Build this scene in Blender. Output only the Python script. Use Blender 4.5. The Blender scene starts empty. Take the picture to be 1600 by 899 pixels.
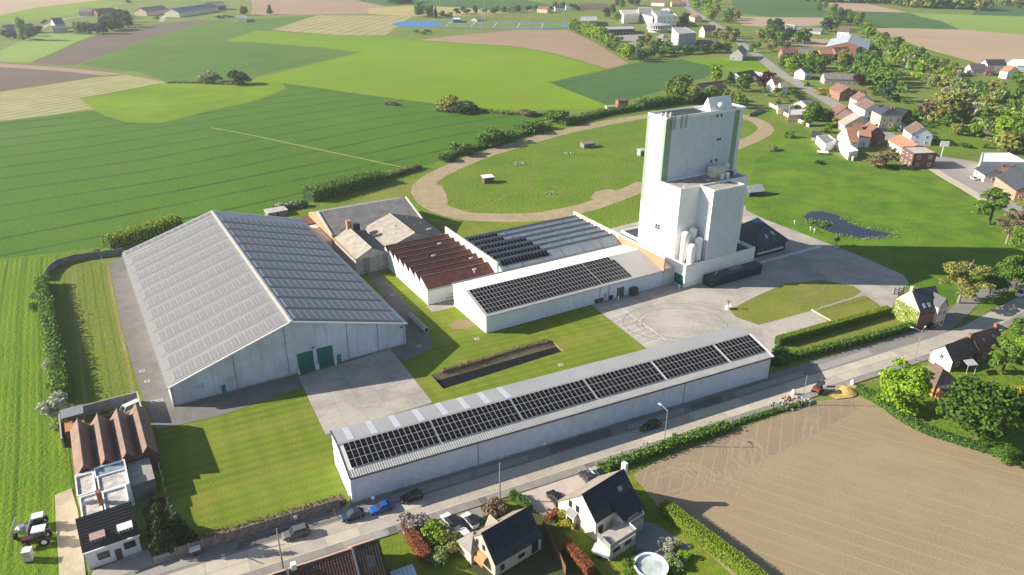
import bpy, bmesh, math, random
import numpy as np
from mathutils import Vector, Matrix
random.seed(7)
R = math.radians
S = bpy.context.scene
COL = S.collection
# ------------------------------------------------------------------ camera, world, sun, exposure
CAM_H, FPX, PIT, ROLL = 90.0, 1166.93, R(25.0547), R(0.385)
_fw = Vector((0, math.cos(PIT), -math.sin(PIT)))
_up0 = Vector((0, math.sin(PIT), math.cos(PIT)))
_rt0 = Vector((1, 0, 0))
_rt = _rt0*math.cos(ROLL) + _up0*math.sin(ROLL)
_up = _up0*math.cos(ROLL) - _rt0*math.sin(ROLL)
cd = bpy.data.cameras.new('camera')
cam = bpy.data.objects.new('camera', cd)
COL.objects.link(cam)
cd.sensor_width = 36.0
cd.lens = FPX/1600*36
cd.clip_start, cd.clip_end = 1.0, 9000.0
cam.matrix_world = Matrix(((_rt.x, _up.x, -_fw.x, 0), (_rt.y, _up.y, -_fw.y, 0), (_rt.z, _up.z, -_fw.z, CAM_H), (0, 0, 0, 1)))
S.camera = cam
SUN_EL, SUN_AZ = 25.0, 178.8           # azimuth of the sun seen from the ground, counter-clockwise from +X
w = bpy.data.worlds.new('World')
S.world = w
w.use_nodes = True
nt = w.node_tree
sky = nt.nodes.new('ShaderNodeTexSky')
sky.sky_type = 'NISHITA'
sky.sun_disc = False
sky.sun_elevation = R(SUN_EL)
sky.sun_rotation = R(90 - SUN_AZ)
sky.altitude = 100
sky.air_density, sky.dust_density, sky.ozone_density = 1.0, 1.0, 1.0
bg = nt.nodes['Background']
nt.links.new(sky.outputs[0], bg.inputs[0])
bg.inputs[1].default_value = 0.068
sd = bpy.data.lights.new('sun', 'SUN')
sd.energy, sd.angle, sd.color = 4.9, R(0.5), (1.0, 0.90, 0.76)
sun = bpy.data.objects.new('sun', sd)
COL.objects.link(sun)
_sd = Vector((math.cos(R(SUN_EL))*math.cos(R(SUN_AZ)), math.cos(R(SUN_EL))*math.sin(R(SUN_AZ)), math.sin(R(SUN_EL))))
sun.rotation_euler = _sd.to_track_quat('Z', 'Y').to_euler()
sun.location = (-200, 0, 300)
S.view_settings.view_transform = 'Standard'
S.view_settings.look = 'None'
S.view_settings.gamma = 1
S.view_settings.exposure = 1.08
S.cycles.max_bounces = 5
S.cycles.volume_bounces = 0
S.cycles.transparent_max_bounces = 4

# ------------------------------------------------------------------ helpers
def G(px, py, z=0.0):
    """ground (or height z) point of the place that the photograph shows at px, py"""
    d = _fw + _rt*((px - 800)/FPX) - _up*((py - 449.5)/FPX)
    t = (z - CAM_H)/d.z
    return Vector((0, 0, CAM_H)) + d*t

def ang_px(p, q, z=0):
    d = G(*q, z) - G(*p, z)
    return math.atan2(d.y, d.x)

class Frame:
    def __init__(s, o, ang):
        s.o = Vector((o[0], o[1], 0)); s.u = Vector((math.cos(ang), math.sin(ang), 0)); s.v = Vector((-s.u.y, s.u.x, 0)); s.ang = ang
    def P(s, a, b, z=0.0):
        return s.o + s.u*a + s.v*b + Vector((0, 0, z))

class MB:
    def __init__(s):
        s.v = []; s.f = []; s.m = []
    def face(s, pts, m=0):
        n = len(s.v)
        s.v += [tuple(p) for p in pts]
        s.f.append(tuple(range(n, n + len(pts)))); s.m.append(m)
        return s
    def solid(s, bot, top, m=0, mt=None, cap_bottom=False):
        n = len(bot)
        for i in range(n):
            j = (i + 1) % n
            s.face([bot[i], bot[j], top[j], top[i]], m)
        s.face(top, m if mt is None else mt)
        if cap_bottom: s.face(bot[::-1], m)
        return s
    def box(s, fr, a0, a1, b0, b1, z0, z1, m=0, mt=None, cb=True):
        q = [(a0, b0), (a1, b0), (a1, b1), (a0, b1)]
        return s.solid([fr.P(a, b, z0) for a, b in q], [fr.P(a, b, z1) for a, b in q], m, mt, cb)
    def tube(s, p, q, r, n=6, m=0, r2=None, cap=True):
        p, q = Vector(p), Vector(q); r2 = r if r2 is None else r2
        d = (q - p).normalized(); x = d.orthogonal().normalized(); y = d.cross(x)
        c = [(math.cos(2*math.pi*i/n), math.sin(2*math.pi*i/n)) for i in range(n)]
        A = [p + x*(a*r) + y*(b*r) for a, b in c]; B = [q + x*(a*r2) + y*(b*r2) for a, b in c]
        for i in range(n):
            j = (i + 1) % n
            s.face([A[i], A[j], B[j], B[i]], m)
        if cap: s.face(B, m); s.face(A[::-1], m)
        return s
    def lathe(s, c, prof, n=16, m=0, cap=True):
        rings = [[Vector((c[0] + r*math.cos(2*math.pi*i/n), c[1] + r*math.sin(2*math.pi*i/n), z)) for i in range(n)] for r, z in prof]
        for A, B in zip(rings, rings[1:]):
            for i in range(n):
                j = (i + 1) % n
                s.face([A[i], A[j], B[j], B[i]], m)
        if cap: s.face(rings[-1], m)
        return s
    def slab(s, quad, t, m=0, mt=None, ms=None):
        """a roof slab: quad is the top face (any order), thickness t downwards"""
        q = [Vector(p) for p in quad]
        n = (q[1] - q[0]).cross(q[2] - q[0])
        if n.z < 0: q = q[::-1]
        b = [p - Vector((0, 0, t)) for p in q]
        return s.solid(b, q, m if ms is None else ms, m if mt is None else mt, True)
    def mesh(s, name, mats, off=(0, 0, 0)):
        me = bpy.data.meshes.new(name)
        o = Vector(off)
        me.from_pydata([(x - o.x, y - o.y, z - o.z) for x, y, z in s.v], [], s.f)
        for m in (mats if isinstance(mats, (list, tuple)) else [mats]): me.materials.append(m)
        me.polygons.foreach_set('material_index', s.m)
        me.update()
        return me
    def build(s, name, mats, parent=None, smooth=False, weld=False):
        if parent is not None:
            r = parent
            while r.parent is not None: r = r.parent
            off = r.location.copy()
        else:
            xs = [p[0] for p in s.v]; ys = [p[1] for p in s.v]; zs = [p[2] for p in s.v]
            off = Vector(((min(xs) + max(xs))/2, (min(ys) + max(ys))/2, min(zs)))
        me = s.mesh(name, mats, off)
        if weld or smooth:
            bm = bmesh.new(); bm.from_mesh(me); bmesh.ops.remove_doubles(bm, verts=bm.verts, dist=1e-4); bm.to_mesh(me); bm.free()
        if smooth: me.polygons.foreach_set('use_smooth', [True]*len(me.polygons))
        ob = bpy.data.objects.new(name, me)
        COL.objects.link(ob)
        if parent is None: ob.location = off
        else: ob.parent = parent
        return ob

def tag(o, label=None, cat=None, group=None, kind=None):
    if label: o['label'] = label
    if cat: o['category'] = cat
    if group: o['group'] = group
    if kind: o['kind'] = kind
    return o
def thing(name, label, cat, loc=(0, 0, 0), group=None, rz=0):
    o = bpy.data.objects.new(name, None); COL.objects.link(o)
    o.empty_display_size = 0.5
    o.location = (loc[0], loc[1], loc[2] if len(loc) > 2 else 0); o.rotation_euler = (0, 0, rz)
    return tag(o, label, cat, group)
def copy_tree(o, parent=None):
    c = o.copy(); COL.objects.link(c)
    if parent is not None: c.parent = parent
    for ch in list(o.children): copy_tree(ch, c)
    return c
def inst(name, me, parent, loc, rz=0, scale=None, mat=None):
    """an object that shares the mesh me; loc is in the parent's space"""
    o = bpy.data.objects.new(name, me); COL.objects.link(o)
    o.parent = parent; o.location = loc; o.rotation_euler = (0, 0, rz)
    if scale: o.scale = scale
    if mat:
        o.material_slots[0].link = 'OBJECT'; o.material_slots[0].material = mat
    return o

# ------------------------------------------------------------------ materials
MATS = {}
def _new(name):
    m = bpy.data.materials.new(name); m.use_nodes = True
    n = m.node_tree.nodes; l = m.node_tree.links
    b = n['Principled BSDF']
    return m, n, l, b
def _mix(n, l, fac, a, b, typ='MIX'):
    x = n.new('ShaderNodeMix'); x.data_type = 'RGBA'; x.blend_type = typ
    for sock, val in ((x.inputs[0], fac), (x.inputs[6], a), (x.inputs[7], b)):
        if hasattr(val, 'is_linked') or hasattr(val, 'links'): l.new(val, sock)
        elif isinstance(val, (int, float)): sock.default_value = val
        else: sock.default_value = (*val, 1)
    return x.outputs[2]
def _math(n, l, op, a, b=0.5, clamp=False):
    x = n.new('ShaderNodeMath'); x.operation = op; x.use_clamp = clamp
    for sock, val in ((x.inputs[0], a), (x.inputs[1], b)):
        if isinstance(val, (int, float)): sock.default_value = val
        else: l.new(val, sock)
    return x.outputs[0]
def _ramp(n, l, v, lo, hi):
    x = n.new('ShaderNodeMapRange'); x.clamp = True
    l.new(v, x.inputs[0]); x.inputs[1].default_value = lo; x.inputs[2].default_value = hi
    return x.outputs[0]
def _noise(n, l, vec, scale, detail=3.0, rough=0.6):
    x = n.new('ShaderNodeTexNoise'); x.inputs['Scale'].default_value = scale; x.inputs['Detail'].default_value = detail; x.inputs['Roughness'].default_value = rough
    l.new(vec, x.inputs['Vector'])
    return x.outputs['Fac']
def plain(name, c, rough=0.6, metal=0.0, var=0.12, scale=0.6, bump=0.0, spec=0.4, bscale=8.0, streak=0.0):
    """painted / cast surface: one colour, slight large and small weathering"""
    m, n, l, b = _new(name)
    tc = n.new('ShaderNodeTexCoord'); vec = tc.outputs['Object']
    col = c
    f1 = _noise(n, l, vec, scale, 4)
    f2 = _noise(n, l, vec, scale*7, 3)
    d = tuple(x*(1 - var*1.6) for x in c); u = tuple(min(1, x*(1 + var)) for x in c)
    col = _mix(n, l, _ramp(n, l, f1, 0.3, 0.7), d, u)
    col = _mix(n, l, _math(n, l, 'MULTIPLY', _ramp(n, l, f2, 0.45, 0.8), var*1.5, True), col, tuple(x*0.6 for x in c))
    if streak:
        mp = n.new('ShaderNodeMapping'); l.new(vec, mp.inputs[0]); mp.inputs['Scale'].default_value = (1.2, 1.2, 0.05)
        f3 = _noise(n, l, mp.outputs[0], 1.3, 4)
        col = _mix(n, l, _math(n, l, 'MULTIPLY', _ramp(n, l, f3, 0.5, 0.75), streak, True), col, tuple(x*0.62 for x in c))
    l.new(col, b.inputs['Base Color'])
    b.inputs['Roughness'].default_value = rough; b.inputs['Metallic'].default_value = metal
    b.inputs['Specular IOR Level'].default_value = spec
    if bump:
        bp = n.new('ShaderNodeBump'); bp.inputs['Strength'].default_value = bump; bp.inputs['Distance'].default_value = 0.1
        l.new(_noise(n, l, vec, bscale, 4), bp.inputs['Height']); l.new(bp.outputs[0], b.inputs['Normal'])
    MATS[name] = m
    return m
def ridged(name, c, period, ang=0.0, depth=0.04, rough=0.55, metal=0.0, var=0.1, c2=None, frac=0.5, zdir=False):
    """sheet metal / tile courses: regular relief across direction ang (object space)"""
    m, n, l, b = _new(name)
    tc = n.new('ShaderNodeTexCoord'); vec = tc.outputs['Object']
    sx = n.new('ShaderNodeSeparateXYZ'); l.new(vec, sx.inputs[0])
    if zdir: d = sx.outputs[2]
    else: d = _math(n, l, 'ADD', _math(n, l, 'MULTIPLY', sx.outputs[0], math.cos(ang)), _math(n, l, 'MULTIPLY', sx.outputs[1], math.sin(ang)))
    ph = _math(n, l, 'FRACT', _math(n, l, 'DIVIDE', d, period), 0)
    tri = _math(n, l, 'ABSOLUTE', _math(n, l, 'SUBTRACT', ph, 0.5), 0)
    f1 = _noise(n, l, vec, 0.35, 4); f2 = _noise(n, l, vec, 4.0, 3)
    col = _mix(n, l, _ramp(n, l, f1, 0.3, 0.7), tuple(x*(1 - var*1.5) for x in c), tuple(min(1, x*(1 + var)) for x in c))
    col = _mix(n, l, _math(n, l, 'MULTIPLY', _ramp(n, l, f2, 0.5, 0.8), var*2, True), col, tuple(x*0.6 for x in c))
    if c2 is not None: col = _mix(n, l, _ramp(n, l, tri, frac - 0.03, frac + 0.03), col, c2)
    l.new(col, b.inputs['Base Color'])
    bp = n.new('ShaderNodeBump'); bp.inputs['Strength'].default_value = 1.0; bp.inputs['Distance'].default_value = depth
    l.new(tri, bp.inputs['Height']); l.new(bp.outputs[0], b.inputs['Normal'])
    b.inputs['Roughness'].default_value = rough; b.inputs['Metallic'].default_value = metal
    MATS[name] = m
    return m
def brick(name, c1, c2, mortar, scale=4.0):
    m, n, l, b = _new(name)
    tc = n.new('ShaderNodeTexCoord'); vec = tc.outputs['Object']
    sx = n.new('ShaderNodeSeparateXYZ'); l.new(vec, sx.inputs[0])
    cb = n.new('ShaderNodeCombineXYZ'); l.new(_math(n, l, 'ADD', sx.outputs[0], sx.outputs[1]), cb.inputs[0]); l.new(sx.outputs[2], cb.inputs[1])
    t = n.new('ShaderNodeTexBrick'); l.new(cb.outputs[0], t.inputs['Vector']); t.inputs['Scale'].default_value = scale
    t.inputs['Color1'].default_value = (*c1, 1); t.inputs['Color2'].default_value = (*c2, 1); t.inputs['Mortar'].default_value = (*mortar, 1)
    t.inputs['Mortar Size'].default_value = 0.015
    f = _noise(n, l, vec, 0.5, 4)
    l.new(_mix(n, l, _math(n, l, 'MULTIPLY', _ramp(n, l, f, 0.4, 0.75), 0.4, True), t.outputs[0], tuple(x*0.55 for x in c1)), b.inputs['Base Color'])
    b.inputs['Roughness'].default_value = 0.85
    MATS[name] = m
    return m
def soil(name, c1, c2, c3=None, s1=0.02, s2=0.25, s3=2.5, stripe=None, bump=0.3, bscale=1.5, patch=0.5, rough=0.95, fine=0.35, line=None, spec=0.15):
    """ground cover: patches at three sizes; stripe = (angle along, period, width, colour, strength, wobble)"""
    m, n, l, b = _new(name)
    g = n.new('ShaderNodeNewGeometry'); vec = g.outputs['Position']
    fa = _noise(n, l, vec, s1, 4, 0.55); fb = _noise(n, l, vec, s2, 4, 0.65); fc = _noise(n, l, vec, s3, 3, 0.7)
    col = _mix(n, l, _ramp(n, l, fa, 0.5 - 0.25/ max(patch, .01)*0.5, 0.5 + 0.25/max(patch, .01)*0.5), c1, c2)
    if c3: col = _mix(n, l, _math(n, l, 'MULTIPLY', _ramp(n, l, fb, 0.45, 0.75), 0.7, True), col, c3)
    mid = tuple((a + b_)/2 for a, b_ in zip(c1, c2))
    col = _mix(n, l, _math(n, l, 'MULTIPLY', _ramp(n, l, fc, 0.35, 0.8), fine, True), col, tuple(x*0.45 for x in mid))
    col = _mix(n, l, _math(n, l, 'MULTIPLY', _ramp(n, l, fb, 0.55, 0.25), fine, True), col, tuple(min(1, x*1.35) for x in mid))
    h = fc
    for st in (stripe if isinstance(stripe, list) else [stripe] if stripe else []):
        a, per, wd, sc, strength, wob = st
        sx = n.new('ShaderNodeSeparateXYZ'); l.new(vec, sx.inputs[0])
        d = _math(n, l, 'ADD', _math(n, l, 'MULTIPLY', sx.outputs[0], -math.sin(a)), _math(n, l, 'MULTIPLY', sx.outputs[1], math.cos(a)))
        if wob: d = _math(n, l, 'ADD', d, _math(n, l, 'MULTIPLY', _noise(n, l, vec, 0.008, 2, 0.3), wob))
        ph = _math(n, l, 'FRACT', _math(n, l, 'DIVIDE', d, per), 0)
        tri = _math(n, l, 'MULTIPLY', _math(n, l, 'ABSOLUTE', _math(n, l, 'SUBTRACT', ph, 0.5), 0), per)
        e = wd*0.35
        f = _ramp(n, l, tri, wd/2 + e, wd/2 - e)
        f = _math(n, l, 'MULTIPLY', f, _math(n, l, 'MULTIPLY', _ramp(n, l, _noise(n, l, vec, 0.05, 3), 0.2, 0.6), strength), True)
        col = _mix(n, l, f, col, sc)
        h = _math(n, l, 'SUBTRACT', h, _math(n, l, 'MULTIPLY', f, 0.3))
    l.new(col, b.inputs['Base Color'])
    b.inputs['Roughness'].default_value = rough; b.inputs['Specular IOR Level'].default_value = spec
    bp = n.new('ShaderNodeBump'); bp.inputs['Strength'].default_value = bump; bp.inputs['Distance'].default_value = 0.5
    hb = _math(n, l, 'ADD', h, _noise(n, l, vec, bscale, 4, 0.7))
    l.new(hb, bp.inputs['Height']); l.new(bp.outputs[0], b.inputs['Normal'])
    MATS[name] = m
    return m
def foliage(name, c1, c2, trans=0.25, c3=None):
    m, n, l, b = _new(name)
    g = n.new('ShaderNodeNewGeometry'); oi = n.new('ShaderNodeObjectInfo')
    tc = n.new('ShaderNodeTexCoord')
    f = g.outputs['Random Per Island']
    col = _mix(n, l, f, c1, c2)
    f2 = _noise(n, l, tc.outputs['Object'], 2.2, 2)
    col = _mix(n, l, _math(n, l, 'MULTIPLY', _ramp(n, l, f2, 0.4, 0.7), 0.55, True), col, c3 or tuple(x*0.55 for x in c1))
    col = _mix(n, l, _math(n, l, 'MULTIPLY', oi.outputs['Random'], 0.35), col, tuple(x*0.5 + y*0.25 for x, y in zip(c1, c2)))
    l.new(col, b.inputs['Base Color']); b.inputs['Roughness'].default_value = 0.7; b.inputs['Specular IOR Level'].default_value = 0.2
    tr = n.new('ShaderNodeBsdfTranslucent'); l.new(col, tr.inputs[0])
    mx = n.new('ShaderNodeMixShader'); mx.inputs[0].default_value = trans
    l.new(b.outputs[0], mx.inputs[1]); l.new(tr.outputs[0], mx.inputs[2])
    l.new(mx.outputs[0], n['Material Output'].inputs[0])
    MATS[name] = m
    return m
def glass(name, c, rough=0.08, spec=0.7):
    m, n, l, b = _new(name)
    b.inputs['Base Color'].default_value = (*c, 1); b.inputs['Roughness'].default_value = rough; b.inputs['Specular IOR Level'].default_value = spec
    MATS[name] = m
    return m

white = plain('white_paint', (0.81, 0.81, 0.80), 0.5, var=0.04, streak=0.07)
white_clean = plain('white_clean', (0.82, 0.82, 0.82), 0.45, var=0.03)
wall_shade_blue = plain('shade_blue_cladding', (0.60, 0.66, 0.76), 0.5, var=0.07, streak=0.25)  # bluish shade of the white fronts put into the colour
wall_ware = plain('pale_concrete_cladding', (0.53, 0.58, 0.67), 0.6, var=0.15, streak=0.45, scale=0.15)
cream = plain('cream_render', (0.72, 0.66, 0.54), 0.75, var=0.08, streak=0.2)
conc = plain('concrete_grey', (0.36, 0.35, 0.33), 0.85, var=0.2, bump=0.15, streak=0.3)
conc_lt = plain('concrete_light', (0.50, 0.47, 0.42), 0.85, var=0.15, bump=0.1, streak=0.3)
conc_dk = plain('concrete_dark', (0.20, 0.20, 0.20), 0.85, var=0.25, bump=0.2, streak=0.4)
grey_sheet = plain('grey_roof_sheet', (0.30, 0.31, 0.32), 0.5, var=0.06, scale=0.1)
grey_pale = plain('pale_roof_sheet', (0.225, 0.226, 0.228), 0.5, var=0.06, scale=0.1)
translucent_sheet = plain('pale_roof_light', (0.42, 0.45, 0.50), 0.35, var=0.05)
trim_dark = plain('dark_trim', (0.05, 0.05, 0.055), 0.5, var=0.1)
trim_grey = plain('grey_trim', (0.28, 0.28, 0.29), 0.5, var=0.1)
green_door = plain('teal_green_door', (0.0, 0.125, 0.115), 0.45, var=0.08)
green_paint = plain('pale_green_paint', (0.23, 0.34, 0.25), 0.5, var=0.08, streak=0.15)
dark_clad = plain('dark_cladding', (0.030, 0.036, 0.050), 0.45, var=0.15)
slate = plain('dark_slate', (0.055, 0.062, 0.078), 0.5, var=0.2, scale=1.5, bump=0.2)
slate_bl = plain('black_slate', (0.028, 0.030, 0.036), 0.45, var=0.2, scale=1.5, bump=0.2)
brick_red = brick('red_brick', (0.30, 0.115, 0.07), (0.24, 0.085, 0.055), (0.33, 0.27, 0.22))
brick_or = brick('orange_brick', (0.50, 0.24, 0.13), (0.42, 0.19, 0.10), (0.5, 0.4, 0.32))
brick_lt = brick('pale_brick', (0.62, 0.54, 0.45), (0.55, 0.47, 0.39), (0.6, 0.56, 0.5))
brick_dk = brick('dark_brick', (0.16, 0.06, 0.045), (0.11, 0.045, 0.035), (0.18, 0.14, 0.12))
tile_red = ridged('red_brown_tiles', (0.205, 0.108, 0.082), 0.35, zdir=True, depth=0.08, rough=0.8, var=0.2)
tile_or = ridged('orange_tiles', (0.40, 0.185, 0.110), 0.35, zdir=True, depth=0.08, rough=0.8, var=0.15)
tile_br = ridged('brown_tiles', (0.15, 0.10, 0.085), 0.35, zdir=True, depth=0.08, rough=0.8, var=0.2)
tile_gr = ridged('grey_tiles', (0.22, 0.22, 0.22), 0.35, zdir=True, depth=0.06, rough=0.75, var=0.2)
tile_dk = ridged('dark_tiles', (0.06, 0.05, 0.06), 0.35, zdir=True, depth=0.06, rough=0.7, var=0.2)
fibre_rd = plain('dark_red_fibre_sheet', (0.135, 0.048, 0.038), 0.75, var=0.3, scale=0.8, bump=0.2)
fibre_gr = plain('weathered_grey_sheet', (0.20, 0.19, 0.18), 0.85, var=0.22, scale=0.5, bump=0.2)
fibre_bg = plain('weathered_beige_sheet', (0.33, 0.30, 0.26), 0.85, var=0.18, scale=0.5, bump=0.2)
blue_sheet = ridged('blue_grey_roof_sheet', (0.27, 0.315, 0.355), 0.9, R(30.7), 0.05, 0.5, var=0.12)
felt_dk = plain('dark_roof_felt', (0.06, 0.065, 0.08), 0.7, var=0.2)
felt_wh = plain('pale_weathered_felt', (0.50, 0.48, 0.45), 0.8, var=0.3, scale=1.2)
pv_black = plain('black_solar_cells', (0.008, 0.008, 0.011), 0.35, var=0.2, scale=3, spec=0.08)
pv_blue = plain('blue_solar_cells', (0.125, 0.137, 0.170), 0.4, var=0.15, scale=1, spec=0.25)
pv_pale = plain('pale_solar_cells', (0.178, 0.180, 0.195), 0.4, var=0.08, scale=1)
pane = glass('window_glass', (0.03, 0.035, 0.045))
pane_blue = glass('blue_glass', (0.10, 0.20, 0.30))
steel = plain('galvanised_steel', (0.42, 0.43, 0.44), 0.4, 0.6, var=0.1)
wood = plain('brown_wood', (0.16, 0.09, 0.05), 0.7, var=0.25, scale=2)
wood_or = plain('orange_wood', (0.45, 0.22, 0.09), 0.7, var=0.2, scale=2)
rust = plain('rust_brown', (0.22, 0.10, 0.06), 0.8, var=0.3, scale=2)
black = plain('black_rubber', (0.015, 0.015, 0.016), 0.7, var=0.1)
bark = plain('bark', (0.11, 0.085, 0.06), 0.9, var=0.3, scale=3)
bark_lt = plain('pale_bark', (0.30, 0.26, 0.20), 0.9, var=0.3, scale=3)
paint_white = plain('road_paint', (0.80, 0.80, 0.78), 0.7, var=0.2, scale=2)

GREENS = dict(
 lawn=soil('mown_lawn', (0.092, 0.170, 0.012), (0.158, 0.222, 0.024), (0.23, 0.222, 0.055), 0.07, 0.20, 2.2, bump=0.3, bscale=2.5, stripe=[(R(26), 2.3, 1.1, (0.205, 0.235, 0.022), 0.75, .6), (R(118), 4.6, 1.8, (0.120, 0.165, 0.014), 0.6, 2), (R(30), 16, 4, (0.23, 0.225, 0.04), .5, 6)], fine=0.5, patch=1.0),
 lawn2=soil('dry_lawn', (0.135, 0.190, 0.022), (0.205, 0.225, 0.040), (0.29, 0.235, 0.10), 0.07, 0.3, 2.5, bump=0.35, bscale=2, fine=0.5, patch=.8),
 rough=soil('rough_grass', (0.088, 0.180, 0.010), (0.150, 0.225, 0.022), (0.235, 0.230, 0.060), 0.06, 0.22, 1.0, bump=0.5, bscale=1.0, fine=0.55, patch=.8),
 meadow=soil('green_meadow', (0.078, 0.182, 0.010), (0.145, 0.232, 0.020), (0.058, 0.125, 0.022), 0.035, 0.08, 1.2, bump=0.4, bscale=0.9, fine=0.5, patch=.8),
 left=soil('left_meadow', (0.085, 0.195, 0.006), (0.145, 0.235, 0.012), (0.20, 0.235, 0.035), 0.04, 0.25, 1.5, bump=0.6, bscale=1.1, fine=0.5, stripe=[(ang_px((22, 880), (40, 560)), 4.4, 1.1, (0.040, 0.105, 0.008), 0.7, 6), (ang_px((22, 880), (40, 560)), 1.3, .5, (0.18, 0.25, 0.015), 0.5, 3)], patch=.8),
 base=soil('village_grass', (0.125, 0.185, 0.032), (0.180, 0.225, 0.050), (0.14, 0.16, 0.05), 0.02, 0.12, 0.9, bump=0.35, bscale=0.7, fine=0.45, patch=.7))
# ------------------------------------------------------------------ ground, fields, roads (the setting)
def struct(name, mb, m, kind='structure', parent=None):
    o = mb.build(name, m, parent); o['kind'] = kind; return o
def smooth_line(pts, step=4.0, closed=False):
    P = [Vector(p) for p in pts]; out = []
    n = len(P)
    for i in range(n if closed else n - 1):
        p0 = P[(i - 1) % n] if (closed or i > 0) else P[0]; p1 = P[i]; p2 = P[(i + 1) % n]
        p3 = P[(i + 2) % n] if (closed or i + 2 < n) else P[-1]
        k = max(1, int((p2 - p1).length/step))
        for j in range(k):
            t = j/k
            out.append(0.5*((2*p1) + (p2 - p0)*t + (2*p0 - 5*p1 + 4*p2 - p3)*t*t + (3*p1 - p0 - 3*p2 + p3)*t**3))
    if not closed: out.append(P[-1])
    return out
def poly_px(pts, z, curve=False, step=8):
    P = [G(x, y, 0) for x, y in pts]
    if curve: P = smooth_line(P, step, True)
    return [Vector((p.x, p.y, z)) for p in P]
def sheet(name, pts, z, m, curve=False, parent=None):
    mb = MB(); mb.face(poly_px(pts, z, curve))
    o = struct(name, mb, m, parent=parent)
    if o.data.polygons[0].normal.z < 0: o.data.flip_normals()
    return o
def offset_line(P, d):
    out = []
    for i, p in enumerate(P):
        t = (P[min(i + 1, len(P) - 1)] - P[max(i - 1, 0)]); t.z = 0; t.normalize()
        out.append(p + Vector((-t.y, t.x, 0))*d)
    return out
def ribbon(name, pts, width, z, m, px=True, step=4, thick=0, kind='structure', wob=0):
    P = [G(x, y) for x, y in pts] if px else [Vector(p) for p in pts]
    P = smooth_line(P, step)
    rr = random.Random(len(pts))
    A = offset_line(P, width/2); B = offset_line(P, -width/2)
    if wob:
        A = [a + Vector((rr.uniform(-wob, wob), rr.uniform(-wob, wob), 0)) for a in A]; B = [a + Vector((rr.uniform(-wob, wob), rr.uniform(-wob, wob), 0)) for a in B]
    mb = MB()
    for i in range(len(P) - 1):
        q = [Vector((p.x, p.y, z)) for p in (B[i], B[i + 1], A[i + 1], A[i])]
        mb.face(q)
        if thick:
            lo = Vector((0, 0, -thick))
            mb.face([q[0] + lo, q[1] + lo, q[1], q[0]]); mb.face([q[2] + lo, q[3] + lo, q[3], q[2]])
    o = mb.build(name, m)
    if kind: o['kind'] = kind
    return o

# basin cut-out shared by the ground and the lawn
BAS = [(673, 586), (863, 532.5), (881, 548.5), (693, 608)]
bas_w = [G(x, y) for x, y in BAS]
big = 2600.0
cb = sum(bas_w, Vector())/4
mb = MB()
far = [Vector((-big, -big, 0)), Vector((big, -big, 0)), Vector((big, big + 900, 0)), Vector((-big, big + 900, 0))]
hole = [bas_w[3], bas_w[2], bas_w[1], bas_w[0]]          # counter-clockwise seen from above
for i in range(4):
    j = (i + 1) % 4
    mb.face([far[i], far[j], hole[j], hole[i]])
struct('ground', mb, GREENS['base'])

def fld(c1, c2, c3=None, **k):
    k.setdefault('patch', .85); k['fine'] = k.get('fine', .2)*1.7
    return soil('crop_%d' % len(MATS), c1, c2, c3, **k)
a_f1 = ang_px((0, 330), (400, 258))
per = 19.0
wheat = fld((0.050, 0.140, 0.010), (0.074, 0.172, 0.012), (0.100, 0.185, 0.010), s1=0.014, s2=0.04, s3=0.7, stripe=[(a_f1, per, 1.9, (0.024, 0.062, 0.012), 1.0, 26), (a_f1, 3.1, 1.0, (0.060, 0.14, 0.012), 0.5, 26)], bump=0.35, bscale=0.5, fine=0.25)
a_f2 = ang_px((420, 165), (640, 150))
wheat_b = fld((0.062, 0.145, 0.026), (0.095, 0.180, 0.026), (0.125, 0.200, 0.020), s1=0.008, s2=0.02, s3=0.6, stripe=[(ang_px((150, 100), (330, 62)), 26, 2.2, (0.042, 0.125, 0.026), 0.7, 20)], bump=0.25, bscale=0.4, fine=0.2)
teal = fld((0.050, 0.122, 0.034), (0.068, 0.142, 0.036), s1=0.01, s2=0.03, s3=0.6, stripe=[(ang_px((880, 135), (1050, 112)), 30, 2.5, (0.038, 0.105, 0.03), 0.7, 10)], bump=0.25, bscale=0.4, fine=0.15)
lime = fld((0.125, 0.245, 0.005), (0.180, 0.285, 0.008), (0.20, 0.245, 0.03), s1=0.006, s2=0.02, s3=0.5, bump=0.25, bscale=0.4, fine=0.15)
lime_b = fld((0.120, 0.235, 0.005), (0.190, 0.275, 0.007), (0.10, 0.195, 0.010), s1=0.012, s2=0.03, s3=0.5, bump=0.25, bscale=0.4, fine=0.2)
pale_gr = fld((0.190, 0.290, 0.060), (0.220, 0.310, 0.075), s1=0.006, s2=0.02, s3=0.3, bump=0.15, bscale=0.3, fine=0.12)
ploughed = fld((0.150, 0.122, 0.102), (0.125, 0.102, 0.087), s1=0.008, s2=0.03, s3=0.5, stripe=[(ang_px((70, 97), (200, 45)), 9, 3, (0.15, 0.12, 0.10), 0.5, 4)], bump=0.3, bscale=0.6, fine=0.2)
pinkish = fld((0.330, 0.235, 0.160), (0.300, 0.215, 0.145), s1=0.008, s2=0.03, s3=0.5, bump=0.2, bscale=0.5, fine=0.12)
tan_far = fld((0.400, 0.300, 0.205), (0.360, 0.270, 0.185), s1=0.006, s2=0.03, s3=0.5, stripe=[(ang_px((1390, 60), (1560, 58)), 40, 3, (0.30, 0.225, 0.15), 0.4, 10)], bump=0.2, bscale=0.5, fine=0.1)
a_st = ang_px((0, 150), (190, 128))
stub_a = fld((0.360, 0.330, 0.165), (0.330, 0.305, 0.150), s1=0.01, s2=0.05, s3=0.4, stripe=[(ang_px((0, 172), (200, 135)), 7.5, 3.6, (0.19, 0.21, 0.075), 0.9, 3)], bump=0.2, fine=0.12)
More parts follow.
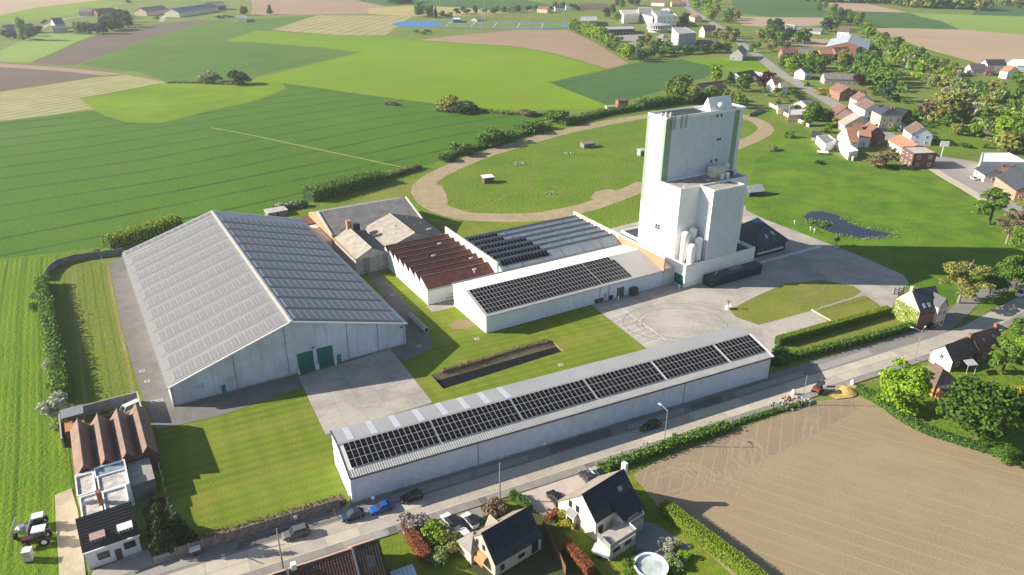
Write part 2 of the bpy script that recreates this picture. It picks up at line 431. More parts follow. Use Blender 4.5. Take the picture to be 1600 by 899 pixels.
stub_b = fld((0.370, 0.320, 0.170), (0.340, 0.300, 0.155), s1=0.01, s2=0.05, s3=0.4, stripe=[(ang_px((452, 51), (545, 26)), 12.5, 6.0, (0.20, 0.21, 0.075), 0.85, 3)], bump=0.2, fine=0.12)
stub_c = fld((0.420, 0.350, 0.150), (0.390, 0.330, 0.140), s1=0.01, s2=0.05, s3=0.4, stripe=[(ang_px((585, 14), (650, 21)), 20, 9.0, (0.26, 0.26, 0.09), 0.8, 3)], bump=0.2, fine=0.12)
Z = [0.004]
def field(pts, m, curve=False, label=None):
    Z[0] += 0.0015
    return sheet('field', pts, Z[0], m, curve)
field([(-120, 26), (0, 24), (60, 12), (150, 1), (300, -14), (-120, -14)], tan_far)
field([(-120, 70), (0, 80), (30, 66), (62, 53), (150, 55), (90, 80), (48, 97), (0, 97), (-120, 92)], pale_gr)
field([(-120, 22), (0, 24), (62, 13), (150, 1), (200, 4), (130, 18), (110, 24), (40, 31), (-120, 46)], lime)
field([(48, 98), (92, 80), (145, 57), (230, 40), (318, 31), (330, 32), (230, 61), (125, 100), (90, 103)], ploughed)
field([(-120, 92), (0, 97), (100, 105), (195, 115), (150, 121), (0, 142), (-120, 156)], ploughed)
field([(-120, 96), (0, 99), (100, 106), (198, 116), (160, 118), (90, 111), (0, 105), (-120, 102)], pinkish)
field([(-120, 157), (0, 143), (150, 121), (198, 117), (262, 129), (125, 154), (146, 171), (0, 190), (-120, 206)], stub_a)
field([(125, 101), (232, 61), (330, 33), (400, 30), (492, 24), (425, 47), (352, 64), (400, 67), (480, 73), (560, 82), (470, 104), (398, 121), (370, 127), (300, 126), (262, 128), (215, 112), (150, 105)], wheat_b)
field([(350, 65), (400, 48), (470, 53), (600, 58), (650, 63), (720, 68), (800, 73), (850, 81), (900, 94), (947, 108), (860, 128), (900, 145), (950, 164), (930, 171), (800, 172), (700, 167), (675, 161), (560, 146), (442, 130), (398, 129), (385, 126), (400, 120), (475, 103), (562, 82), (480, 73), (400, 67)], lime)
field([(395, 0), (560, 1), (602, 10), (576, 22), (480, 23), (400, 23)], pinkish)
field([(423, 47), (496, 24), (645, 25), (601, 56), (520, 55)], stub_b)
field([(576, 13), (640, 9), (720, 12), (800, 20), (760, 24), (650, 26), (576, 22)], stub_c)
field([(555, -4), (640, -2), (640, 8), (600, 9), (565, 3)], teal)
field([(640, -4), (800, -4), (870, 10), (800, 20), (720, 12), (640, 8)], teal)
field([(650, 63), (720, 55), (800, 48), (886, 47), (926, 65), (982, 99), (948, 108), (900, 94), (850, 81), (800, 73), (720, 68)], pinkish)
field([(858, 129), (948, 109), (984, 100), (1064, 93), (1126, 107), (1100, 122), (1040, 140), (985, 156), (950, 165), (900, 146)], teal)
field([(1065, 93), (1180, 90), (1232, 119), (1180, 120), (1126, 108)], lime_b)
field([(1140, -6), (1268, -4), (1300, 28), (1200, 27), (1150, 20)], teal)
field([(1148, 26), (1200, 27), (1296, 28), (1292, 38), (1240, 44), (1160, 40)], tan_far)
field([(1180, 48), (1230, 60), (1320, 62), (1300, 74), (1235, 72), (1190, 60)], tan_far)
field([(1282, 3), (1340, 3), (1420, 20), (1370, 19), (1310, 17)], tan_far)
field([(1300, 17), (1420, 20), (1470, 33), (1500, 46), (1360, 42), (1310, 30)], teal)
field([(1420, 20), (1530, 24), (1700, 30), (1700, 52), (1600, 55), (1500, 46), (1470, 33), (1440, 27)], pale_gr)
field([(1520, 24), (1700, 26), (1700, -6), (1530, -6)], teal)
field([(1362, 43), (1500, 46), (1600, 55), (1720, 66), (1720, 125), (1600, 108), (1520, 98), (1440, 76), (1390, 58)], tan_far)
field([(125, 155), (262, 130), (320, 129), (385, 131), (440, 129), (470, 137), (445, 148), (400, 158), (330, 172), (250, 192), (200, 191), (163, 180), (146, 171)], lime_b)
field([(-140, 212), (0, 190), (146, 172), (163, 181), (200, 192), (250, 193), (330, 173), (400, 158), (446, 139), (442, 130), (560, 147), (675, 162), (800, 173), (868, 184), (832, 201), (745, 236), (662, 262), (600, 277), (480, 318), (435, 334), (250, 356), (160, 388), (0, 406), (-140, 420)], wheat)
ribbon('path', [(330, 200), (395, 212), (470, 228), (560, 247), (648, 266)], 1.3, 0.063, fld((0.28, 0.27, 0.10), (0.24, 0.26, 0.08), s2=0.3), wob=0.2)
# left meadow beside the hedge
sheet('meadow', [(-140, 420), (0, 405), (150, 390), (192, 392), (110, 408), (76, 425), (66, 460), (78, 510), (90, 575), (100, 640), (118, 780), (100, 899), (90, 990), (-260, 990)], 0.058, GREENS['left'])
# works lawn with the basin hole, plots and hard standings
def keyhole(outline, hole):
    best = min(((a - b).length, i, j) for i, a in enumerate(outline) for j, b in enumerate(hole))
    _, i, j = best
    return outline[:i + 1] + hole[j:] + hole[:j + 1] + outline[i:]
def zz(pts, z): return [Vector((p.x, p.y, z)) for p in pts]
lawn_out = poly_px([(430, 330), (700, 330), (1000, 360), (1060, 450), (930, 483), (1012, 545), (1010, 570), (670, 670), (520, 720), (548, 790), (296, 850), (262, 800), (240, 668), (270, 600)], 0.03)
mb = MB(); mb.face(keyhole(lawn_out, zz(hole, 0.03)))
o = struct('lawn', mb, GREENS['lawn'])
if o.data.polygons[0].normal.z < 0: o.data.flip_normals()
sheet('grass_plot', [(76, 428), (108, 411), (170, 411), (188, 500), (212, 590), (226, 628), (150, 650), (100, 645), (92, 575), (78, 510), (66, 460)], 0.061, soil('plot_grass', (0.105, 0.170, 0.012), (0.170, 0.215, 0.026), (0.25, 0.225, 0.075), 0.06, 0.25, 1.5, bump=0.5, bscale=1.2, fine=0.6, stripe=[(ang_px((150, 640), (128, 440)), 9, 1.0, (0.27, 0.23, 0.10), 0.8, 2), (ang_px((150, 640), (128, 440)), 2.4, .5, (0.085, 0.12, 0.015), 0.6, 2)]))
asphalt = soil('yard_asphalt', (0.165, 0.157, 0.148), (0.215, 0.203, 0.187), (0.12, 0.118, 0.118), 0.05, 0.3, 2.5, bump=0.1, fine=0.2, rough=0.9)
concrete_yard = soil('yard_concrete', (0.350, 0.325, 0.295), (0.440, 0.410, 0.370), (0.26, 0.243, 0.225), 0.05, 0.13, 1.2, bump=0.06, fine=0.4, rough=0.9)
street_conc = soil('street_concrete', (0.375, 0.350, 0.310), (0.420, 0.392, 0.345), (0.31, 0.29, 0.26), 0.08, 0.25, 1.5, bump=0.06, fine=0.22, rough=0.9)
dirt = soil('track_dirt', (0.370, 0.305, 0.195), (0.320, 0.260, 0.165), (0.25, 0.225, 0.12), 0.08, 0.3, 1.5, bump=0.25, bscale=1, fine=0.3)
sheet('asphalt_yard', [(170, 410), (198, 398), (225, 470), (275, 632), (470, 586), (632, 536), (612, 480), (570, 425), (585, 420), (625, 462), (672, 520), (676, 543), (632, 566), (612, 549), (470, 606), (345, 650), (244, 672), (226, 628), (212, 590), (188, 500)], 0.064, asphalt)
apron_pts = [(466, 589), (610, 546), (676, 629), (640, 660), (520, 690), (505, 674)]
slab_old = soil('apron_concrete_old', (0.325, 0.302, 0.275), (0.405, 0.378, 0.342), (0.235, 0.22, 0.205), 0.05, 0.13, 1.2, bump=0.06, fine=0.45)
apron = sheet('concrete_apron', apron_pts, 0.068, asphalt)
ap_c = [G(x, y) for x, y in [(466, 589), (610, 546), (676, 629), (509, 680)]]
def ap_at(s, t): return ap_c[0].lerp(ap_c[1], s).lerp(ap_c[3].lerp(ap_c[2], s), t)
for i in range(5):
    for j in range(5):
        q = [ap_at(s, t) for s, t in ((i/5 + .0009, j/5 + .0009), (i/5 + .1991, j/5 + .0009), (i/5 + .1991, j/5 + .1991), (i/5 + .0009, j/5 + .1991))][::-1]
        dz = random.uniform(0, .012); mb = MB(); mb.solid([Vector((p.x, p.y, .05)) for p in q], [Vector((p.x, p.y, .085 + dz)) for p in q]); mb.build('slab', concrete_yard if (i*3 + j*7) % 5 else slab_old, apron)
# ------------------------------------------------------------------ yards, street, tracks, gardens
LS = Frame(G(551.3, 787.8), R(26.25))          # street front frame: a along the street, b towards the works
WH = Frame(G(271.5, 636), R(31.2))             # big warehouse frame
MS = Frame(G(760, 521), R(30.7))               # frame of the middle works and the tower
asph_patch = soil('patched_asphalt', (0.190, 0.185, 0.178), (0.240, 0.232, 0.222), (0.30, 0.285, 0.26), 0.12, 0.35, 2.0, bump=0.08, fine=0.25, rough=0.9)
pave_mat = soil('pavement_grey', (0.235, 0.220, 0.200), (0.285, 0.265, 0.240), (0.20, 0.19, 0.175), 0.15, 0.5, 3.0, bump=0.08, fine=0.25, rough=0.92)
# concrete works yard
yard = [(922, 476), (1000, 448), (1068, 430), (1140, 420), (1165, 335), (1150, 322), (1200, 345), (1300, 383), (1350, 403), (1412, 430), (1421, 443), (1405, 458), (1400, 470), (1385, 497), (1305, 512), (1212, 541), (1204, 560), (1150, 560), (1010, 545)]
mb = MB(); mb.face(poly_px(yard, 0.055)); struct('works_yard', mb, concrete_yard)
sheet('yard_path', [(930, 373), (956, 357), (1000, 346), (1030, 336), (1090, 322), (1165, 322), (1170, 345), (1060, 372), (1000, 388), (960, 392)], 0.060, concrete_yard)
lawn_b = [(1140, 485), (1180, 464), (1225, 444), (1285, 438), (1335, 448), (1346, 456), (1335, 464), (1290, 478), (1268, 486), (1185, 508), (1150, 496)]
sheet('lawn_island', lawn_b, 0.063, GREENS['lawn2'])
sheet('lawn_island', [(1272, 486), (1335, 466), (1352, 462), (1392, 489), (1385, 492), (1306, 512)], 0.064, GREENS['lawn2'])
# grass in front of the parking rows: oil-dark skid rings and bay lines
paint = MB()
def line_on(mb, p, q, wd, z):
    d = (q - p); d.z = 0; d.normalize(); n = Vector((-d.y, d.x, 0))*wd/2
    mb.face([Vector((c.x, c.y, z)) for c in (p - n, q - n, q + n, p + n)])
bay0, bay1 = G(934, 484), G(1012, 540)
for i in range(10):
    t = (i + 0.3)/10
    p = G(928 + (1004 - 928)*t + 8, 482 + (543 - 482)*t); q = G(962 + (1040 - 962)*t, 474 + (533 - 474)*t)
    line_on(paint, p, q, 0.14, 0.068)
line_on(paint, G(963, 476), G(1042, 533), 0.14, 0.069)
struct('bay_marking', paint, paint_white)
rub = plain('tyre_rubber_marks', (0.25, 0.232, 0.21), 0.9, var=0.3, scale=1.5)
def skid(cx, cy, rx, wob, a0=0, a1=6.3, wd=0.35, n=40):
    c = G(cx, cy); P = []
    for i in range(n + 1):
        a = a0 + (a1 - a0)*i/n
        r = rx*(1 + wob*math.sin(2.3*a))
        P.append(c + Vector((r*1.25*math.cos(a), r*math.sin(a), 0)))
    return P
for k, (cx, cy, r, wb, a0, a1) in enumerate([(1065, 506, 9.0, 0.04, 0, 6.3), (1062, 504, 11.2, 0.06, 0.4, 5.2), (1066, 507, 8.0, 0.05, 2.5, 6.1), (1222, 437, 8.0, 0.05, -1.5, 1.9), (1220, 438, 10.5, 0.05, -1.4, 1.8)]):
    ribbon('skid_mark', skid(cx, cy, r, wb, a0, a1), 0.24, 0.070 + 0.001*k, rub, px=False, step=2)
# hatched white line beside the glass-topped house
hz = MB()
p, q = G(1190, 410), G(1283, 385)
d = (q - p); nrm = Vector((-d.y, d.x, 0)).normalized()
for i in range(26):
    t = i/26
    c = p.lerp(q, t)
    line_on(hz, c - nrm*0.7, c + nrm*0.75 + d.normalized()*0.5, 0.62, 0.069)
struct('hatched_marking', hz, paint_white)
# concrete court behind the hedge
sheet('concrete_court', [(1186, 510), (1268, 487), (1305, 511), (1212, 540), (1196, 530)], 0.066, soil('court_concrete', (0.40, 0.365, 0.33), (0.44, 0.40, 0.36), (0.33, 0.30, 0.28), 0.1, 0.3, 2, bump=0.05, fine=0.2))
sheet('verge', [(1204, 592), (1206, 545), (1388, 492), (1432, 505), (1436, 520)], 0.075, GREENS['lawn2'])
# street: parking strip, concrete carriageway of slabs, kerb and pavement
def strip(name, a0, a1, b0, b1, z, m, t=0.0, extra=None):
    mb = MB()
    pts_n = [LS.P(a, b1) for a in (a0, a1)]; pts_s = [LS.P(a, b0) for a in (a0, a1)]
    if extra:
        for (a, dn) in extra: pts_n.append(LS.P(a, b1 + dn)); pts_s.append(LS.P(a, b0 + dn))
    for i in range(len(pts_n) - 1):
        q = zz([pts_s[i], pts_s[i + 1], pts_n[i + 1], pts_n[i]], z)
        mb.face(q)
        if t:
            lo = Vector((0, 0, -t))
            mb.face([q[0] + lo, q[1] + lo, q[1], q[0]]); mb.face([q[2] + lo, q[3] + lo, q[3], q[2]])
    return struct(name, mb, m)
bend = [(160, 0.8), (175, 3.2), (195, 6.5), (260, 18)]
road = strip('street', -110, 145, -8.2, -3.3, 0.085, street_conc, extra=bend)
strip('parking_strip', -110, 150, -3.4, 1.2, 0.081, asph_patch, extra=[(162, 3.0), (178, 8.5), (195, 9.5), (260, 21)])
strip('pavement', -110, 145, -10.2, -8.35, 0.20, pave_mat, 0.2, extra=bend)
strip('kerb', -110, 145, -8.35, -8.2, 0.205, conc_lt, 0.2, extra=bend)
a = -60.0; sm = None
k = 0
rr = random.Random(3)
slab_mats = [street_conc, soil('street_concrete_b', (0.385, 0.350, 0.292), (0.43, 0.392, 0.328), (0.315, 0.288, 0.245), 0.08, 0.25, 1.5, bump=0.06, fine=0.25), soil('street_concrete_c', (0.46, 0.418, 0.348), (0.505, 0.46, 0.385), (0.39, 0.355, 0.30), 0.08, 0.25, 1.5, bump=0.06, fine=0.2)]
while a < 142:
    L = rr.choice([5.6, 6.4, 7.2])
    mb = MB(); mb.box(LS, a + 0.05, a + L - 0.05, -8.15, -5.8 - 0.03, 0.06, 0.108, 0, cb=False); mb.build('slab', rr.choice(slab_mats), road)
    mb = MB(); mb.box(LS, a + 0.05, a + L - 0.05, -5.8 + 0.03, -3.36, 0.06, 0.108 , 0, cb=False); mb.build('slab', rr.choice(slab_mats), road)
    a += L
# patches in the parking strip (repairs of other ages)
pm = [soil('patch_a', (0.30, 0.29, 0.27), (0.34, 0.33, 0.31), None, 0.1, 0.4, 2, bump=0.05), soil('patch_b', (0.13, 0.13, 0.13), (0.16, 0.16, 0.155), None, 0.1, 0.4, 2, bump=0.05)]
for (a0, a1, b0, b1, k) in [(6, 21, -2.7, -0.9, 0), (22.5, 33, -2.6, -1.0, 0), (38, 52, -2.9, -0.4, 1), (56, 70, -2.8, -1.2, 0), (72, 80, -2.9, -0.9, 1), (84, 104, -2.7, -1.0, 0), (-20, -12, -2.8, -1, 1), (-35, -26, -2.6, -0.9, 0), (108, 126, -2.7, -0.6, 0), (-9, 1, -2.9, -2.2, 1)]:
    mb = MB(); mb.face([LS.P(a0, b0, 0.087), LS.P(a1, b0, 0.087), LS.P(a1 + 1.2, b1, 0.087), LS.P(a0 + 0.8, b1, 0.087)]); struct('asphalt_patch', mb, pm[k])
for (a0, a1) in [(-4, 3), (20.2, 21.6), (42, 44), (-22, -20.5), (3.5, 5)]:
    mb = MB(); mb.face([LS.P(a0, -10.1, 0.208), LS.P(a1, -10.1, 0.208), LS.P(a1, -8.45, 0.208), LS.P(a0, -8.45, 0.208)]); struct('pavement_patch', mb, pm[1 if a1 - a0 < 3 else 0])
# forecourt of the white house, tractor drive
sheet('forecourt', [(128, 930), (146, 893), (221, 862), (240, 858), (262, 856), (290, 868), (240, 884), (170, 905)], 0.10, concrete_yard)
sheet('drive', [(86, 775), (112, 764), (122, 800), (132, 880), (138, 930), (95, 960), (92, 880), (88, 830)], 0.175, soil('drive_dust', (0.46, 0.39, 0.28), (0.42, 0.355, 0.26), (0.36, 0.30, 0.22), 0.1, 0.4, 2, bump=0.1))
# dirt loop track and the rough grass around it
sheet('rough_grass', [(435, 334), (480, 318), (600, 278), (662, 263), (745, 237), (832, 202), (870, 188), (960, 170), (1085, 160), (1200, 176), (1235, 205), (1180, 250), (1165, 330), (1000, 360), (960, 360), (900, 345), (700, 345), (600, 330), (470, 345)], 0.048, GREENS['rough'])
loop = [(1010, 287), (990, 297), (950, 313), (905, 327), (850, 338), (790, 341), (730, 338), (688, 327), (664, 309), (662, 291), (684, 273), (740, 248), (800, 229), (870, 209), (950, 192), (1010, 182), (1085, 174), (1140, 178), (1180, 188), (1196, 201), (1184, 214), (1155, 226), (1120, 241)]
ribbon('dirt_track', loop, 8.6, 0.066, dirt, step=5, wob=0.35)
sheet('dirt_patch', [(922, 310), (930, 300), (950, 296), (970, 299), (955, 307), (938, 315)], 0.069, dirt, curve=True)
sheet('dirt_patch', [(652, 300), (660, 285), (690, 290), (700, 318), (690, 335), (664, 325)], 0.072, dirt, curve=True)
sheet('dry_grass', [(480, 345), (520, 328), (600, 296), (650, 280), (655, 300), (650, 312), (560, 325)], 0.052, GREENS['lawn2'], curve=True)
ribbon('skid_path', [(672, 402 - 70), (720, 330), (760, 322), (800, 300)], 1.2, 0.054, GREENS['lawn2'])
# meadow, pond
sheet('meadow', [(1160, 250), (1200, 205), (1250, 196), (1300, 240), (1360, 262), (1455, 268), (1480, 276), (1530, 315), (1700, 370), (1700, 440), (1600, 462), (1547, 481), (1511, 483), (1484, 474), (1421, 443), (1412, 430), (1350, 403), (1300, 383), (1200, 345), (1168, 333)], 0.044, GREENS['meadow'])
for pts_, w_m in [([(562, 82), (475, 103), (398, 121), (385, 127)], 4), ([(125, 154), (200, 141), (262, 129)], 3), ([(48, 98), (92, 80), (145, 57), (230, 40), (318, 31)], 3), ([(858, 129), (948, 109), (985, 100)], 3), ([(0, 190), (80, 181), (146, 172)], 2.2), ([(-40, 408), (0, 406), (90, 397), (160, 388)], 1.8), ([(446, 138), (400, 157), (330, 172), (250, 192), (200, 191)], 2.4), ([(1362, 43), (1430, 45), (1500, 46)], 5), ([(1390, 58), (1440, 76), (1520, 98)], 5), ([(423, 47), (520, 55), (601, 56)], 4), ([(350, 65), (400, 67), (480, 73), (560, 82)], 4), ([(650, 63), (720, 68), (800, 73), (850, 81), (900, 94), (947, 108)], 3), ([(0, 143), (150, 121), (198, 117)], 3), ([(868, 184), (832, 201), (745, 236), (662, 262)], 3)]:
    ribbon('field_margin', pts_, w_m, 0.064, GREENS['rough'], step=9, wob=w_m*.22)
pond = [(1256, 341), (1266, 335), (1285, 334), (1305, 338), (1318, 343), (1330, 351), (1352, 357), (1380, 361), (1396, 365), (1385, 369), (1350, 370), (1320, 367), (1296, 361), (1278, 354), (1262, 348)]
pond = [(x, (y - 353)*1.18 + 353) for x, y in pond]
bank_pts = [((x - 1318)*1.05 + 1318, (y - 353)*1.08 + 353) for x, y in pond]
sheet('pond_bank', bank_pts, 0.058, soil('pond_mud', (0.12, 0.15, 0.04), (0.10, 0.11, 0.05), (0.20, 0.20, 0.09), 0.2, 0.6, 3, bump=0.3), curve=True)
wm, n_, l_, b_ = _new('pond_water')
b_.inputs['Base Color'].default_value = (0.012, 0.014, 0.022, 1); b_.inputs['Roughness'].default_value = 0.06; b_.inputs['Specular IOR Level'].default_value = 0.6
_g = n_.new('ShaderNodeNewGeometry'); _bp = n_.new('ShaderNodeBump'); _bp.inputs['Strength'].default_value = 0.12; _bp.inputs['Distance'].default_value = 0.1
l_.new(_noise(n_, l_, _g.outputs['Position'], 1.2, 3), _bp.inputs['Height']); l_.new(_bp.outputs[0], b_.inputs['Normal'])
sheet('pond_water', pond, 0.064, wm, curve=True)
# basin: concrete lining and dark water below the lawn
mb = MB()
for i in range(4):
    p, q = hole[i], hole[(i + 1) % 4]
    mb.face([p + Vector((0, 0, 0.03)), q + Vector((0, 0, 0.03)), q - Vector((0, 0, 1.3)), p - Vector((0, 0, 1.3))])
b0_, b1_ = bas_w[0], bas_w[1]; nn_ = (bas_w[3] - bas_w[0]).normalized()*2.1
mb.face([b0_ + Vector((0, 0, .03)), b1_ + Vector((0, 0, .03)), b1_ + nn_ - Vector((0, 0, .8)), b0_ + nn_ - Vector((0, 0, .8))])
struct('basin_lining', mb, soil('basin_ivy', (0.14, 0.10, 0.06), (0.20, 0.16, 0.10), (0.30, 0.26, 0.2), 0.3, 0.8, 4, bump=0.4))
dw = wm.copy(); dw.node_tree.nodes['Principled BSDF'].inputs['Base Color'].default_value = (0.010, 0.011, 0.010, 1); dw.node_tree.nodes['Principled BSDF'].inputs['Specular IOR Level'].default_value = 0.18; dw.node_tree.nodes['Principled BSDF'].inputs['Roughness'].default_value = 0.2
mb = MB(); mb.face(zz(hole, -0.72)); struct('basin_water', mb, dw)
# tan seedbed south of the street with its drill rows and turning tracks
a_sf = ang_px((1200, 800), (1500, 899))
seed = soil('seedbed', (0.290, 0.228, 0.148), (0.325, 0.257, 0.168), (0.272, 0.222, 0.153), 0.02, 0.10, 2.0, bump=0.14, bscale=2.2, fine=0.16,
            stripe=[(a_sf, 3.1, 0.3, (0.43, 0.335, 0.215), 0.4, 1.5), (a_sf, 0.9, 0.4, (0.29, 0.21, 0.12), 0.35, 1.5), (a_sf, 8.7, 0.5, (0.27, 0.195, 0.115), 0.35, 1.5)])
sheet('seedbed', [(990, 742), (1040, 714), (1200, 655), (1270, 628), (1345, 620), (1400, 648), (1600, 727), (1760, 790), (1900, 1100), (1290, 1100), (1150, 905), (1035, 800), (992, 762)], 0.03, seed)
head = soil('headland', (0.262, 0.205, 0.136), (0.300, 0.236, 0.158), (0.235, 0.188, 0.130), 0.04, 0.15, 2.5, bump=0.22, bscale=2, fine=0.25, stripe=[(ang_px((1030, 740), (1250, 650)), 0.8, 0.35, (0.25, 0.20, 0.135), 0.5, 1.5), (R(70), 2.3, 0.3, (0.40, 0.335, 0.245), 0.35, 5)])
sheet('headland', [(994, 743), (1040, 716), (1200, 657), (1270, 630), (1330, 625), (1340, 640), (1270, 680), (1200, 716), (1110, 757), (1040, 778), (1005, 768)], 0.036, head, curve=False)
trk = soil('wheel_track', (0.35, 0.285, 0.20), (0.325, 0.262, 0.182), None, 0.1, 0.5, 3, bump=0.2)
rr = random.Random(5)
TR = [[(1020, 745), (1060, 735), (1085, 745), (1075, 765), (1045, 775)], [(1045, 735), (1080, 728), (1110, 742), (1105, 762)], [(1065, 730), (1090, 748), (1098, 770)], [(1070, 727), (1112, 745), (1160, 760)], [(1125, 735), (1140, 752), (1135, 770)], [(1140, 733), (1152, 752), (1145, 772)],
      [(1140, 700), (1150, 690), (1165, 700), (1170, 725)], [(1155, 687), (1178, 692), (1186, 712), (1180, 730)], [(1143, 712), (1160, 725), (1180, 740), (1200, 752)], [(1165, 685), (1185, 700), (1200, 720)], [(1262, 672), (1266, 655), (1280, 650)], [(1260, 690), (1262, 668), (1275, 655)], [(1150, 715), (1150, 700), (1158, 690)]]
tm = MB()
for L in TR:
    for dd in (-0.85, -.6, 0.6, 0.85):
        P = offset_line(smooth_line([G(x, y) for x, y in L], 1.5), dd)
        A = offset_line(P, 0.09); B = offset_line(P, -0.09)
        for i in range(len(P) - 1): tm.face(zz([B[i], B[i + 1], A[i + 1], A[i]], 0.043 + 0.0005*len(tm.f)/400))
struct('wheel_track', tm, trk)
# gardens south of the street
sheet('garden', [(520, 985), (590, 842), (690, 800), (800, 765), (940, 725), (990, 745), (1035, 800), (1150, 905), (1260, 1060)], 0.045, GREENS['lawn'])
sheet('garden_drive', [(685, 815), (745, 790), (760, 800), (745, 880), (715, 850)], 0.060, pave_mat)
tp = soil('pink_paving', (0.47, 0.40, 0.35), (0.52, 0.445, 0.39), (0.42, 0.36, 0.31), 0.1, 0.5, 3, bump=0.05, fine=0.2)
sheet('paved_forecourt', [(806, 771), (935, 731), (955, 745), (905, 775), (884, 798), (853, 806), (838, 800)], 0.062, tp)
sheet('terrace_paving', [(995, 815), (1022, 818), (1060, 842), (1082, 855), (1050, 875), (1035, 880), (1000, 870), (990, 845)], 0.064, soil('blue_paving', (0.22, 0.225, 0.23), (0.27, 0.27, 0.27), (0.18, 0.18, 0.19), 0.1, 0.5, 3, bump=0.08, fine=0.2), curve=True)
for i_, (x_, y_) in enumerate([(655, 541), (240, 628), (250, 626), (222, 580), (230, 596), (612, 461), (745, 530), (876, 570), (560, 601), (600, 590)]):
    mb = MB(); mb.box(Frame(G(x_, y_), .5), -.55, .55, -.55, .55, 0, .075, 1); mb.box(Frame(G(x_, y_), .5), -.33, .33, -.33, .33, .075, .09, 0)
    struct('drain_cover', mb, [conc_dk, conc_lt])
sheet('worn_patch', [(700, 508), (712, 500), (735, 501), (742, 508), (728, 515), (708, 515)], .034, soil('worn_soil', (0.26, 0.19, 0.12), (0.22, 0.19, 0.08), None, .2, .6, 3, bump=.2), curve=True)
sheet('concrete_pad', [(666, 479), (705, 468), (711, 480), (675, 488)], .036, concrete_yard)
sheet('bare_soil', [(728, 890), (780, 800), (840, 800), (900, 850), (960, 920), (880, 960)], 0.049, soil('dark_garden_soil', (0.060, 0.070, 0.030), (0.085, 0.10, 0.035), (0.10, 0.075, 0.045), 0.2, 0.5, 3, bump=0.4))
sheet('garden', [(1345, 612), (1425, 570), (1500, 530), (1575, 502), (1700, 470), (1800, 800), (1600, 724), (1400, 645)], 0.046, GREENS['rough'])
sheet('garden_soil', [(222, 800), (250, 760), (262, 800), (292, 830), (282, 862), (240, 856)], 0.071, soil('shrub_bed', (0.07, 0.075, 0.035), (0.10, 0.10, 0.045), (0.09, 0.07, 0.04), 0.2, 0.5, 3, bump=0.4))
sand = soil('loose_sand', (0.55, 0.40, 0.16), (0.50, 0.36, 0.14), None, 0.2, 0.6, 3, bump=0.4)
sheet('sand_patch', [(1292, 618), (1315, 606), (1335, 600), (1345, 608), (1332, 622), (1305, 625)], 0.215, sand, curve=True)
# village street, lane, running track
vroad = soil('village_asphalt', (0.270, 0.255, 0.240), (0.315, 0.298, 0.278), None, 0.03, 0.2, 1.5, bump=0.05, fine=0.15)
ribbon('village_street', [(1068, -10), (1075, 12), (1100, 28), (1122, 42), (1155, 66), (1190, 92), (1215, 112), (1245, 130), (1282, 151), (1310, 167), (1350, 190), (1392, 215), (1440, 240), (1475, 262), (1520, 292), (1600, 335), (1700, 380)], 9.5, 0.15, vroad, step=10)
ribbon('pavement', [(1392, 229), (1440, 254), (1475, 276), (1510, 296), (1545, 318)], 4.0, 0.20, tp, step=8, thick=.1)
sheet('village_yard', [(1455, 262), (1470, 245), (1535, 255), (1530, 265), (1590, 290), (1560, 300), (1515, 290)], 0.16, vroad)
ribbon('lane', [(395, 24), (397, 10), (393, -6)], 5, 0.16, pinkish)
ribbon('farm_drive', [(252, 34), (257, 26), (268, 20)], 6, 0.16, concrete_yard)
ribbon('farm_drive', [(60, 48), (90, 33), (130, 26), (180, 24), (230, 22)], 5, 0.155, concrete_yard)
# athletics ground
tr_blue = soil('blue_running_track', (0.065, 0.175, 0.40), (0.075, 0.19, 0.42), None, 0.03, 0.2, 1, bump=0.02, fine=0.05)
tc = G(752, 39); a_t = ang_px((650, 41), (870, 44))
TF = Frame(tc, a_t)
tl, tw = 62, 41
def stadium(l, r, z, n=16):
    P = [TF.P(l*1 + r*math.cos(t), r*math.sin(t), z) for t in [(-0.5 + i/n)*math.pi for i in range(n + 1)]]
    P += [TF.P(-l + r*math.cos(t), r*math.sin(t), z) for t in [(0.5 + i/n)*math.pi for i in range(n + 1)]]
    return P
mb = MB(); mb.face(stadium(tl + 6, tw - 6, 0.18)); struct('running_track', mb, tr_blue)
mb = MB(); mb.face(stadium(tl + 6, tw - 12, 0.19)[:17] + [TF.P(-52, tw - 12, .19), TF.P(-44, 0, .19), TF.P(-52, 12 - tw, .19)]); struct('sports_pitch', mb, fld((0.13, 0.20, 0.06), (0.15, 0.22, 0.07)))
mb = MB()
for b in (-26, 26): line_on(mb, TF.P(-38, b), TF.P(70, b), 0.5, 0.2)
for a in (-38, -10, 16, 43, 70): line_on(mb, TF.P(a, -26), TF.P(a, 26), 0.5, 0.2)
struct('pitch_marking', mb, paint_white)
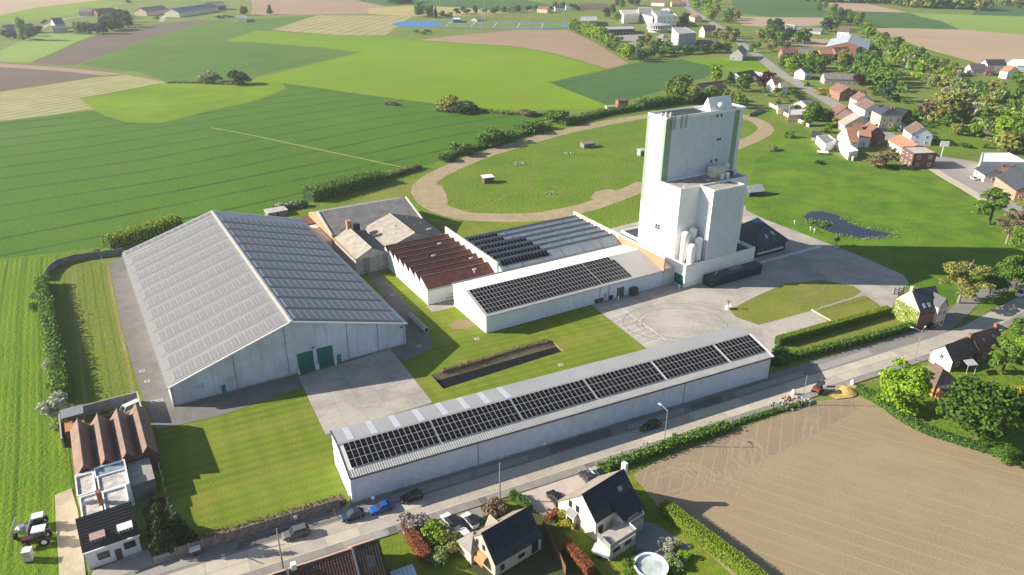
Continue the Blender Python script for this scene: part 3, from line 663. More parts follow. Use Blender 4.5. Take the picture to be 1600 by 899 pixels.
# ------------------------------------------------------------------ works buildings
def axes_inst(name, me, parent, o, X, Y, N):
    ob = bpy.data.objects.new(name, me); COL.objects.link(ob); ob.parent = parent
    r = parent
    while r.parent is not None: r = r.parent
    o = Vector(o) - r.location
    ob.matrix_basis = Matrix(((X.x, Y.x, N.x, o.x), (X.y, Y.y, N.y, o.y), (X.z, Y.z, N.z, o.z), (0, 0, 0, 1)))
    return ob
class Loc:            # identity frame for local meshes
    P = staticmethod(lambda a, b, z=0: Vector((a, b, z)))
def panel_mesh(name, w_, h_, cell, frame, nx=1, ny=1, t=0.05, gap=0.05):
    """a solar panel lying in XY, y downwards = -Y; frame sheet below, nx*ny cells proud of it"""
    mb = MB()
    mb.box(Loc, 0, w_, -h_, 0, 0, t*0.7, 0, cb=False)
    cw, ch = (w_ - gap*(nx + 1))/nx, (h_ - gap*(ny + 1))/ny
    for i in range(nx):
        for j in range(ny):
            x = gap + i*(cw + gap); y = -gap - j*(ch + gap)
            mb.face([(x, y - ch, t), (x + cw, y - ch, t), (x + cw, y, t), (x, y, t)], 1)
    return mb.mesh(name, [frame, cell])
def wall_panels(parent, fr, a0, a1, b, z0, z1, n, m, out=-1, t=0.06, gap=0.035, name='wall_panel', alongb=False, ztop=None):
    """cladding panels side by side, proud of the wall, with open joints"""
    for i in range(n):
        x0 = a0 + (a1 - a0)*i/n + gap; x1 = a0 + (a1 - a0)*(i + 1)/n - gap
        mb = MB()
        t0 = z1 if ztop is None else ztop(x0); t1 = z1 if ztop is None else ztop(x1)
        P = (lambda x, d, z: fr.P(b + d, x, z)) if alongb else (lambda x, d, z: fr.P(x, b + d, z))
        f0 = [P(x0, out*t, z0), P(x1, out*t, z0), P(x1, out*t, t1), P(x0, out*t, t0)]
        k0 = [P(x0, 0, z0), P(x1, 0, z0), P(x1, 0, t1), P(x0, 0, t0)]
        mb.solid(k0, f0)
        ob = mb.build(name, m, parent)
def gable(fr, a0, a1, b0, b1, he0, he1, hr, br, mb, m=0):
    """solid gable body, ridge along a at b=br"""
    pr = [(b0, 0), (b1, 0), (b1, he1), (br, hr), (b0, he0)]
    A = [fr.P(a0, b, z) for b, z in pr]; B = [fr.P(a1, b, z) for b, z in pr]
    mb.face(A[::-1], m); mb.face(B, m)
    mb.face([A[0], B[0], B[4], A[4]], m); mb.face([A[1], A[2], B[2], B[1]], m)
def rail(fr, a, b, z): return fr.P(a, b, z)

# ---- big warehouse: ridge along b
wh = thing('warehouse', 'huge pale warehouse with twin teal doors and solar rows on both roof slopes', 'warehouse', WH.P(26.5, 42))
mb = MB(); W_, D_ = 53.1, 84.0
prof = [(0, 0), (W_, 0), (W_, 5.75), (26.4, 13.4), (0, 4.85)]
A = [WH.P(a, 0, z) for a, z in prof]; B = [WH.P(a, D_, z) for a, z in prof]
mb.face(A); mb.face(B[::-1]); mb.face([A[0], A[4], B[4], B[0]]); mb.face([A[1], B[1], B[2], A[2]])
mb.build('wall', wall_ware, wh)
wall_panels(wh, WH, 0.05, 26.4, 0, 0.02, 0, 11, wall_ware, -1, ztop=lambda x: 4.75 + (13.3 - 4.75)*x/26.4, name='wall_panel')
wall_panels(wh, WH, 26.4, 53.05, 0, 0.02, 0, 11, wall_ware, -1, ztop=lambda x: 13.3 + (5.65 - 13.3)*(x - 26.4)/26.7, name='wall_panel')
mb = MB(); mb.box(WH, -.02, 26.6, -.12, 0, 0, .35); mb.box(WH, 35.1, 53.15, -.12, 0, 0, .35); o_ = mb.build('plinth', conc, wh); o_['kind'] = 'stuff'
def whz(a): return 4.85 + (13.4 - 4.85)*a/26.4 if a < 26.4 else 13.4 + (5.75 - 13.4)*(a - 26.4)/26.7
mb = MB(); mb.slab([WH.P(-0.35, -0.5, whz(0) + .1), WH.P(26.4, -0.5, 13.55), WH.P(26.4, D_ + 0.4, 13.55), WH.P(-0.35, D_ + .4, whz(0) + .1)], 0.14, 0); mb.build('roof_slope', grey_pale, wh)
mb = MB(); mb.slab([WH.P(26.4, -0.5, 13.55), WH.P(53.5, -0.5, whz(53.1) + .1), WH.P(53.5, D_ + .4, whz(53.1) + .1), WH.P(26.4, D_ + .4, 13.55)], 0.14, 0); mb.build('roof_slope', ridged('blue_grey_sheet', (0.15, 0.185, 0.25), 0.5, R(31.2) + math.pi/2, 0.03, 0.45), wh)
mb = MB()
for s, e in ((-0.6, 0.0), (0.0, 0.5)): mb.slab([WH.P(26.4 + s, -0.6, 13.66 - abs(s)*.3), WH.P(26.4 + e, -0.6, 13.66 - abs(e)*.3), WH.P(26.4 + e, D_ + .5, 13.66 - abs(e)*.3), WH.P(26.4 + s, D_ + .5, 13.66 - abs(s)*.3)], 0.08)
mb.build('ridge_cap', plain('pale_ridge_metal', (0.42, 0.41, 0.38), 0.5, var=0.1), wh)
for b in (-0.62, D_ + 0.42):
    mb = MB()
    for a0, a1 in ((-0.4, 26.4), (26.4, 53.5)): mb.slab([WH.P(a0, b, whz(max(a0, 0)) + .22), WH.P(a1, b, whz(min(a1, 53.1)) + .22), WH.P(a1, b + .2, whz(min(a1, 53.1)) + .22), WH.P(a0, b + .2, whz(max(a0, 0)) + .22)], 0.3)
    mb.build('verge_trim', white, wh)
mb = MB(); mb.box(WH, -0.62, -0.36, -0.4, D_ + .3, 4.62, 4.86, 0); mb.box(WH, 53.51, 53.75, -0.4, D_ + .3, 5.5, 5.74); mb.build('gutter', trim_grey, wh)
sl = math.hypot(26.4, 13.4 - 4.85)
XL = WH.u*1.0; NL = None
def slope_axes(p0, p1, fr_along):
    """X along fr_along, -Y down slope p0(top)->p1(bottom)"""
    Yd = (p1 - p0).normalized(); X = fr_along.normalized(); N = X.cross(-Yd)
    if N.z < 0: X = -X; N = X.cross(-Yd)
    return X, -Yd, N
# left slope: rows of pale solar panels, right slope: blue rows
pm_l = panel_mesh('pale_solar_panel', 1.62, 4.3, pv_pale, plain('pale_panel_frame', (0.28, 0.282, 0.285), .5, var=.04), 2, 3, 0.06, 0.13)
pm_e = panel_mesh('edge_panel', 1.95, 2.0, plain('edge_cells', (0.15, 0.155, 0.185), .4), plain('edge_frame', (0.45, 0.45, 0.45), .5), 1, 1, 0.08, 0.09)
dn = (WH.P(-.35, 0, 4.95) - WH.P(26.4, 0, 13.55)).normalized()
Xl = -WH.v; Yl = -dn; Nl = Xl.cross(Yl)
if Nl.z < 0: Xl = WH.v; Nl = Xl.cross(Yl)
rows = [1.1 + 6.6*k for k in range(12)]
for b in rows:
    for c in range(15):
        s0 = 1.5 + c*1.66
        # panel long side runs along b, short side down the slope
        o = WH.P(26.4, b, 13.56) + dn*s0
        ob = axes_inst('pale_solar_panel', pm_l, wh, o + WH.v*4.3, dn, WH.v, dn.cross(WH.v) if dn.cross(WH.v).z > 0 else -dn.cross(WH.v))
for c in range(13):
    o = WH.P(26.4, D_ - 2.0, 13.58) + dn*(0.6 + c*2.08)
    axes_inst('edge_panel', pm_e, wh, o + WH.v*2.0, dn, WH.v, dn.cross(WH.v) if dn.cross(WH.v).z > 0 else -dn.cross(WH.v))
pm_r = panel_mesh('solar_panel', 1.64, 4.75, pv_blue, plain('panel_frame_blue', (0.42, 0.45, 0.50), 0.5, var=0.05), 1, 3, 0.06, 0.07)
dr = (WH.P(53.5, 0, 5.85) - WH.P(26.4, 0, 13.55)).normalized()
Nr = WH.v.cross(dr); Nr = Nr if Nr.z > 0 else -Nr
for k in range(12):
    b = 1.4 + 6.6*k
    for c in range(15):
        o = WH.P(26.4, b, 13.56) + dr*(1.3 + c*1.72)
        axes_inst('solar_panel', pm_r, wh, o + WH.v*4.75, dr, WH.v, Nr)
mb = MB()
for k in range(12):
    b = 0.0 + 6.6*k
    mb.slab([WH.P(26.4, b + .15, 13.60) + dr*.8, WH.P(26.4, b + 1.1, 13.60) + dr*.8, WH.P(26.4, b + 1.1, 13.60) + dr*27.2, WH.P(26.4, b + .15, 13.60) + dr*27.2], 0.03)
mb.build('walkway_strip', plain('dark_blue_strip', (0.055, 0.075, 0.115), 0.5), wh)
mb = MB()
for k in range(13):
    b = 0.2 + 6.6*k
    mb.slab([WH.P(26.4, b, 13.60) + dn*.8, WH.P(26.4, b + .25, 13.60) + dn*.8, WH.P(26.4, b + .25, 13.60) + dn*27.2, WH.P(26.4, b, 13.60) + dn*27.2], 0.03)
mb.build('roof_batten', plain('warm_grey_batten', (0.20, 0.195, 0.18), 0.6), wh)
for a in (.4, 13.2, 24.6, 38.6, 46.0, 52.6):
    mb = MB(); mb.tube(WH.P(a, -.14, 0), WH.P(a, -.14, whz(a) - .2), .07, 6); mb.build('downpipe', trim_grey, wh)
for a0, a1 in ((26.7, 30.35), (31.25, 34.9)):
    mb = MB(); mb.box(WH, a0, a1, -0.16, -0.07, 0, 5.0); d = mb.build('door', green_door, wh)
    mb = MB()
    for z in (1.0, 2.0, 3.0, 4.0): mb.box(WH, a0 + .05, a1 - .05, -0.19, -0.165, z, z + .06)
    mb.build('door_rib', plain('teal_rib', (0.0, 0.10, 0.09), 0.5), d)
mb = MB(); mb.box(WH, 35.75, 36.7, -0.14, -0.07, 0, 2.1); mb.build('door', plain('blue_green_door', (0.03, 0.16, 0.17), 0.5), wh)
mb = MB(); mb.box(WH, 9.9, 10.8, -0.14, -0.07, 0, 2.1); mb.build('door', plain('teal_small_door', (0.02, 0.17, 0.17), 0.5), wh)
for a in (11.2, 4.4):
    mb = MB(); mb.box(WH, a, a + 2.2, -0.10, -0.065, 2.6, 3.9); mb.build('blanked_opening', plain('grey_blank', (0.44, 0.47, 0.52), 0.6), wh)
mb = MB(); mb.box(WH, 30.2, 30.7, -0.32, -0.08, 5.5, 5.75); mb.build('lamp', trim_dark, wh)
mb = MB(); mb.box(WH, 51.8, 52.3, -0.3, -0.08, 5.0, 5.3); mb.build('lamp', trim_dark, wh)
for i, (a, lab) in enumerate([(26.5, 'white guard post at the outer side of the darker teal door'), (30.55, 'white guard post between the teal doors, on the darker door side'), (31.05, 'white guard post between the teal doors, on the lighter door side'), (35.15, 'white guard post beside the small blue door')]):
    mb = MB(); mb.tube(WH.P(a, -0.75), WH.P(a, -0.75, 1.5), 0.18, 8); tag(mb.build('guard_post', white_clean), lab, 'post', 'guard posts at the warehouse doors')

# ---- long shed on the street
ls = thing('long_shed', 'long low white shed along the street with six black solar arrays', 'shed', LS.P(47, 6))
LL = 95.5
mb = MB(); gable(LS, 0, LL, 0, 12.5, 5.85, 7.15, 7.6, 7.5, mb); mb.build('wall', wall_shade_blue, ls)
wall_panels(ls, LS, 0.02, LL - .02, 0, 0.02, 5.72, 13, wall_shade_blue, -1, gap=.06, name='wall_panel')  # shaded front painted in the bluish tone, sunlit end left white
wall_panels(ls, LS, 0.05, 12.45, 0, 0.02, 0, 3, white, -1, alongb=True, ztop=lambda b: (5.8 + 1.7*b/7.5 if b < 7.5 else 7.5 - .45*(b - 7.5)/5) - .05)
mb = MB(); mb.slab([LS.P(-.1, 7.5, 7.72), LS.P(LL + .15, 7.5, 7.72), LS.P(LL + .15, 12.8, 7.25), LS.P(-.1, 12.8, 7.25)], 0.12); mb.build('roof_slope', grey_sheet, ls)
corr = ridged('corrugated_sheet', (0.50, 0.50, 0.48), 0.62, R(26.25), 0.10, 0.5, c2=(0.10, 0.10, 0.11), frac=0.28)
mb = MB(); mb.slab([LS.P(-.1, -.35, 5.88), LS.P(LL + .15, -.35, 5.88), LS.P(LL + .15, 7.5, 7.72), LS.P(-.1, 7.5, 7.72)], 0.12); mb.build('roof_slope', plain('white_roof_sheet', (0.66, 0.65, 0.62), .5, var=.06), ls)
# corrugation ribs left open along the eave and ridge
mb = MB()
n = int(LL/0.45)
for i in range(n):
    a = i*0.45 + .1
    for b0, b1 in ((-.34, 1.35), (7.0, 7.5)):
        z0 = 5.88 + (b0 + .35)*1.84/7.85; z1 = 5.88 + (b1 + .35)*1.84/7.85
        mb.slab([LS.P(a, b0, z0 + .05), LS.P(a + .2, b0, z0 + .05), LS.P(a + .2, b1, z1 + .05), LS.P(a, b1, z1 + .05)], 0.05)
tag(mb.build('roof_rib', plain('dark_rib', (0.30, 0.30, 0.29), 0.6), ls), kind='stuff')
mb = MB(); mb.box(LS, -.1, LL + .1, -.56, -.36, 5.62, 5.84); mb.build('gutter', trim_dark, ls)
mb = MB(); mb.slab([LS.P(-.1, 7.3, 7.74), LS.P(LL + .15, 7.3, 7.74), LS.P(LL + .15, 7.75, 7.76), LS.P(-.1, 7.75, 7.76)], 0.06); mb.build('ridge_cap', trim_grey, ls)
mb = MB()
for b0, z0, b1, z1 in ((-.4, 5.97, 7.5, 7.82),): 
    for a in (-.22,): mb.slab([LS.P(a, b0, z0), LS.P(a + .15, b0, z0), LS.P(a + .15, b1, z1), LS.P(a, b1, z1)], 0.2)
mb.slab([LS.P(-.22, 7.5, 7.80), LS.P(-.07, 7.5, 7.80), LS.P(-.07, 12.8, 7.33), LS.P(-.22, 12.8, 7.33)], 0.2)
mb.build('verge_trim', trim_dark, ls)
mb = MB(); mb.slab([LS.P(LL + .1, -.4, 5.99), LS.P(LL + .45, -.4, 5.99), LS.P(LL + .45, 7.6, 7.84), LS.P(LL + .1, 7.6, 7.84)], 0.25); mb.build('verge_trim', white_clean, ls)
for a in (2.0, 6.4, 10.9, 15.6, 20.4, 24.9, 29.3, 33.7):
    mb = MB(); mb.slab([LS.P(a, 7.85, 7.735), LS.P(a + 1.15, 7.85, 7.735), LS.P(a + 1.15, 12.75, 7.29), LS.P(a, 12.75, 7.29)], 0.05); mb.build('roof_light', translucent_sheet, ls)
dls = (LS.P(0, 0, 5.96) - LS.P(0, 7.5, 7.72)).normalized()
Nls = LS.u.cross(-dls); Nls = Nls if Nls.z > 0 else -Nls
frame_pale = plain('aluminium_frame', (0.55, 0.55, 0.54), 0.5, var=0.05)
pm_b = panel_mesh('solar_panel', 1.0, 1.92, pv_black, frame_pale, 1, 2, 0.07, 0.045)
ARR = [(0.75, 16), (17.45, 16), (34.2, 16), (51.0, 16), (67.95, 16), (84.95, 10)]
for a0, n in ARR:
    for c in range(n):
        for r in range(3):
            o = LS.P(a0 + c*1.025, 7.25, 7.76) + dls*(0.05 + r*1.95) + Nls*0.03
            axes_inst('solar_panel', pm_b, ls, o, LS.u, -dls, Nls)
mb = MB(); mb.tube(LS.P(24, -.14, 0), LS.P(24, -.14, 5.7), 0.07); mb.tube(LS.P(71.6, -.14, 0), LS.P(71.6, -.14, 5.7), 0.07); mb.build('downpipe', trim_grey, ls)
mb = MB(); mb.box(LS, -.02, LL + .02, -.1, 0, 0, .4); mb.build('plinth', conc, ls)
mb = MB(); mb.box(LS, 11.5, 12.1, -.2, -.07, 1.6, 2.0); mb.build('wall_sign', white_clean, ls)

# ---- middle shed
ms = thing('middle_shed', 'white shed between the saw-tooth halls and the lawn with solar panels on top', 'shed', MS.P(28, 9))
ML = 57.0
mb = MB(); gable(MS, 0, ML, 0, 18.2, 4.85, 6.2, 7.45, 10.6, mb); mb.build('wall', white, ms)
wall_panels(ms, MS, 0.02, 34.8, 0, 0.02, 4.7, 7, wall_shade_blue, -1)
wall_panels(ms, MS, 35.0, 56.9, 0, 0.02, 4.7, 5, wall_shade_blue, -1)
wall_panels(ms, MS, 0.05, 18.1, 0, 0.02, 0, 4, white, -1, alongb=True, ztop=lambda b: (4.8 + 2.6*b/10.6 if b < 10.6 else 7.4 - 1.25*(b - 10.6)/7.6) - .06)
mb = MB(); mb.slab([MS.P(-.2, -.3, 4.9), MS.P(ML, -.3, 4.9), MS.P(ML, 10.6, 7.55), MS.P(-.2, 10.6, 7.55)], 0.12); mb.build('roof_slope', plain('light_grey_sheet', (0.40, 0.40, 0.39), 0.5, var=0.05, scale=0.2), ms)
mb = MB(); mb.slab([MS.P(-.2, 10.6, 7.55), MS.P(ML, 10.6, 7.55), MS.P(ML, 18.4, 6.3), MS.P(-.2, 18.4, 6.3)], 0.12); mb.build('roof_slope', plain('cream_white_sheet', (0.74, 0.72, 0.66), 0.5, var=0.04), ms)
mb = MB(); mb.box(MS, -.2, ML, -.5, -.31, 4.66, 4.86); mb.build('gutter', trim_grey, ms)
mb = MB(); mb.box(MS, -.2, 56.4, 18.45, 18.9, 5.9, 6.5); mb.build('valley_gutter', plain('zinc', (0.25, 0.26, 0.28), 0.45, 0.3), ms)
dms = (MS.P(0, -.3, 4.9) - MS.P(0, 10.6, 7.55)).normalized()
Nms = MS.u.cross(-dms); Nms = Nms if Nms.z > 0 else -Nms
pm_m = panel_mesh('solar_panel', 0.99, 1.62, pv_black, frame_pale, 1, 1, 0.07, 0.05)
for c in range(45):
    a = 0.45 + c*1.015 + (0.25 if c > 34 else 0)
    for r in range(6):
        if c > 43 and r == 0: continue
        o = MS.P(a, 10.35, 7.50) + dms*(r*1.68) + Nms*0.05
        axes_inst('solar_panel', pm_m, ms, o, MS.u, -dms, Nms)
for a0, a1, z1, nm, m in [(41.0, 43.5, 3.0, 'door', plain('dark_grey_door', (0.10, 0.10, 0.11), 0.5)), (36.6, 37.6, 2.4, 'door', plain('pale_blue_door', (0.35, 0.42, 0.5), 0.5))]:
    mb = MB(); mb.box(MS, a0, a1, -.14, -.065, 0.02, z1); mb.build(nm, m, ms)
mb = MB(); mb.box(MS, 35.0, 35.2, -.2, -.02, 0, 4.7); mb.box(MS, 38.1, 38.3, -.2, -.02, 0, 4.7); mb.build('downpipe', trim_grey, ms)
mb = MB(); mb.box(MS, 45.2, 47.4, -1.6, -.2, 0, 2.2); o = mb.build('switch_cabinet', plain('dark_cabinet', (0.05, 0.055, 0.06), 0.5)); tag(o, 'dark equipment cabinet against the middle shed wall by its grey door', 'cabinet')
mb = MB(); mb.box(MS, 57.0, 61.7, 0.02, 18, 0, 4.9); mb.box(MS, 56.9, 61.7, -0.1, 0.02, 4.9, 5.1); mb.build('link_block', plain('grey_white_wall', (0.55, 0.57, 0.60), 0.55), ms)

# ---- saw-tooth halls
def saw(parent, fr, a0, a1, pk, b_front, zv, zp, wallm, roofm, glazem, b_back):
    """teeth: slopes face the front (-b), steep glazing behind each peak"""
    prof = [(b_front, zv)]
    for i, b in enumerate(pk):
        prof.append((b, zp)); prof.append((b + 0.35, zv + 0.15))
    prof.append((b_back, zv + .15))
    for a, fl in ((a0, 0), (a1, 1)):
        mb = MB()
        for i in range(len(prof) - 1):
            (b0, z0), (b1, z1) = prof[i], prof[i + 1]
            q = [fr.P(a, b0, 0), fr.P(a, b1, 0), fr.P(a, b1, z1), fr.P(a, b0, z0)]
            mb.face(q if fl else q[::-1])
        mb.build('wall', wallm, parent)
    mb = MB(); mb.face([fr.P(a0, b_front, 0), fr.P(a1, b_front, 0), fr.P(a1, b_front, zv), fr.P(a0, b_front, zv)]); mb.build('wall', wallm, parent)
    mb = MB(); mb.face([fr.P(a1, b_back, 0), fr.P(a0, b_back, 0), fr.P(a0, b_back, zv + .15), fr.P(a1, b_back, zv + .15)]); mb.build('wall', wallm, parent)
    for i in range(len(prof) - 1):
        (b0, z0), (b1, z1) = prof[i], prof[i + 1]
        if i % 2 == 0 and i < 2*len(pk):
            mb = MB(); mb.slab([fr.P(a0 + .03, b0 + (0 if i == 0 else .02), z0 + .1), fr.P(a1 - .03, b0 + (0 if i == 0 else .02), z0 + .1), fr.P(a1 - .03, b1, z1 + .1), fr.P(a0 + .03, b1, z1 + .1)], 0.1); mb.build('roof_slope', roofm, parent)
        else:
            mb = MB(); mb.face([fr.P(a0, b0 + .02, z0), fr.P(a0, b1 + .02, z1), fr.P(a1, b1 + .02, z1), fr.P(a1, b0 + .02, z0)][::-1]); mb.build('north_light', glazem, parent)
    return prof
rh = thing('saw_tooth_hall', 'white saw-tooth hall with eight dark red roof slopes', 'hall', MS.P(5, 36))
pk_r = [26.0, 29.8, 33.5, 37.1, 40.8, 44.4, 48.0, 51.8]
saw(rh, MS, -6.0, 14.9, pk_r, 21.8, 4.6, 6.65, white, fibre_rd, pane, 54.0)
mb = MB()
for b in pk_r: mb.tube(MS.P(-6.1, b, 6.78), MS.P(14.9, b, 6.78), 0.09, 6)
mb.build('ridge_tile', plain('pale_ridge', (0.40, 0.33, 0.30), 0.8), rh)
for (a, b) in [(9.2, 23.6), (12.2, 31.2), (3.6, 38.3), (9.2, 46.0)]:
    z = 4.6 + 2.05*0.4 + .1
    mb = MB(); p = MS.P(a, b, z - .2); mb.tube(p, p + Vector((0, 0, 1.5)), 0.13, 8); mb.tube(p + Vector((0, 0, 1.3)) - MS.u*.55, p + Vector((0, 0, 1.3)) + MS.u*.55, 0.2, 8); mb.build('roof_vent', white_clean, rh)
mb = MB(); mb.solid([MS.P(14.95, 21.0, 0), MS.P(15.35, 21.0, 0), MS.P(15.35, 54, 0), MS.P(14.95, 54, 0)], [MS.P(14.95, 21.0, 8.3), MS.P(15.35, 21.0, 8.3), MS.P(15.35, 54, 8.3), MS.P(14.95, 54, 8.3)]); mb.build('parapet_wall', cream, rh)
mb = MB(); mb.box(MS, -6.1, 14.9, 21.45, 21.79, 4.3, 4.62); mb.build('gutter', trim_grey, rh)
mb = MB()
for a in (-1.6, 0.9): mb.tube(MS.P(a, 19.5, 0), MS.P(a, 19.5, 2.0), 0.08)
mb.tube(MS.P(-1.6, 19.5, 2.0), MS.P(0.9, 19.5, 2.0), 0.08); mb.tube(MS.P(0.9, 19.5, 2), MS.P(0.9, 21.7, 2), 0.08)
tag(mb.build('pipe_frame', trim_dark), 'dark pipe frame on the slab beside the red saw-tooth hall', 'pipe frame')
bh = thing('saw_tooth_hall', 'grey-blue saw-tooth hall with solar panels on its left bays', 'hall', MS.P(36, 30))
pk_b = [22.8, 26.7, 30.5, 34.35, 38.2, 42.0]
saw(bh, MS, 15.4, 56.5, pk_b, 18.95, 6.55, 8.4, wall_shade_blue, blue_sheet, pane_blue, 44.0)
for b in pk_b:
    mb = MB(); mb.slab([MS.P(15.5, b - .45, 8.42), MS.P(56.4, b - .45, 8.42), MS.P(56.4, b + .12, 8.62), MS.P(15.5, b + .12, 8.62)], .12); mb.build('ridge_cap', plain('dark_ridge_cap', (0.085, 0.10, 0.12), .5), bh)
for a in (22, 29, 36, 43, 50):
    for i, b in enumerate(pk_b):
        b0 = 18.95 if i == 0 else pk_b[i - 1] + .35
        mb = MB(); mb.slab([MS.P(a, b0, 6.74), MS.P(a + .18, b0, 6.74), MS.P(a + .18, b - .4, 8.44), MS.P(a, b - .4, 8.44)], .04); mb.build('roof_seam', trim_grey, bh)
pm_s = panel_mesh('solar_panel', 0.98, 1.9, pv_black, trim_dark, 1, 1, 0.06, 0.04)
for i, b in enumerate(pk_b):
    b0 = 18.95 if i == 0 else pk_b[i - 1] + .35
    z0 = 6.65; top = MS.P(0, b, 8.5); bot = MS.P(0, b0, z0 + .15)
    d = (bot - top).normalized(); N = MS.u.cross(-d); N = N if N.z > 0 else -N
    for c in range([14, 14, 14, 14, 9, 9][i]):
        o = MS.P(16.3 + c*1.12, b, 8.5) + d*0.9 + N*0.18
        dd = (d - N*0.10).normalized(); NN = MS.u.cross(-dd); NN = NN if NN.z > 0 else -NN
        axes_inst('solar_panel', pm_s, bh, o, MS.u, -dd, NN)
# stepped parapet of brick between the halls and the tower
pw = thing('parapet_wall', 'long orange brick parapet wall with a pale coping, in front of the white tower', 'wall', MS.P(57, 20))
mb = MB(); mb.box(MS, 56.95, 57.35, -.6, 20.5, 4.2, 8.7); mb.build('brick_face', brick_or, pw)
mb = MB(); mb.box(MS, 56.95, 57.35, 20.52, 44.2, 0, 8.7); mb.build('rendered_face', plain('pinkish_render', (0.60, 0.48, 0.40), 0.8, var=0.12, streak=0.2), pw)
mb = MB(); mb.box(MS, 56.75, 57.55, -.75, 44.3, 8.7, 9.0); mb.build('coping', cream, pw)

# ---- old grey-roofed stores behind
def gable_b(parent, fr, a0, a1, ar, b0, b1, he0, he1, hr, wallm, m0, m1, over=.3, gm=None):
    """ridge along b"""
    mb = MB(); pr = [(a0, 0), (a1, 0), (a1, he1), (ar, hr), (a0, he0)]
    A = [fr.P(a, b0, z) for a, z in pr]; B = [fr.P(a, b1, z) for a, z in pr]
    mb.face(A); mb.face(B[::-1]); mb.face([A[0], A[4], B[4], B[0]]); mb.face([A[1], B[1], B[2], A[2]]); mb.build('wall', wallm, parent)
    k0 = (hr - he0)/(ar - a0); k1 = (hr - he1)/(a1 - ar)
    mb = MB(); mb.slab([fr.P(a0 - over, b0 - over, he0 - over*k0 + .1), fr.P(ar, b0 - over, hr + .1), fr.P(ar, b1, hr + .1), fr.P(a0 - over, b1, he0 - over*k0 + .1)], .1); mb.build('roof_slope', m0, parent)
    mb = MB(); mb.slab([fr.P(ar, b0 - over, hr + .1), fr.P(a1 + over, b0 - over, he1 - over*k1 + .1), fr.P(a1 + over, b1, he1 - over*k1 + .1), fr.P(ar, b1, hr + .1)], .1); mb.build('roof_slope', m1, parent)
    mb = MB(); mb.tube(fr.P(ar, b0 - over, hr + .12), fr.P(ar, b1, hr + .12), .14, 6); mb.build('ridge_tile', fibre_bg, parent)
og = thing('old_store', 'long old grey-roofed store with an orange brick gable behind the warehouse', 'store', MS.P(0, 86))
mb = MB(); pr = [(73, 0), (98, 0), (98, 4.9), (85.8, 8.6), (73, 4.9)]
A = [MS.P(-15.4, b, z) for b, z in pr]; B = [MS.P(15.2, b, z) for b, z in pr]
mb.face(A[::-1], 1); mb.face(B, 0); mb.face([A[0], B[0], B[4], A[4]]); mb.face([A[1], A[2], B[2], B[1]]); mb.build('wall', [conc, brick_or], og)
for b0, b1, z0, z1 in ((72.6, 85.8, 4.9, 8.7), (85.8, 98.4, 8.7, 4.9)):
    mb = MB(); mb.slab([MS.P(-15.2, b0, z0), MS.P(15.2, b0, z0), MS.P(15.2, b1, z1), MS.P(-15.2, b1, z1)], .12); mb.build('roof_slope', ridged('old_slate_sheet', (0.20, 0.195, 0.19), 1.1, R(30.7) + math.pi/2, 0.05, 0.85, var=0.22), og)
mb = MB(); mb.slab([MS.P(15.2, 72.6, 5.2), MS.P(15.7, 72.6, 5.2), MS.P(15.7, 85.8, 9.0), MS.P(15.2, 85.8, 9.0)], .5); mb.build('verge_trim', cream, og); mb = MB(); mb.slab([MS.P(-15.9, 72.6, 5.2), MS.P(-15.3, 72.6, 5.2), MS.P(-15.3, 85.8, 8.95), MS.P(-15.9, 85.8, 8.95)], .3); mb.build('verge_trim', cream, og)
mb = MB(); mb.box(MS, -19.5, -15.6, 73, 92, 0, 3.2); mb.build('lean_to', cream, og)
mb = MB(); mb.box(MS, -21, -15.6, 90, 98, 0, 3.6); mb.build('lean_to', brick_dk, og)
ol = thing('old_store', 'old store with a brick chimney on its beige and dark roof', 'store', MS.P(-10, 60))
gable_b(ol, MS, -15.8, -5.2, -10.8, 50.2, 69.5, 5.1, 5.0, 7.7, conc_lt, fibre_bg, felt_dk)
for i in range(5):
    mb = MB(); x0, x1 = -15.75 + i*2.11, -15.75 + i*2.11 + 2.03; zt = lambda a: (5.0 + (7.6 - 5.0)*(a + 15.8)/5 if a < -10.8 else 7.6 - 2.6*(a + 10.8)/5.6) - .12
    mb.solid([MS.P(x0, 50.19, 0.02), MS.P(x1, 50.19, 0.02), MS.P(x1, 50.19, 4.9), MS.P(x0, 50.19, 4.9)], [MS.P(x0, 50.1, .02), MS.P(x1, 50.1, .02), MS.P(x1, 50.1, 4.9), MS.P(x0, 50.1, 4.9)]); mb.build('wall_panel', conc_dk if i in (1,) else conc, ol)
mb = MB(); mb.box(MS, -11.6, -10.2, 68.6, 69.9, 6.5, 10.0); mb.box(MS, -11.75, -10.05, 68.5, 70.05, 10.0, 10.2); mb.build('chimney', brick_or, ol)
mb = MB(); mb.box(MS, -9.4, -7.2, 69.6, 71.5, 4, 8.4); mb.build('dark_hatch', trim_dark, ol)
mb = MB(); mb.slab([MS.P(-16.4, 49.8, 5.25), MS.P(-15.9, 49.8, 5.25), MS.P(-15.9, 69.6, 5.25), MS.P(-16.4, 69.6, 5.25)], .3); mb.build('gutter', plain('rusty_gutter', (0.42, 0.26, 0.17), 0.8, var=0.2), ol)
orr = thing('old_store', 'wider old store with beige and dark slopes next to the red saw-tooth hall', 'store', MS.P(5, 64))
gable_b(orr, MS, -4.2, 15.3, 4.8, 54.2, 74.5, 4.9, 5.0, 8.1, conc_lt, fibre_bg, felt_dk)
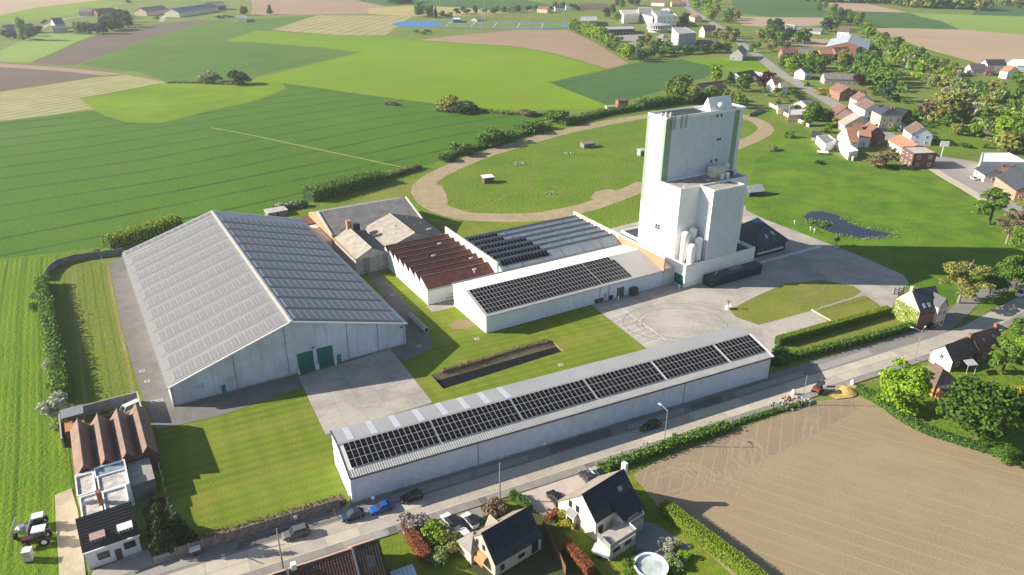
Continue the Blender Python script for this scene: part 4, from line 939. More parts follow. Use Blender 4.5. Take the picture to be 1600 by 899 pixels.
for (a, b, s) in [(-1.5, 66, 0), (0.5, 60.5, 0), (2.5, 64, 1), (9, 70, 1), (12, 66, 1), (8, 62, 1), (11, 59, 0)]:
    z = 4.9 + (8.1 - 4.9)*(a + 4.2)/9 if a < 4.8 else 8.1 - 3.1*(a - 4.8)/10.5
    mb = MB()
    if s: mb.tube(MS.P(a, b, z), MS.P(a, b, z + .8), .16, 6)
    else: mb.box(MS, a, a + 1.5, b, b + .3, z + .05, z + .35)
    mb.build('roof_vent', white if not s else trim_grey, orr)

# ---- tower
tw_ = thing('silo_tower', 'tall white silo tower with pale green corner stripes', 'tower', MS.P(75, 8))
ribw = ridged('white_ribbed_cladding', (0.66, 0.67, 0.70), 0.9, R(30.7), 0.03, 0.5, var=0.04)
rib_shade = ridged('shade_blue_ribbed_cladding', (0.56, 0.62, 0.68), 0.9, R(30.7), 0.03, 0.5, var=0.05)  # blue-grey shade on the tower fronts put into the cladding colour
mb = MB(); mb.box(MS, 62.0, 88.0, 1.2, 17.4, 0, 27.2, cb=False); mb.build('lower_block', white, tw_)
mb = MB(); mb.box(MS, 69.15, 80.9, -4.3, 1.2, 6.0, 27.2); mb.build('front_block', rib_shade, tw_)
mb = MB(); mb.box(MS, 68.98, 69.13, -4.36, -4.1, 7, 27.2); mb.box(MS, 80.92, 81.05, -4.36, -4.1, 7, 27.2); mb.box(MS, 68.95, 69.13, -3.2, -3.05, 7, 27.2); mb.build('corner_trim', white_clean, tw_)
mb = MB(); mb.box(MS, 62.0, 88.0, 9.5, 17.4, 27.2, 45.2); mb.build('upper_block', white, tw_)
wall_panels(tw_, MS, 64.2, 88.0, 9.5, 27.3, 44.9, 10, rib_shade, -1, t=0.05, gap=0.02)
mb = MB(); mb.box(MS, 88.0, 92.6, 10.6, 17.4, 0, 44.9); mb.build('stair_block', plain('stair_white', (0.72, 0.74, 0.76), .5, var=.05, streak=.2), tw_)
mb = MB(); mb.box(MS, 88.02, 91.2, 10.52, 10.6, 20, 45.2); mb.build('green_stripe', green_paint, tw_)
mb = MB(); mb.box(MS, 62.0, 64.2, 9.42, 9.5, 27.2, 45.2); mb.box(MS, 61.92, 62.0, 9.42, 10.3, 27.2, 45.2); mb.box(MS, 61.92, 62.0, 16.4, 17.4, 20, 45.2); mb.build('green_stripe', green_paint, tw_)
mb = MB(); mb.box(MS, 61.9, 61.99, 11.4, 15.2, 31, 44.5); mb.build('pale_stripe', white_clean, tw_)
def parapet(mb, fr, a0, a1, b0, b1, z0, z1, t=.3):
    mb.box(fr, a0, a1, b0, b0 + t, z0, z1); mb.box(fr, a0, a1, b1 - t, b1, z0, z1); mb.box(fr, a0, a0 + t, b0 + t, b1 - t, z0, z1); mb.box(fr, a1 - t, a1, b0 + t, b1 - t, z0, z1)
mb = MB(); parapet(mb, MS, 62.0, 92.6, 9.5, 17.4, 45.2, 45.8, .25); mb.build('parapet', white, tw_)
mb = MB(); mb.box(MS, 66.5, 79, 10.6, 17.05, 45.2, 45.35); mb.box(MS, 88.1, 92.3, 10.8, 17.0, 45.0, 45.3); mb.build('roof_deck', trim_dark, tw_)
mb = MB(); mb.box(MS, 62.32, 66.5, 9.82, 17.05, 45.2, 45.32); mb.build('roof_deck', plain('pale_deck', (0.5, 0.5, 0.49), 0.7), tw_)
mb = MB(); parapet(mb, MS, 62.0, 88.0, 1.2, 9.5, 27.2, 27.75, .3); mb.box(MS, 69.15, 80.9, -4.3, -4.0, 27.2, 27.75); mb.box(MS, 69.15, 69.45, -4.0, 1.2, 27.2, 27.75); mb.box(MS, 80.6, 80.9, -4.0, 1.2, 27.2, 27.75); mb.build('parapet', white_clean, tw_)
mb = MB(); mb.box(MS, 62.3, 87.7, 1.5, 9.45, 27.2, 27.32); mb.box(MS, 69.45, 80.6, -3.98, 1.2, 27.2, 27.32); mb.build('roof_deck', plain('warm_roof_felt', (0.36, 0.33, 0.30), 0.85, var=0.25), tw_)
# roof house: a white prism with a sloping front
mb = MB(); pr = [(10.3, 45.2), (14.4, 45.2), (12.2, 49.2)]
A = [MS.P(79.2, b, z) for b, z in pr]; B = [MS.P(88.0, b, z) for b, z in pr]
mb.face(A[::-1]); mb.face(B); mb.face([A[0], B[0], B[2], A[2]]); mb.face([A[2], B[2], B[1], A[1]]); mb.build('roof_house', white_clean, tw_)
mb = MB(); mb.lathe(MS.P(82.5, 10.2, 0), [(0.1, 46.6), (.7, 46.7), (.95, 47.1), (.8, 47.6), (.3, 47.9)], 12); mb.tube(MS.P(82.5, 10.2, 45.9), MS.P(82.5, 10.2, 46.7), .12); mb.build('roof_fan', white_clean, tw_)
for a in (63.4, 64.6, 67.3, 68.9):
    mb = MB()
    for db in (0, .6): mb.tube(MS.P(a, 9.4, 42.2), MS.P(a, 9.4, 46.6), .07); mb.tube(MS.P(a + .6, 9.4, 42.2), MS.P(a + .6, 9.4, 46.6), .07)
    for z in range(8): mb.tube(MS.P(a, 9.4, 42.4 + z*.5), MS.P(a + .6, 9.4, 42.4 + z*.5), .04)
    mb.build('ladder', steel, tw_)
mb = MB()
for i in range(5): mb.box(MS, 62.4 + i*.8, 62.9 + i*.8, 12 + (i % 2), 12.5 + (i % 2), 45.3, 46.3)
mb.build('roof_unit', plain('grey_units', (0.4, 0.4, 0.4), 0.6), tw_)
mb = MB(); mb.box(MS, 71.5, 76.5, -.0, 0, 0, 0) if False else None
for z0, dz in ((35.6, 0.9), (30.6, .7), (30.7, .7)):
    pass
for (a, z) in [(82.0, 37.0), (82.9, 37.1), (80.5, 30.7), (82.4, 30.9), (80.7, 44.0), (82.3, 44.0)]:
    mb = MB(); mb.box(MS, a, a + .5, 9.28, 9.44, z, z + .7); mb.build('wall_vent', trim_dark, tw_)
# left face window and the rooftop plant of the lower block
mb = MB(); mb.box(MS, 61.93, 62.0, 8.0, 10.2, 11.6, 15.0); wn = mb.build('window', plain('pale_window_frame', (0.55, 0.6, 0.6), 0.5), tw_)
for i in range(2):
    for j in range(2):
        mb = MB(); mb.box(MS, 61.9, 61.93, 8.1 + i*1.08, 9.02 + i*1.08, 13.5 + j*.75, 14.15 + j*.75); mb.build('pane', pane, wn)
mb = MB(); mb.box(MS, 61.9, 61.93, 8.1, 10.1, 11.7, 13.3); mb.build('pane', plain('green_pane', (0.35, 0.45, 0.42), 0.3), wn)
mb = MB(); mb.box(MS, 78.5, 83.0, 5.2, 8.2, 27.3, 30.2); mb.box(MS, 78.8, 82.7, 5.5, 7.9, 30.2, 30.3); mb.build('plant_room', cream, tw_)
for (a, b, h, r) in [(84.3, 6.5, 3.4, .45), (85.8, 7.4, 3.0, .4), (80.0, 3.6, 1.7, .5), (81.7, 3.2, 1.9, .5), (86.6, 5.2, 2.4, .5), (75.2, 4.2, .5, .6), (65.0, 3.0, .4, .4)]:
    mb = MB(); mb.lathe(MS.P(a, b), [(r, 27.3), (r, 27.3 + h*.8), (r*1.35, 27.3 + h*.82), (r*.5, 27.3 + h)], 10); mb.build('roof_vent', white if h > 1 else conc_lt, tw_)
mb = MB(); mb.box(MS, 83.6, 85.0, 4.6, 5.6, 27.3, 28.6); mb.build('plant_unit', trim_dark, tw_)
# podium with parapet and teal door
mb = MB(); mb.box(MS, 61.6, 88.4, -4.5, 1.19, 0, 6.4, cb=False); mb.build('podium', white, tw_)
mb = MB(); mb.box(MS, 88.4, 89.0, -4.5, 10.5, 0, 7.1); mb.box(MS, 61.6, 69.1, -4.5, -4.2, 6.4, 7.1); mb.box(MS, 81.1, 88.4, -4.5, -4.2, 6.4, 7.1); mb.box(MS, 69.1, 81.1, -4.5, -4.32, 6.4, 7.0); mb.box(MS, 61.6, 61.9, -4.2, 1.2, 6.4, 7.1); mb.build('podium_parapet', white, tw_)
mb = MB(); mb.box(MS, 61.52, 61.6, -4.0, -0.3, 0.0, 3.5); mb.build('door', green_door, tw_)
mb = MB(); mb.box(MS, 61.46, 61.5, -4.2, -0.1, 0.0, .5); mb.build('door_sill', conc_lt, tw_)
mb = MB(); mb.box(MS, 82, 88, -4.1, 1.1, 6.42, 6.5); mb.build('podium_deck', felt_dk, tw_)
for i, (a, b, h, lab) in enumerate([(63.6, -1.0, 9.3, 'tall white tank nearest the lit tower corner'), (67.0, -.2, 9.6, 'tall tank set back in the recess, shaded by the tower'), (66.9, -3.0, 7.6, 'white tank closest to the green-grey front block'), (64.3, -3.3, 6.2, 'shortest white tank with a domed top at the podium edge')]):
    t = thing('storage_tank', lab, 'tank', MS.P(a, b, 6.4), 'tanks on the tower podium')
    r = 1.12
    mb = MB(); mb.lathe(MS.P(a, b), [(r*.9, 6.42), (r, 6.5), (r, 6.4 + h - .7)], 20, cap=False); mb.build('shell', white_clean, t, smooth=True)
    mb = MB(); mb.lathe(MS.P(a, b), [(r*1.02, 6.4 + h - .72), (r*.95, 6.4 + h - .4), (r*.6, 6.4 + h - .1), (.12, 6.4 + h)], 20); mb.build('dome', white_clean, t, smooth=True)
    mb = MB(); mb.tube(MS.P(a - .2, b - r - .05, 6.5), MS.P(a - .2, b - r - .05, 7.5), .15); mb.build('valve', trim_dark, t)
# low annex behind the tower
an = thing('low_annex', 'low white annex with a dark flat roof behind the tower', 'annex', MS.P(78, 26))
mb = MB(); mb.box(MS, 69, 92, 17.6, 34, 0, 3.0, cb=False); parapet(mb, MS, 69, 92, 17.6, 34, 3.0, 3.6, .35); mb.build('wall', white, an)
mb = MB(); mb.box(MS, 69.4, 91.6, 18, 33.6, 3.0, 3.1); mb.build('flat_roof', felt_dk, an)
# dark container at the podium
ct = thing('site_container', 'long black flat-roofed container against the tower podium', 'container', MS.P(78, -6.6))
mb = MB(); mb.box(MS, 68.4, 88.7, -8.25, -5.0, 0, 2.7, cb=False); mb.build('body', dark_clad, ct)
mb = MB(); mb.box(MS, 68.3, 88.8, -8.35, -4.9, 2.7, 2.85); mb.build('flat_roof', plain('dark_roof', (0.055, 0.06, 0.075), 0.6), ct)
mb = MB(); mb.box(MS, 77.5, 82.5, -6.8, -5.2, 2.86, 2.92); mb.build('roof_panel', plain('grey_mat', (0.25, 0.26, 0.28), 0.7), ct)
mb = MB(); mb.tube(MS.P(71, -6.6, 2.8), MS.P(71.8, -6.9, 3.9), .16); mb.tube(MS.P(79.2, -5.8, 2.8), MS.P(79.2, -5.8, 3.8), .1); mb.tube(MS.P(80.2, -5.8, 2.8), MS.P(80.2, -5.8, 3.8), .1); mb.build('roof_vent', steel, ct)
for i in range(7):
    mb = MB(); mb.box(MS, 69.2 + i*2.75, 71.7 + i*2.75, -8.30, -8.25, .15, 2.5); mb.build('wall_panel', dark_clad, ct)
# glass-topped dark house
gh = thing('pyramid_house', 'dark slate house with a glass pyramid on top, right of the tower', 'house', MS.P(103, 8))
a0, a1, b0, b1 = 96.6, 109.6, 1.2, 15.5
mb = MB(); mb.box(MS, a0, a1, b0, b1, 0, 3.6, cb=False); mb.build('wall', dark_clad, gh)
ac, bc = 103.2, 8.4
def at_z(z, a, b):
    t = (z - 3.6)/(9.8 - 3.6); return MS.P(a + (ac - a)*t, b + (bc - b)*t, z)
e = .5
cor = [(a0 - e, b0 - e), (a1 + e, b0 - e), (a1 + e, b1 + e), (a0 - e, b1 + e)]
slate_bl2 = ridged('dark_slate_courses', (0.060, 0.066, 0.085), 0.3, zdir=True, depth=0.05, rough=0.5, var=0.2)
for i in range(4):
    p, q = cor[i], cor[(i + 1) % 4]
    mb = MB(); mb.face([at_z(3.6, *p), at_z(3.6, *q), at_z(8.7, *q), at_z(8.7, *p)]); mb.build('roof_slope', slate_bl2, gh)
mb = MB()
for i in range(4):
    p, q = cor[i], cor[(i + 1) % 4]; mb.face([at_z(8.7, *p), at_z(8.7, *q), MS.P(ac, bc, 9.9)])
mb.build('glass_tip', pane_blue, gh)
mb = MB()
for i in range(4): mb.tube(at_z(3.6, *cor[i]), at_z(8.7, *cor[i]), .12); mb.tube(at_z(8.72, *cor[i]), MS.P(ac, bc, 9.95), .06)
mb.build('hip_ridge', trim_dark, gh)
mb = MB(); mb.box(MS, a0, a1, b0 - e - .1, b0 - e, 3.3, 3.62); mb.build('eave_board', trim_dark, gh)
mb = MB(); mb.box(MS, a0 + .3, a1 - .8, b0 - .10, b0 - .02, 0.9, 1.5); mb.build('pale_band', cream, gh)
for i in range(6):
    mb = MB(); mb.box(MS, a0 + .6 + i*2, a0 + 2.2 + i*2, b0 - .08, b0 - .01, 1.55, 3.0); x = mb.build('window', trim_grey, gh)
    mb = MB(); mb.box(MS, a0 + .75 + i*2, a0 + 2.05 + i*2, b0 - .11, b0 - .085, 1.68, 2.85); mb.build('pane', pane, x)
for (t, z) in [(.35, 5.0), (.7, 5.4)]:
    p = at_z(z, *cor[0]).lerp(at_z(z, *cor[1]), t); q = at_z(z + .9, *cor[0]).lerp(at_z(z + .9, *cor[1]), t)
    mb = MB(); up = Vector((0, 0, .1)); mb.slab([p + up, p + MS.u*1.0 + up, q + MS.u*1.0 + up, q + up], .12); mb.build('skylight', plain('skylight_glass', (0.45, 0.5, 0.58), 0.2), gh)
# ------------------------------------------------------------------ vegetation
def np_mesh(name, V, nper, mats, mi=None):
    """V: (n*nper,3) vertices, faces of nper vertices each"""
    n = len(V)//nper
    me = bpy.data.meshes.new(name)
    me.vertices.add(len(V)); me.vertices.foreach_set('co', V.astype(np.float32).ravel())
    me.loops.add(n*nper); me.loops.foreach_set('vertex_index', np.arange(n*nper, dtype=np.int32))
    me.polygons.add(n); me.polygons.foreach_set('loop_start', np.arange(0, n*nper, nper, dtype=np.int32)); me.polygons.foreach_set('loop_total', np.full(n, nper, dtype=np.int32))
    for m in mats: me.materials.append(m)
    if mi is not None: me.polygons.foreach_set('material_index', mi.astype(np.int32))
    me.update(calc_edges=True)
    return me
def leaves(P, Nrm, size, rng, jitter=0.7):
    """leaf quads at P facing roughly Nrm"""
    n = len(P)
    N = Nrm + rng.normal(0, jitter, (n, 3)); N /= np.linalg.norm(N, axis=1)[:, None] + 1e-9
    T = np.cross(N, rng.normal(0, 1, (n, 3))); T /= np.linalg.norm(T, axis=1)[:, None] + 1e-9
    B = np.cross(N, T)
    s = size*rng.uniform(0.6, 1.3, (n, 1)); k = rng.uniform(0.55, 0.9, (n, 1))
    V = np.stack([P - T*s, P + B*s*k, P + T*s, P - B*s*k], 1)
    return V.reshape(-1, 3)
def crown_mesh(name, kind, n, size, seed, mat):
    """unit crown: radius about 1, z from 0 to 1 (times 2 for height)"""
    rng = np.random.default_rng(seed)
    lob = []
    if kind == 'round':
        for i in range(24):
            a = rng.uniform(0, 6.28); z = rng.uniform(0.18, 1.75); rr = rng.uniform(.30, .78)*(1 - abs(z - .85)*.5)
            lob.append((rr*math.cos(a)*rng.uniform(.85, 1.15), rr*math.sin(a), z, rng.uniform(.23, .40)))
        lob.append((0, 0, 1.0, .66)); lob.append((.1, -.1, .6, .5))
    elif kind == 'loose':
        for i in range(26):
            a = rng.uniform(0, 6.28); z = rng.uniform(0.15, 1.85); rr = rng.uniform(.35, .9)*(1 - abs(z - .8)*.45)
            lob.append((rr*math.cos(a), rr*math.sin(a), z, rng.uniform(.13, .27)))
        lob.append((0, 0, .9, .35))
    elif kind == 'cone':
        for i in range(16):
            z = i/16*1.85; rr = .55*(1 - z/2.0); a = i*2.4
            lob.append((rr*math.cos(a), rr*math.sin(a), z + .15, .45*(1 - z/2.15) + .07))
    elif kind == 'column':
        for i in range(12):
            z = .15 + i/12*1.7; a = i*2.4
            lob.append((.35*math.cos(a), .35*math.sin(a), z, .62 - .3*abs(z - .8)))
    elif kind == 'bush':
        for i in range(8):
            a = rng.uniform(0, 6.28); rr = rng.uniform(.25, .65); z = rng.uniform(.4, 1.3)
            lob.append((rr*math.cos(a), rr*math.sin(a), z, rng.uniform(.38, .6)))
    lob = np.array(lob)
    w_ = lob[:, 3]**1.7; pick = rng.choice(len(lob), n, p=w_/w_.sum())
    D = rng.normal(0, 1, (n, 3)); D /= np.linalg.norm(D, axis=1)[:, None]
    D[:, 2] = np.where(D[:, 2] < -0.3, -D[:, 2]*.6, D[:, 2])
    rad = lob[pick, 3]*rng.uniform(.72, 1.08, n)
    P = lob[pick, :3] + D*rad[:, None]*np.array([1, 1, .9])
    P[:, 2] = np.maximum(P[:, 2], 0.0)
    return np_mesh(name, leaves(P, D, size, rng), 4, [mat])
F_lime = foliage('lime_leaves', (0.218, 0.371, 0.026), (0.301, 0.442, 0.038))
F_green = foliage('green_leaves', (0.090, 0.192, 0.023), (0.154, 0.275, 0.038))
F_mid = foliage('mid_green_leaves', (0.122, 0.230, 0.031), (0.192, 0.314, 0.051))
F_dark = foliage('dark_leaves', (0.038, 0.090, 0.028), (0.077, 0.141, 0.038))
F_olive = foliage('olive_leaves', (0.243, 0.269, 0.064), (0.339, 0.339, 0.102))
F_deep = foliage('deep_green_leaves', (0.058, 0.130, 0.016), (0.098, 0.185, 0.026))
F_yellow = foliage('yellow_leaves', (0.420, 0.360, 0.030), (0.300, 0.300, 0.040))
F_purple = foliage('purple_leaves', (0.060, 0.022, 0.030), (0.100, 0.035, 0.040))
F_rust = foliage('rust_leaves', (0.240, 0.085, 0.040), (0.330, 0.135, 0.060))
F_white = foliage('white_blossom', (0.420, 0.430, 0.330), (0.600, 0.590, 0.500), c3=(0.14, 0.19, 0.06))
F_pink = foliage('lilac_blossom', (0.420, 0.330, 0.400), (0.300, 0.280, 0.260), c3=(0.14, 0.17, 0.06))
F_pale = foliage('pale_green_leaves', (0.243, 0.320, 0.115), (0.346, 0.410, 0.166))
F_blue = foliage('blue_green_leaves', (0.058, 0.122, 0.064), (0.096, 0.179, 0.090))
F_conif = foliage('conifer_needles', (0.038, 0.070, 0.026), (0.077, 0.102, 0.038), 0.1)
F_hedge_y = foliage('bright_hedge_leaves', (0.256, 0.371, 0.026), (0.333, 0.422, 0.038))
F_twig = foliage('brown_twigs', (0.200, 0.150, 0.090), (0.270, 0.200, 0.120), 0.1)
CR = {}
for k, n, s in (('round', 6200, .056), ('loose', 4200, .056), ('cone', 1900, .085), ('column', 1500, .10), ('bush', 1100, .115)):
    CR[k] = [crown_mesh('crown_%s' % k, k, n, s, 11 + i, F_green) for i in range(3)]
for k, n, s in (('round', 1100, .115), ('loose', 900, .115), ('cone', 600, .125), ('column', 500, .14), ('bush', 450, .16)):
    CR[k + '_far'] = [crown_mesh('crown_far_%s' % k, k, n, s, 31 + i, F_green) for i in range(4)]
# trunk with limbs, unit height 1
def trunk_mesh(mat, seed, limbs=5):
    rr = random.Random(seed); mb = MB()
    mb.tube((0, 0, -0.02), (0, 0, .55), .055, 7, 0, .036, False); mb.tube((0, 0, .55), (.03, .02, 1.0), .036, 6, 0, .015)
    for i in range(limbs):
        a = i*2.4 + rr.random(); z = .4 + .1*i
        mb.tube((0, 0, z), (.32*math.cos(a), .32*math.sin(a), z + .3), .024, 5, 0, .008)
    return mb.mesh('trunk', mat)
TRUNK = [trunk_mesh(bark, i) for i in range(3)]; TRUNK_LT = [trunk_mesh(bark_lt, i, 8) for i in range(2)]
TR_I = [0]
def tree(loc, h, r, kind, mat, label, group=None, clear=.22, trunk=None, cat='tree', name='tree', far=False):
    """loc ground point, h total height, r crown radius, clear = bare trunk share"""
    TR_I[0] += 1; i = TR_I[0]
    t = thing(name, label, cat, (loc[0], loc[1], 0), group)
    rr = random.Random(i*13 + 1)
    L = CR[kind + ('_far' if far else '')]
    inst('crown', L[i % len(L)], t, (0, 0, h*clear), rr.uniform(0, 6.28), (r, r*rr.uniform(.9, 1.1), h*(1 - clear)/1.95), mat)
    if clear > 0.02 or not far:
        T = trunk or TRUNK
        inst('trunk', T[i % len(T)], t, (0, 0, 0), rr.uniform(0, 6.28), (h*.75, h*.75, h*.8))
    return t
def bush(loc, h, r, mat, label, group=None, far=False, name='bush', cat='bush', z=0):
    TR_I[0] += 1; i = TR_I[0]
    L = CR['bush' + ('_far' if far else '')]
    o = bpy.data.objects.new(name, L[i % len(L)]); COL.objects.link(o)
    rr = random.Random(i*7 + 3)
    o.location = (loc[0], loc[1], z - .1*h); o.rotation_euler = (0, 0, rr.uniform(0, 6.28)); o.scale = (r/1.05, r*rr.uniform(.85, 1.1)/1.05, h/1.65)
    o.material_slots[0].link = 'OBJECT'; o.material_slots[0].material = mat
    return tag(o, label, cat, group)
def hedge(P, w_, h, mat, label, dens=22, size=.16, wob=.12, group=None, name='hedge', z=0, core=None, bump=0.0, bper=1.6):
    """clipped or loose hedge along ground points P: leafy skin over a dark twiggy core"""
    rng = np.random.default_rng(len(P)*7 + int(abs(P[0].x)*10) % 991)
    P = smooth_line(P, 1.0) if len(P) > 2 else smooth_line([P[0], P[-1]], 1.0)
    mb = MB()
    A = offset_line(P, w_/2 - .12); B = offset_line(P, -w_/2 + .12)
    zt = h - .15
    for i in range(len(P) - 1):
        a0, a1, b0, b1 = A[i], A[i + 1], B[i], B[i + 1]; up = Vector((0, 0, zt))
        mb.face([b0, b1, b1 + up, b0 + up], 1); mb.face([a1, a0, a0 + up, a1 + up], 1); mb.face([b0 + up, b1 + up, a1 + up, a0 + up], 1)
    for k in (0, -1):
        a, b = A[k], B[k]; up = Vector((0, 0, zt)); mb.face([a, b, b + up, a + up], 1)
    pts, nrm = [], []
    L = 0
    for i in range(len(P) - 1):
        p, q = np.array(P[i]), np.array(P[i + 1]); d = q - p; l = np.linalg.norm(d); d /= l; s = np.array([-d[1], d[0], 0])
        for (off, nn, area, mode) in ((w_/2, s, h*l, 0), (-w_/2, -s, h*l, 0), (0, np.array([0, 0, 1.]), w_*l, 1)):
            n = max(1, int(area*dens)); t = rng.uniform(0, 1, n)[:, None]
            base = p + (q - p)*t
            hh = h*(1 + bump*np.sin((L + t*l)*2*math.pi/bper))
            if mode == 0:
                X = base + s*off*(1 + bump*np.sin((L + t*l)*2*math.pi/bper)); X[:, 2] = rng.uniform(0, 1, n)*hh[:, 0]
            else:
                X = base + s*rng.uniform(-w_/2, w_/2, n)[:, None]; X[:, 2] = hh[:, 0]
            pts.append(X + rng.normal(0, wob, X.shape)); nrm.append(np.repeat(nn[None], n, 0))
        L += l
    pts = np.concatenate(pts); nrm = np.concatenate(nrm)
    pts[:, 2] = np.maximum(pts[:, 2], .02)
    V = leaves(pts, nrm, size, rng, .55)
    n0 = len(mb.v)
    mb.v += [tuple(x) for x in V]; k = len(V)//4
    mb.f += [(n0 + 4*i, n0 + 4*i + 1, n0 + 4*i + 2, n0 + 4*i + 3) for i in range(k)]; mb.m += [0]*k
    o = mb.build(name, [mat, core or F_dark])
    if z: o.location.z += z
    return tag(o, label, 'hedge', group)
def gp(*pts): return [G(x, y) for x, y in pts]
# hedges of the works and the gardens
hedge(gp((1213, 540), (1387, 491)), 1.7, 2.3, F_hedge_y, 'sharply clipped flat-topped hedge along the concrete court', 60, .10, .05)
hedge(gp((1216, 571), (1250, 559), (1340, 537), (1430, 512)), 1.7, 1.7, F_mid, 'knobbly shrub hedge along the street by the gatehouse', 26, .17, .14, bump=.22, bper=1.9)
hedge(gp((936, 738), (1000, 716), (1060, 695), (1138, 668)), 1.9, 1.35, F_mid, 'loose green hedge between the pavement and the tan seedbed', 16, .22, .3)
hedge(gp((1146, 664), (1190, 650), (1262, 630)), 1.2, .7, F_mid, 'low weedy strip along the pavement edge by the rubble', 16, .16, .2)
hedge(gp((1034, 800), (1100, 850), (1172, 905), (1200, 930)), 1.9, 2.5, F_hedge_y, 'tall bright yellow-green hedge beside the tan seedbed', 70, .10, .06)
hedge(gp((1340, 609), (1372, 630), (1430, 668), (1490, 690), (1560, 712), (1640, 745)), 1.8, 1.4, F_green, 'dark green garden hedge bordering the right side of the seedbed', 20, .17, .16)
hedge(gp((636, 829), (648, 852), (668, 880)), 1.7, 2.0, F_rust, 'thick rust-red beech hedge beside the lilac bush', 34, .14, .1, core=F_rust)
hedge(gp((884, 858), (900, 876), (922, 900)), 1.5, 2.0, F_rust, 'rust-red beech hedge between the two dark-roofed houses', 34, .14, .1, core=F_rust)
hedge(gp((799, 776), (812, 786), (828, 800)), 1.2, 1.5, F_green, 'short green hedge at the corner of the pink paved forecourt', 30, .15, .1)
hedge(gp((70, 445), (68, 462), (76, 500), (84, 545), (92, 590), (98, 630)), 2.0, 3.2, F_mid, 'shady overgrown hedge along the left edge of the grass plot', 12, .30, .45)
hedge(gp((168, 388), (200, 378), (240, 366), (278, 352)), 5.0, 3.3, F_hedge_y, 'yellow-green bushy hedge behind the big warehouse', 12, .34, .5)
hedge(gp((483, 314), (520, 303), (560, 292), (596, 284)), 6.5, 4.0, F_mid, 'big rounded hedge beside the wheat, behind the old stores', 10, .36, .5)
hedge(gp((430, 330), (450, 327), (480, 322)), 2.5, 1.7, F_dark, 'low dark hedge between the white blossom and the big hedge', 12, .28, .3)
hedge(gp((600, 281), (630, 271), (655, 263)), 3.0, 1.8, F_olive, 'thin scrubby strip where the field path meets the track', 9, .26, .4)
hedge(gp((688, 250), (742, 234), (796, 218), (856, 200)), 3.0, 1.8, F_mid, 'low hedge linking the round bushes along the dirt track', 8, .34, .5, bump=.3, bper=9)
hedge(gp((880, 197), (910, 188), (950, 179), (1000, 171)), 4, 2.4, F_green, 'dense dark hedge along the upper side of the dirt track', 5, .5, .6)
hedge(gp((1000, 170), (1060, 161), (1110, 158)), 6, 4.0, F_green, 'taller leafy hedge behind the top of the tower', 4, .65, .8)
hedge(gp((700, 167), (760, 176), (830, 180), (870, 180)), 3, 1.1, F_olive, 'faint scrub strip at the foot of the lime field', 3, .45, .5)
hedge(gp((262, 130), (300, 130), (345, 132), (385, 133)), 3, .9, F_olive, 'weedy strip above the yellow-green field', 2.5, .5, .5)
hedge(gp((1378, 263), (1402, 264), (1426, 266)), 1.6, 1.6, F_dark, 'dark clipped hedge in front of the flat-roofed brick house', 10, .3, .15)
hedge(gp((690, 581), (742, 566), (775, 556), (820, 543), (858, 533)), 1.0, .4, F_twig, 'dry brown ivy along the far bank of the basin', 26, .15, .12, core=F_twig)
hedge([LS.P(-25, 1.0), LS.P(-12, 1.0), LS.P(-1.0, 0.9)], 1.4, 1.5, F_twig, 'dry brown creeper leaning over the concrete street fence', 22, .18, .2, core=F_twig)
hedge(gp((1206, 572), (1216, 560), (1222, 548)), 3, 1.2, F_dark, 'dark ivy mound at the right end of the long shed', 16, .2, .25)
# reeds and bank plants
rng = np.random.default_rng(4)
def tuft_patch(name, pts_px, n, h, mat, label, spread=1.2, size=.35, kind='stuff', cat=None):
    P = smooth_line([G(x, y) for x, y in pts_px], 1.0)
    B = np.array([[p.x, p.y, 0] for p in P]); idx = rng.integers(0, len(B), n)
    X = B[idx] + np.concatenate([rng.normal(0, spread, (n, 2)), rng.uniform(.1, h, (n, 1))], 1)
    N = np.concatenate([rng.normal(0, 1, (n, 2)), np.full((n, 1), .3)], 1)
    me = np_mesh(name, leaves(X, N, size, rng, .3), 4, [mat])
    o = bpy.data.objects.new(name, me); COL.objects.link(o); o['kind'] = kind
    if label: o['label'] = label
    return o
tuft_patch('reeds', [(1318, 341), (1334, 350), (1356, 356), (1382, 359), (1400, 364), (1388, 371), (1350, 373), (1310, 367)], 420, .5, F_pale, 'pale reeds round the pond', .8, .2)
tuft_patch('reeds', [(1262, 349), (1275, 353), (1283, 350)], 260, 1.3, F_mid, 'green reeds at the near bank of the pond', 1.6, .3)
# rough growth scattered over the infield of the loop and the left meadow
def scatter(name, poly, n, hmax, mats, smin, smax, seed):
    r2 = np.random.default_rng(seed)
    Q = np.array([[p.x, p.y] for p in [G(x, y) for x, y in poly]])
    lo, hi = Q.min(0), Q.max(0); out = []
    while len(out) < n:
        c = r2.uniform(lo, hi)
        j = len(Q) - 1; ins = False
        for i in range(len(Q)):
            if (Q[i, 1] > c[1]) != (Q[j, 1] > c[1]) and c[0] < (Q[j, 0] - Q[i, 0])*(c[1] - Q[i, 1])/(Q[j, 1] - Q[i, 1]) + Q[i, 0]: ins = not ins
            j = i
        if ins: out.append(c)
    out = np.array(out)
    m = 5
    X = np.repeat(out, m, 0) + r2.normal(0, smax*1.2, (n*m, 2))
    X = np.concatenate([X, r2.uniform(.05, hmax, (n*m, 1)) + .16], 1)
    V = leaves(X, np.tile(np.array([[0., 0., .6]]), (n*m, 1)), (smin + smax)/2, r2, .8)
    me = np_mesh(name, V, 4, mats, r2.integers(0, len(mats), n*m))
    o = bpy.data.objects.new(name, me); COL.objects.link(o); o['kind'] = 'stuff'
    return o
F_grass = foliage('tall_grass_blades', (0.13, 0.23, 0.014), (0.20, 0.29, 0.030), .3)
F_grass2 = foliage('dry_grass_blades', (0.170, 0.215, 0.045), (0.235, 0.260, 0.075), .3)
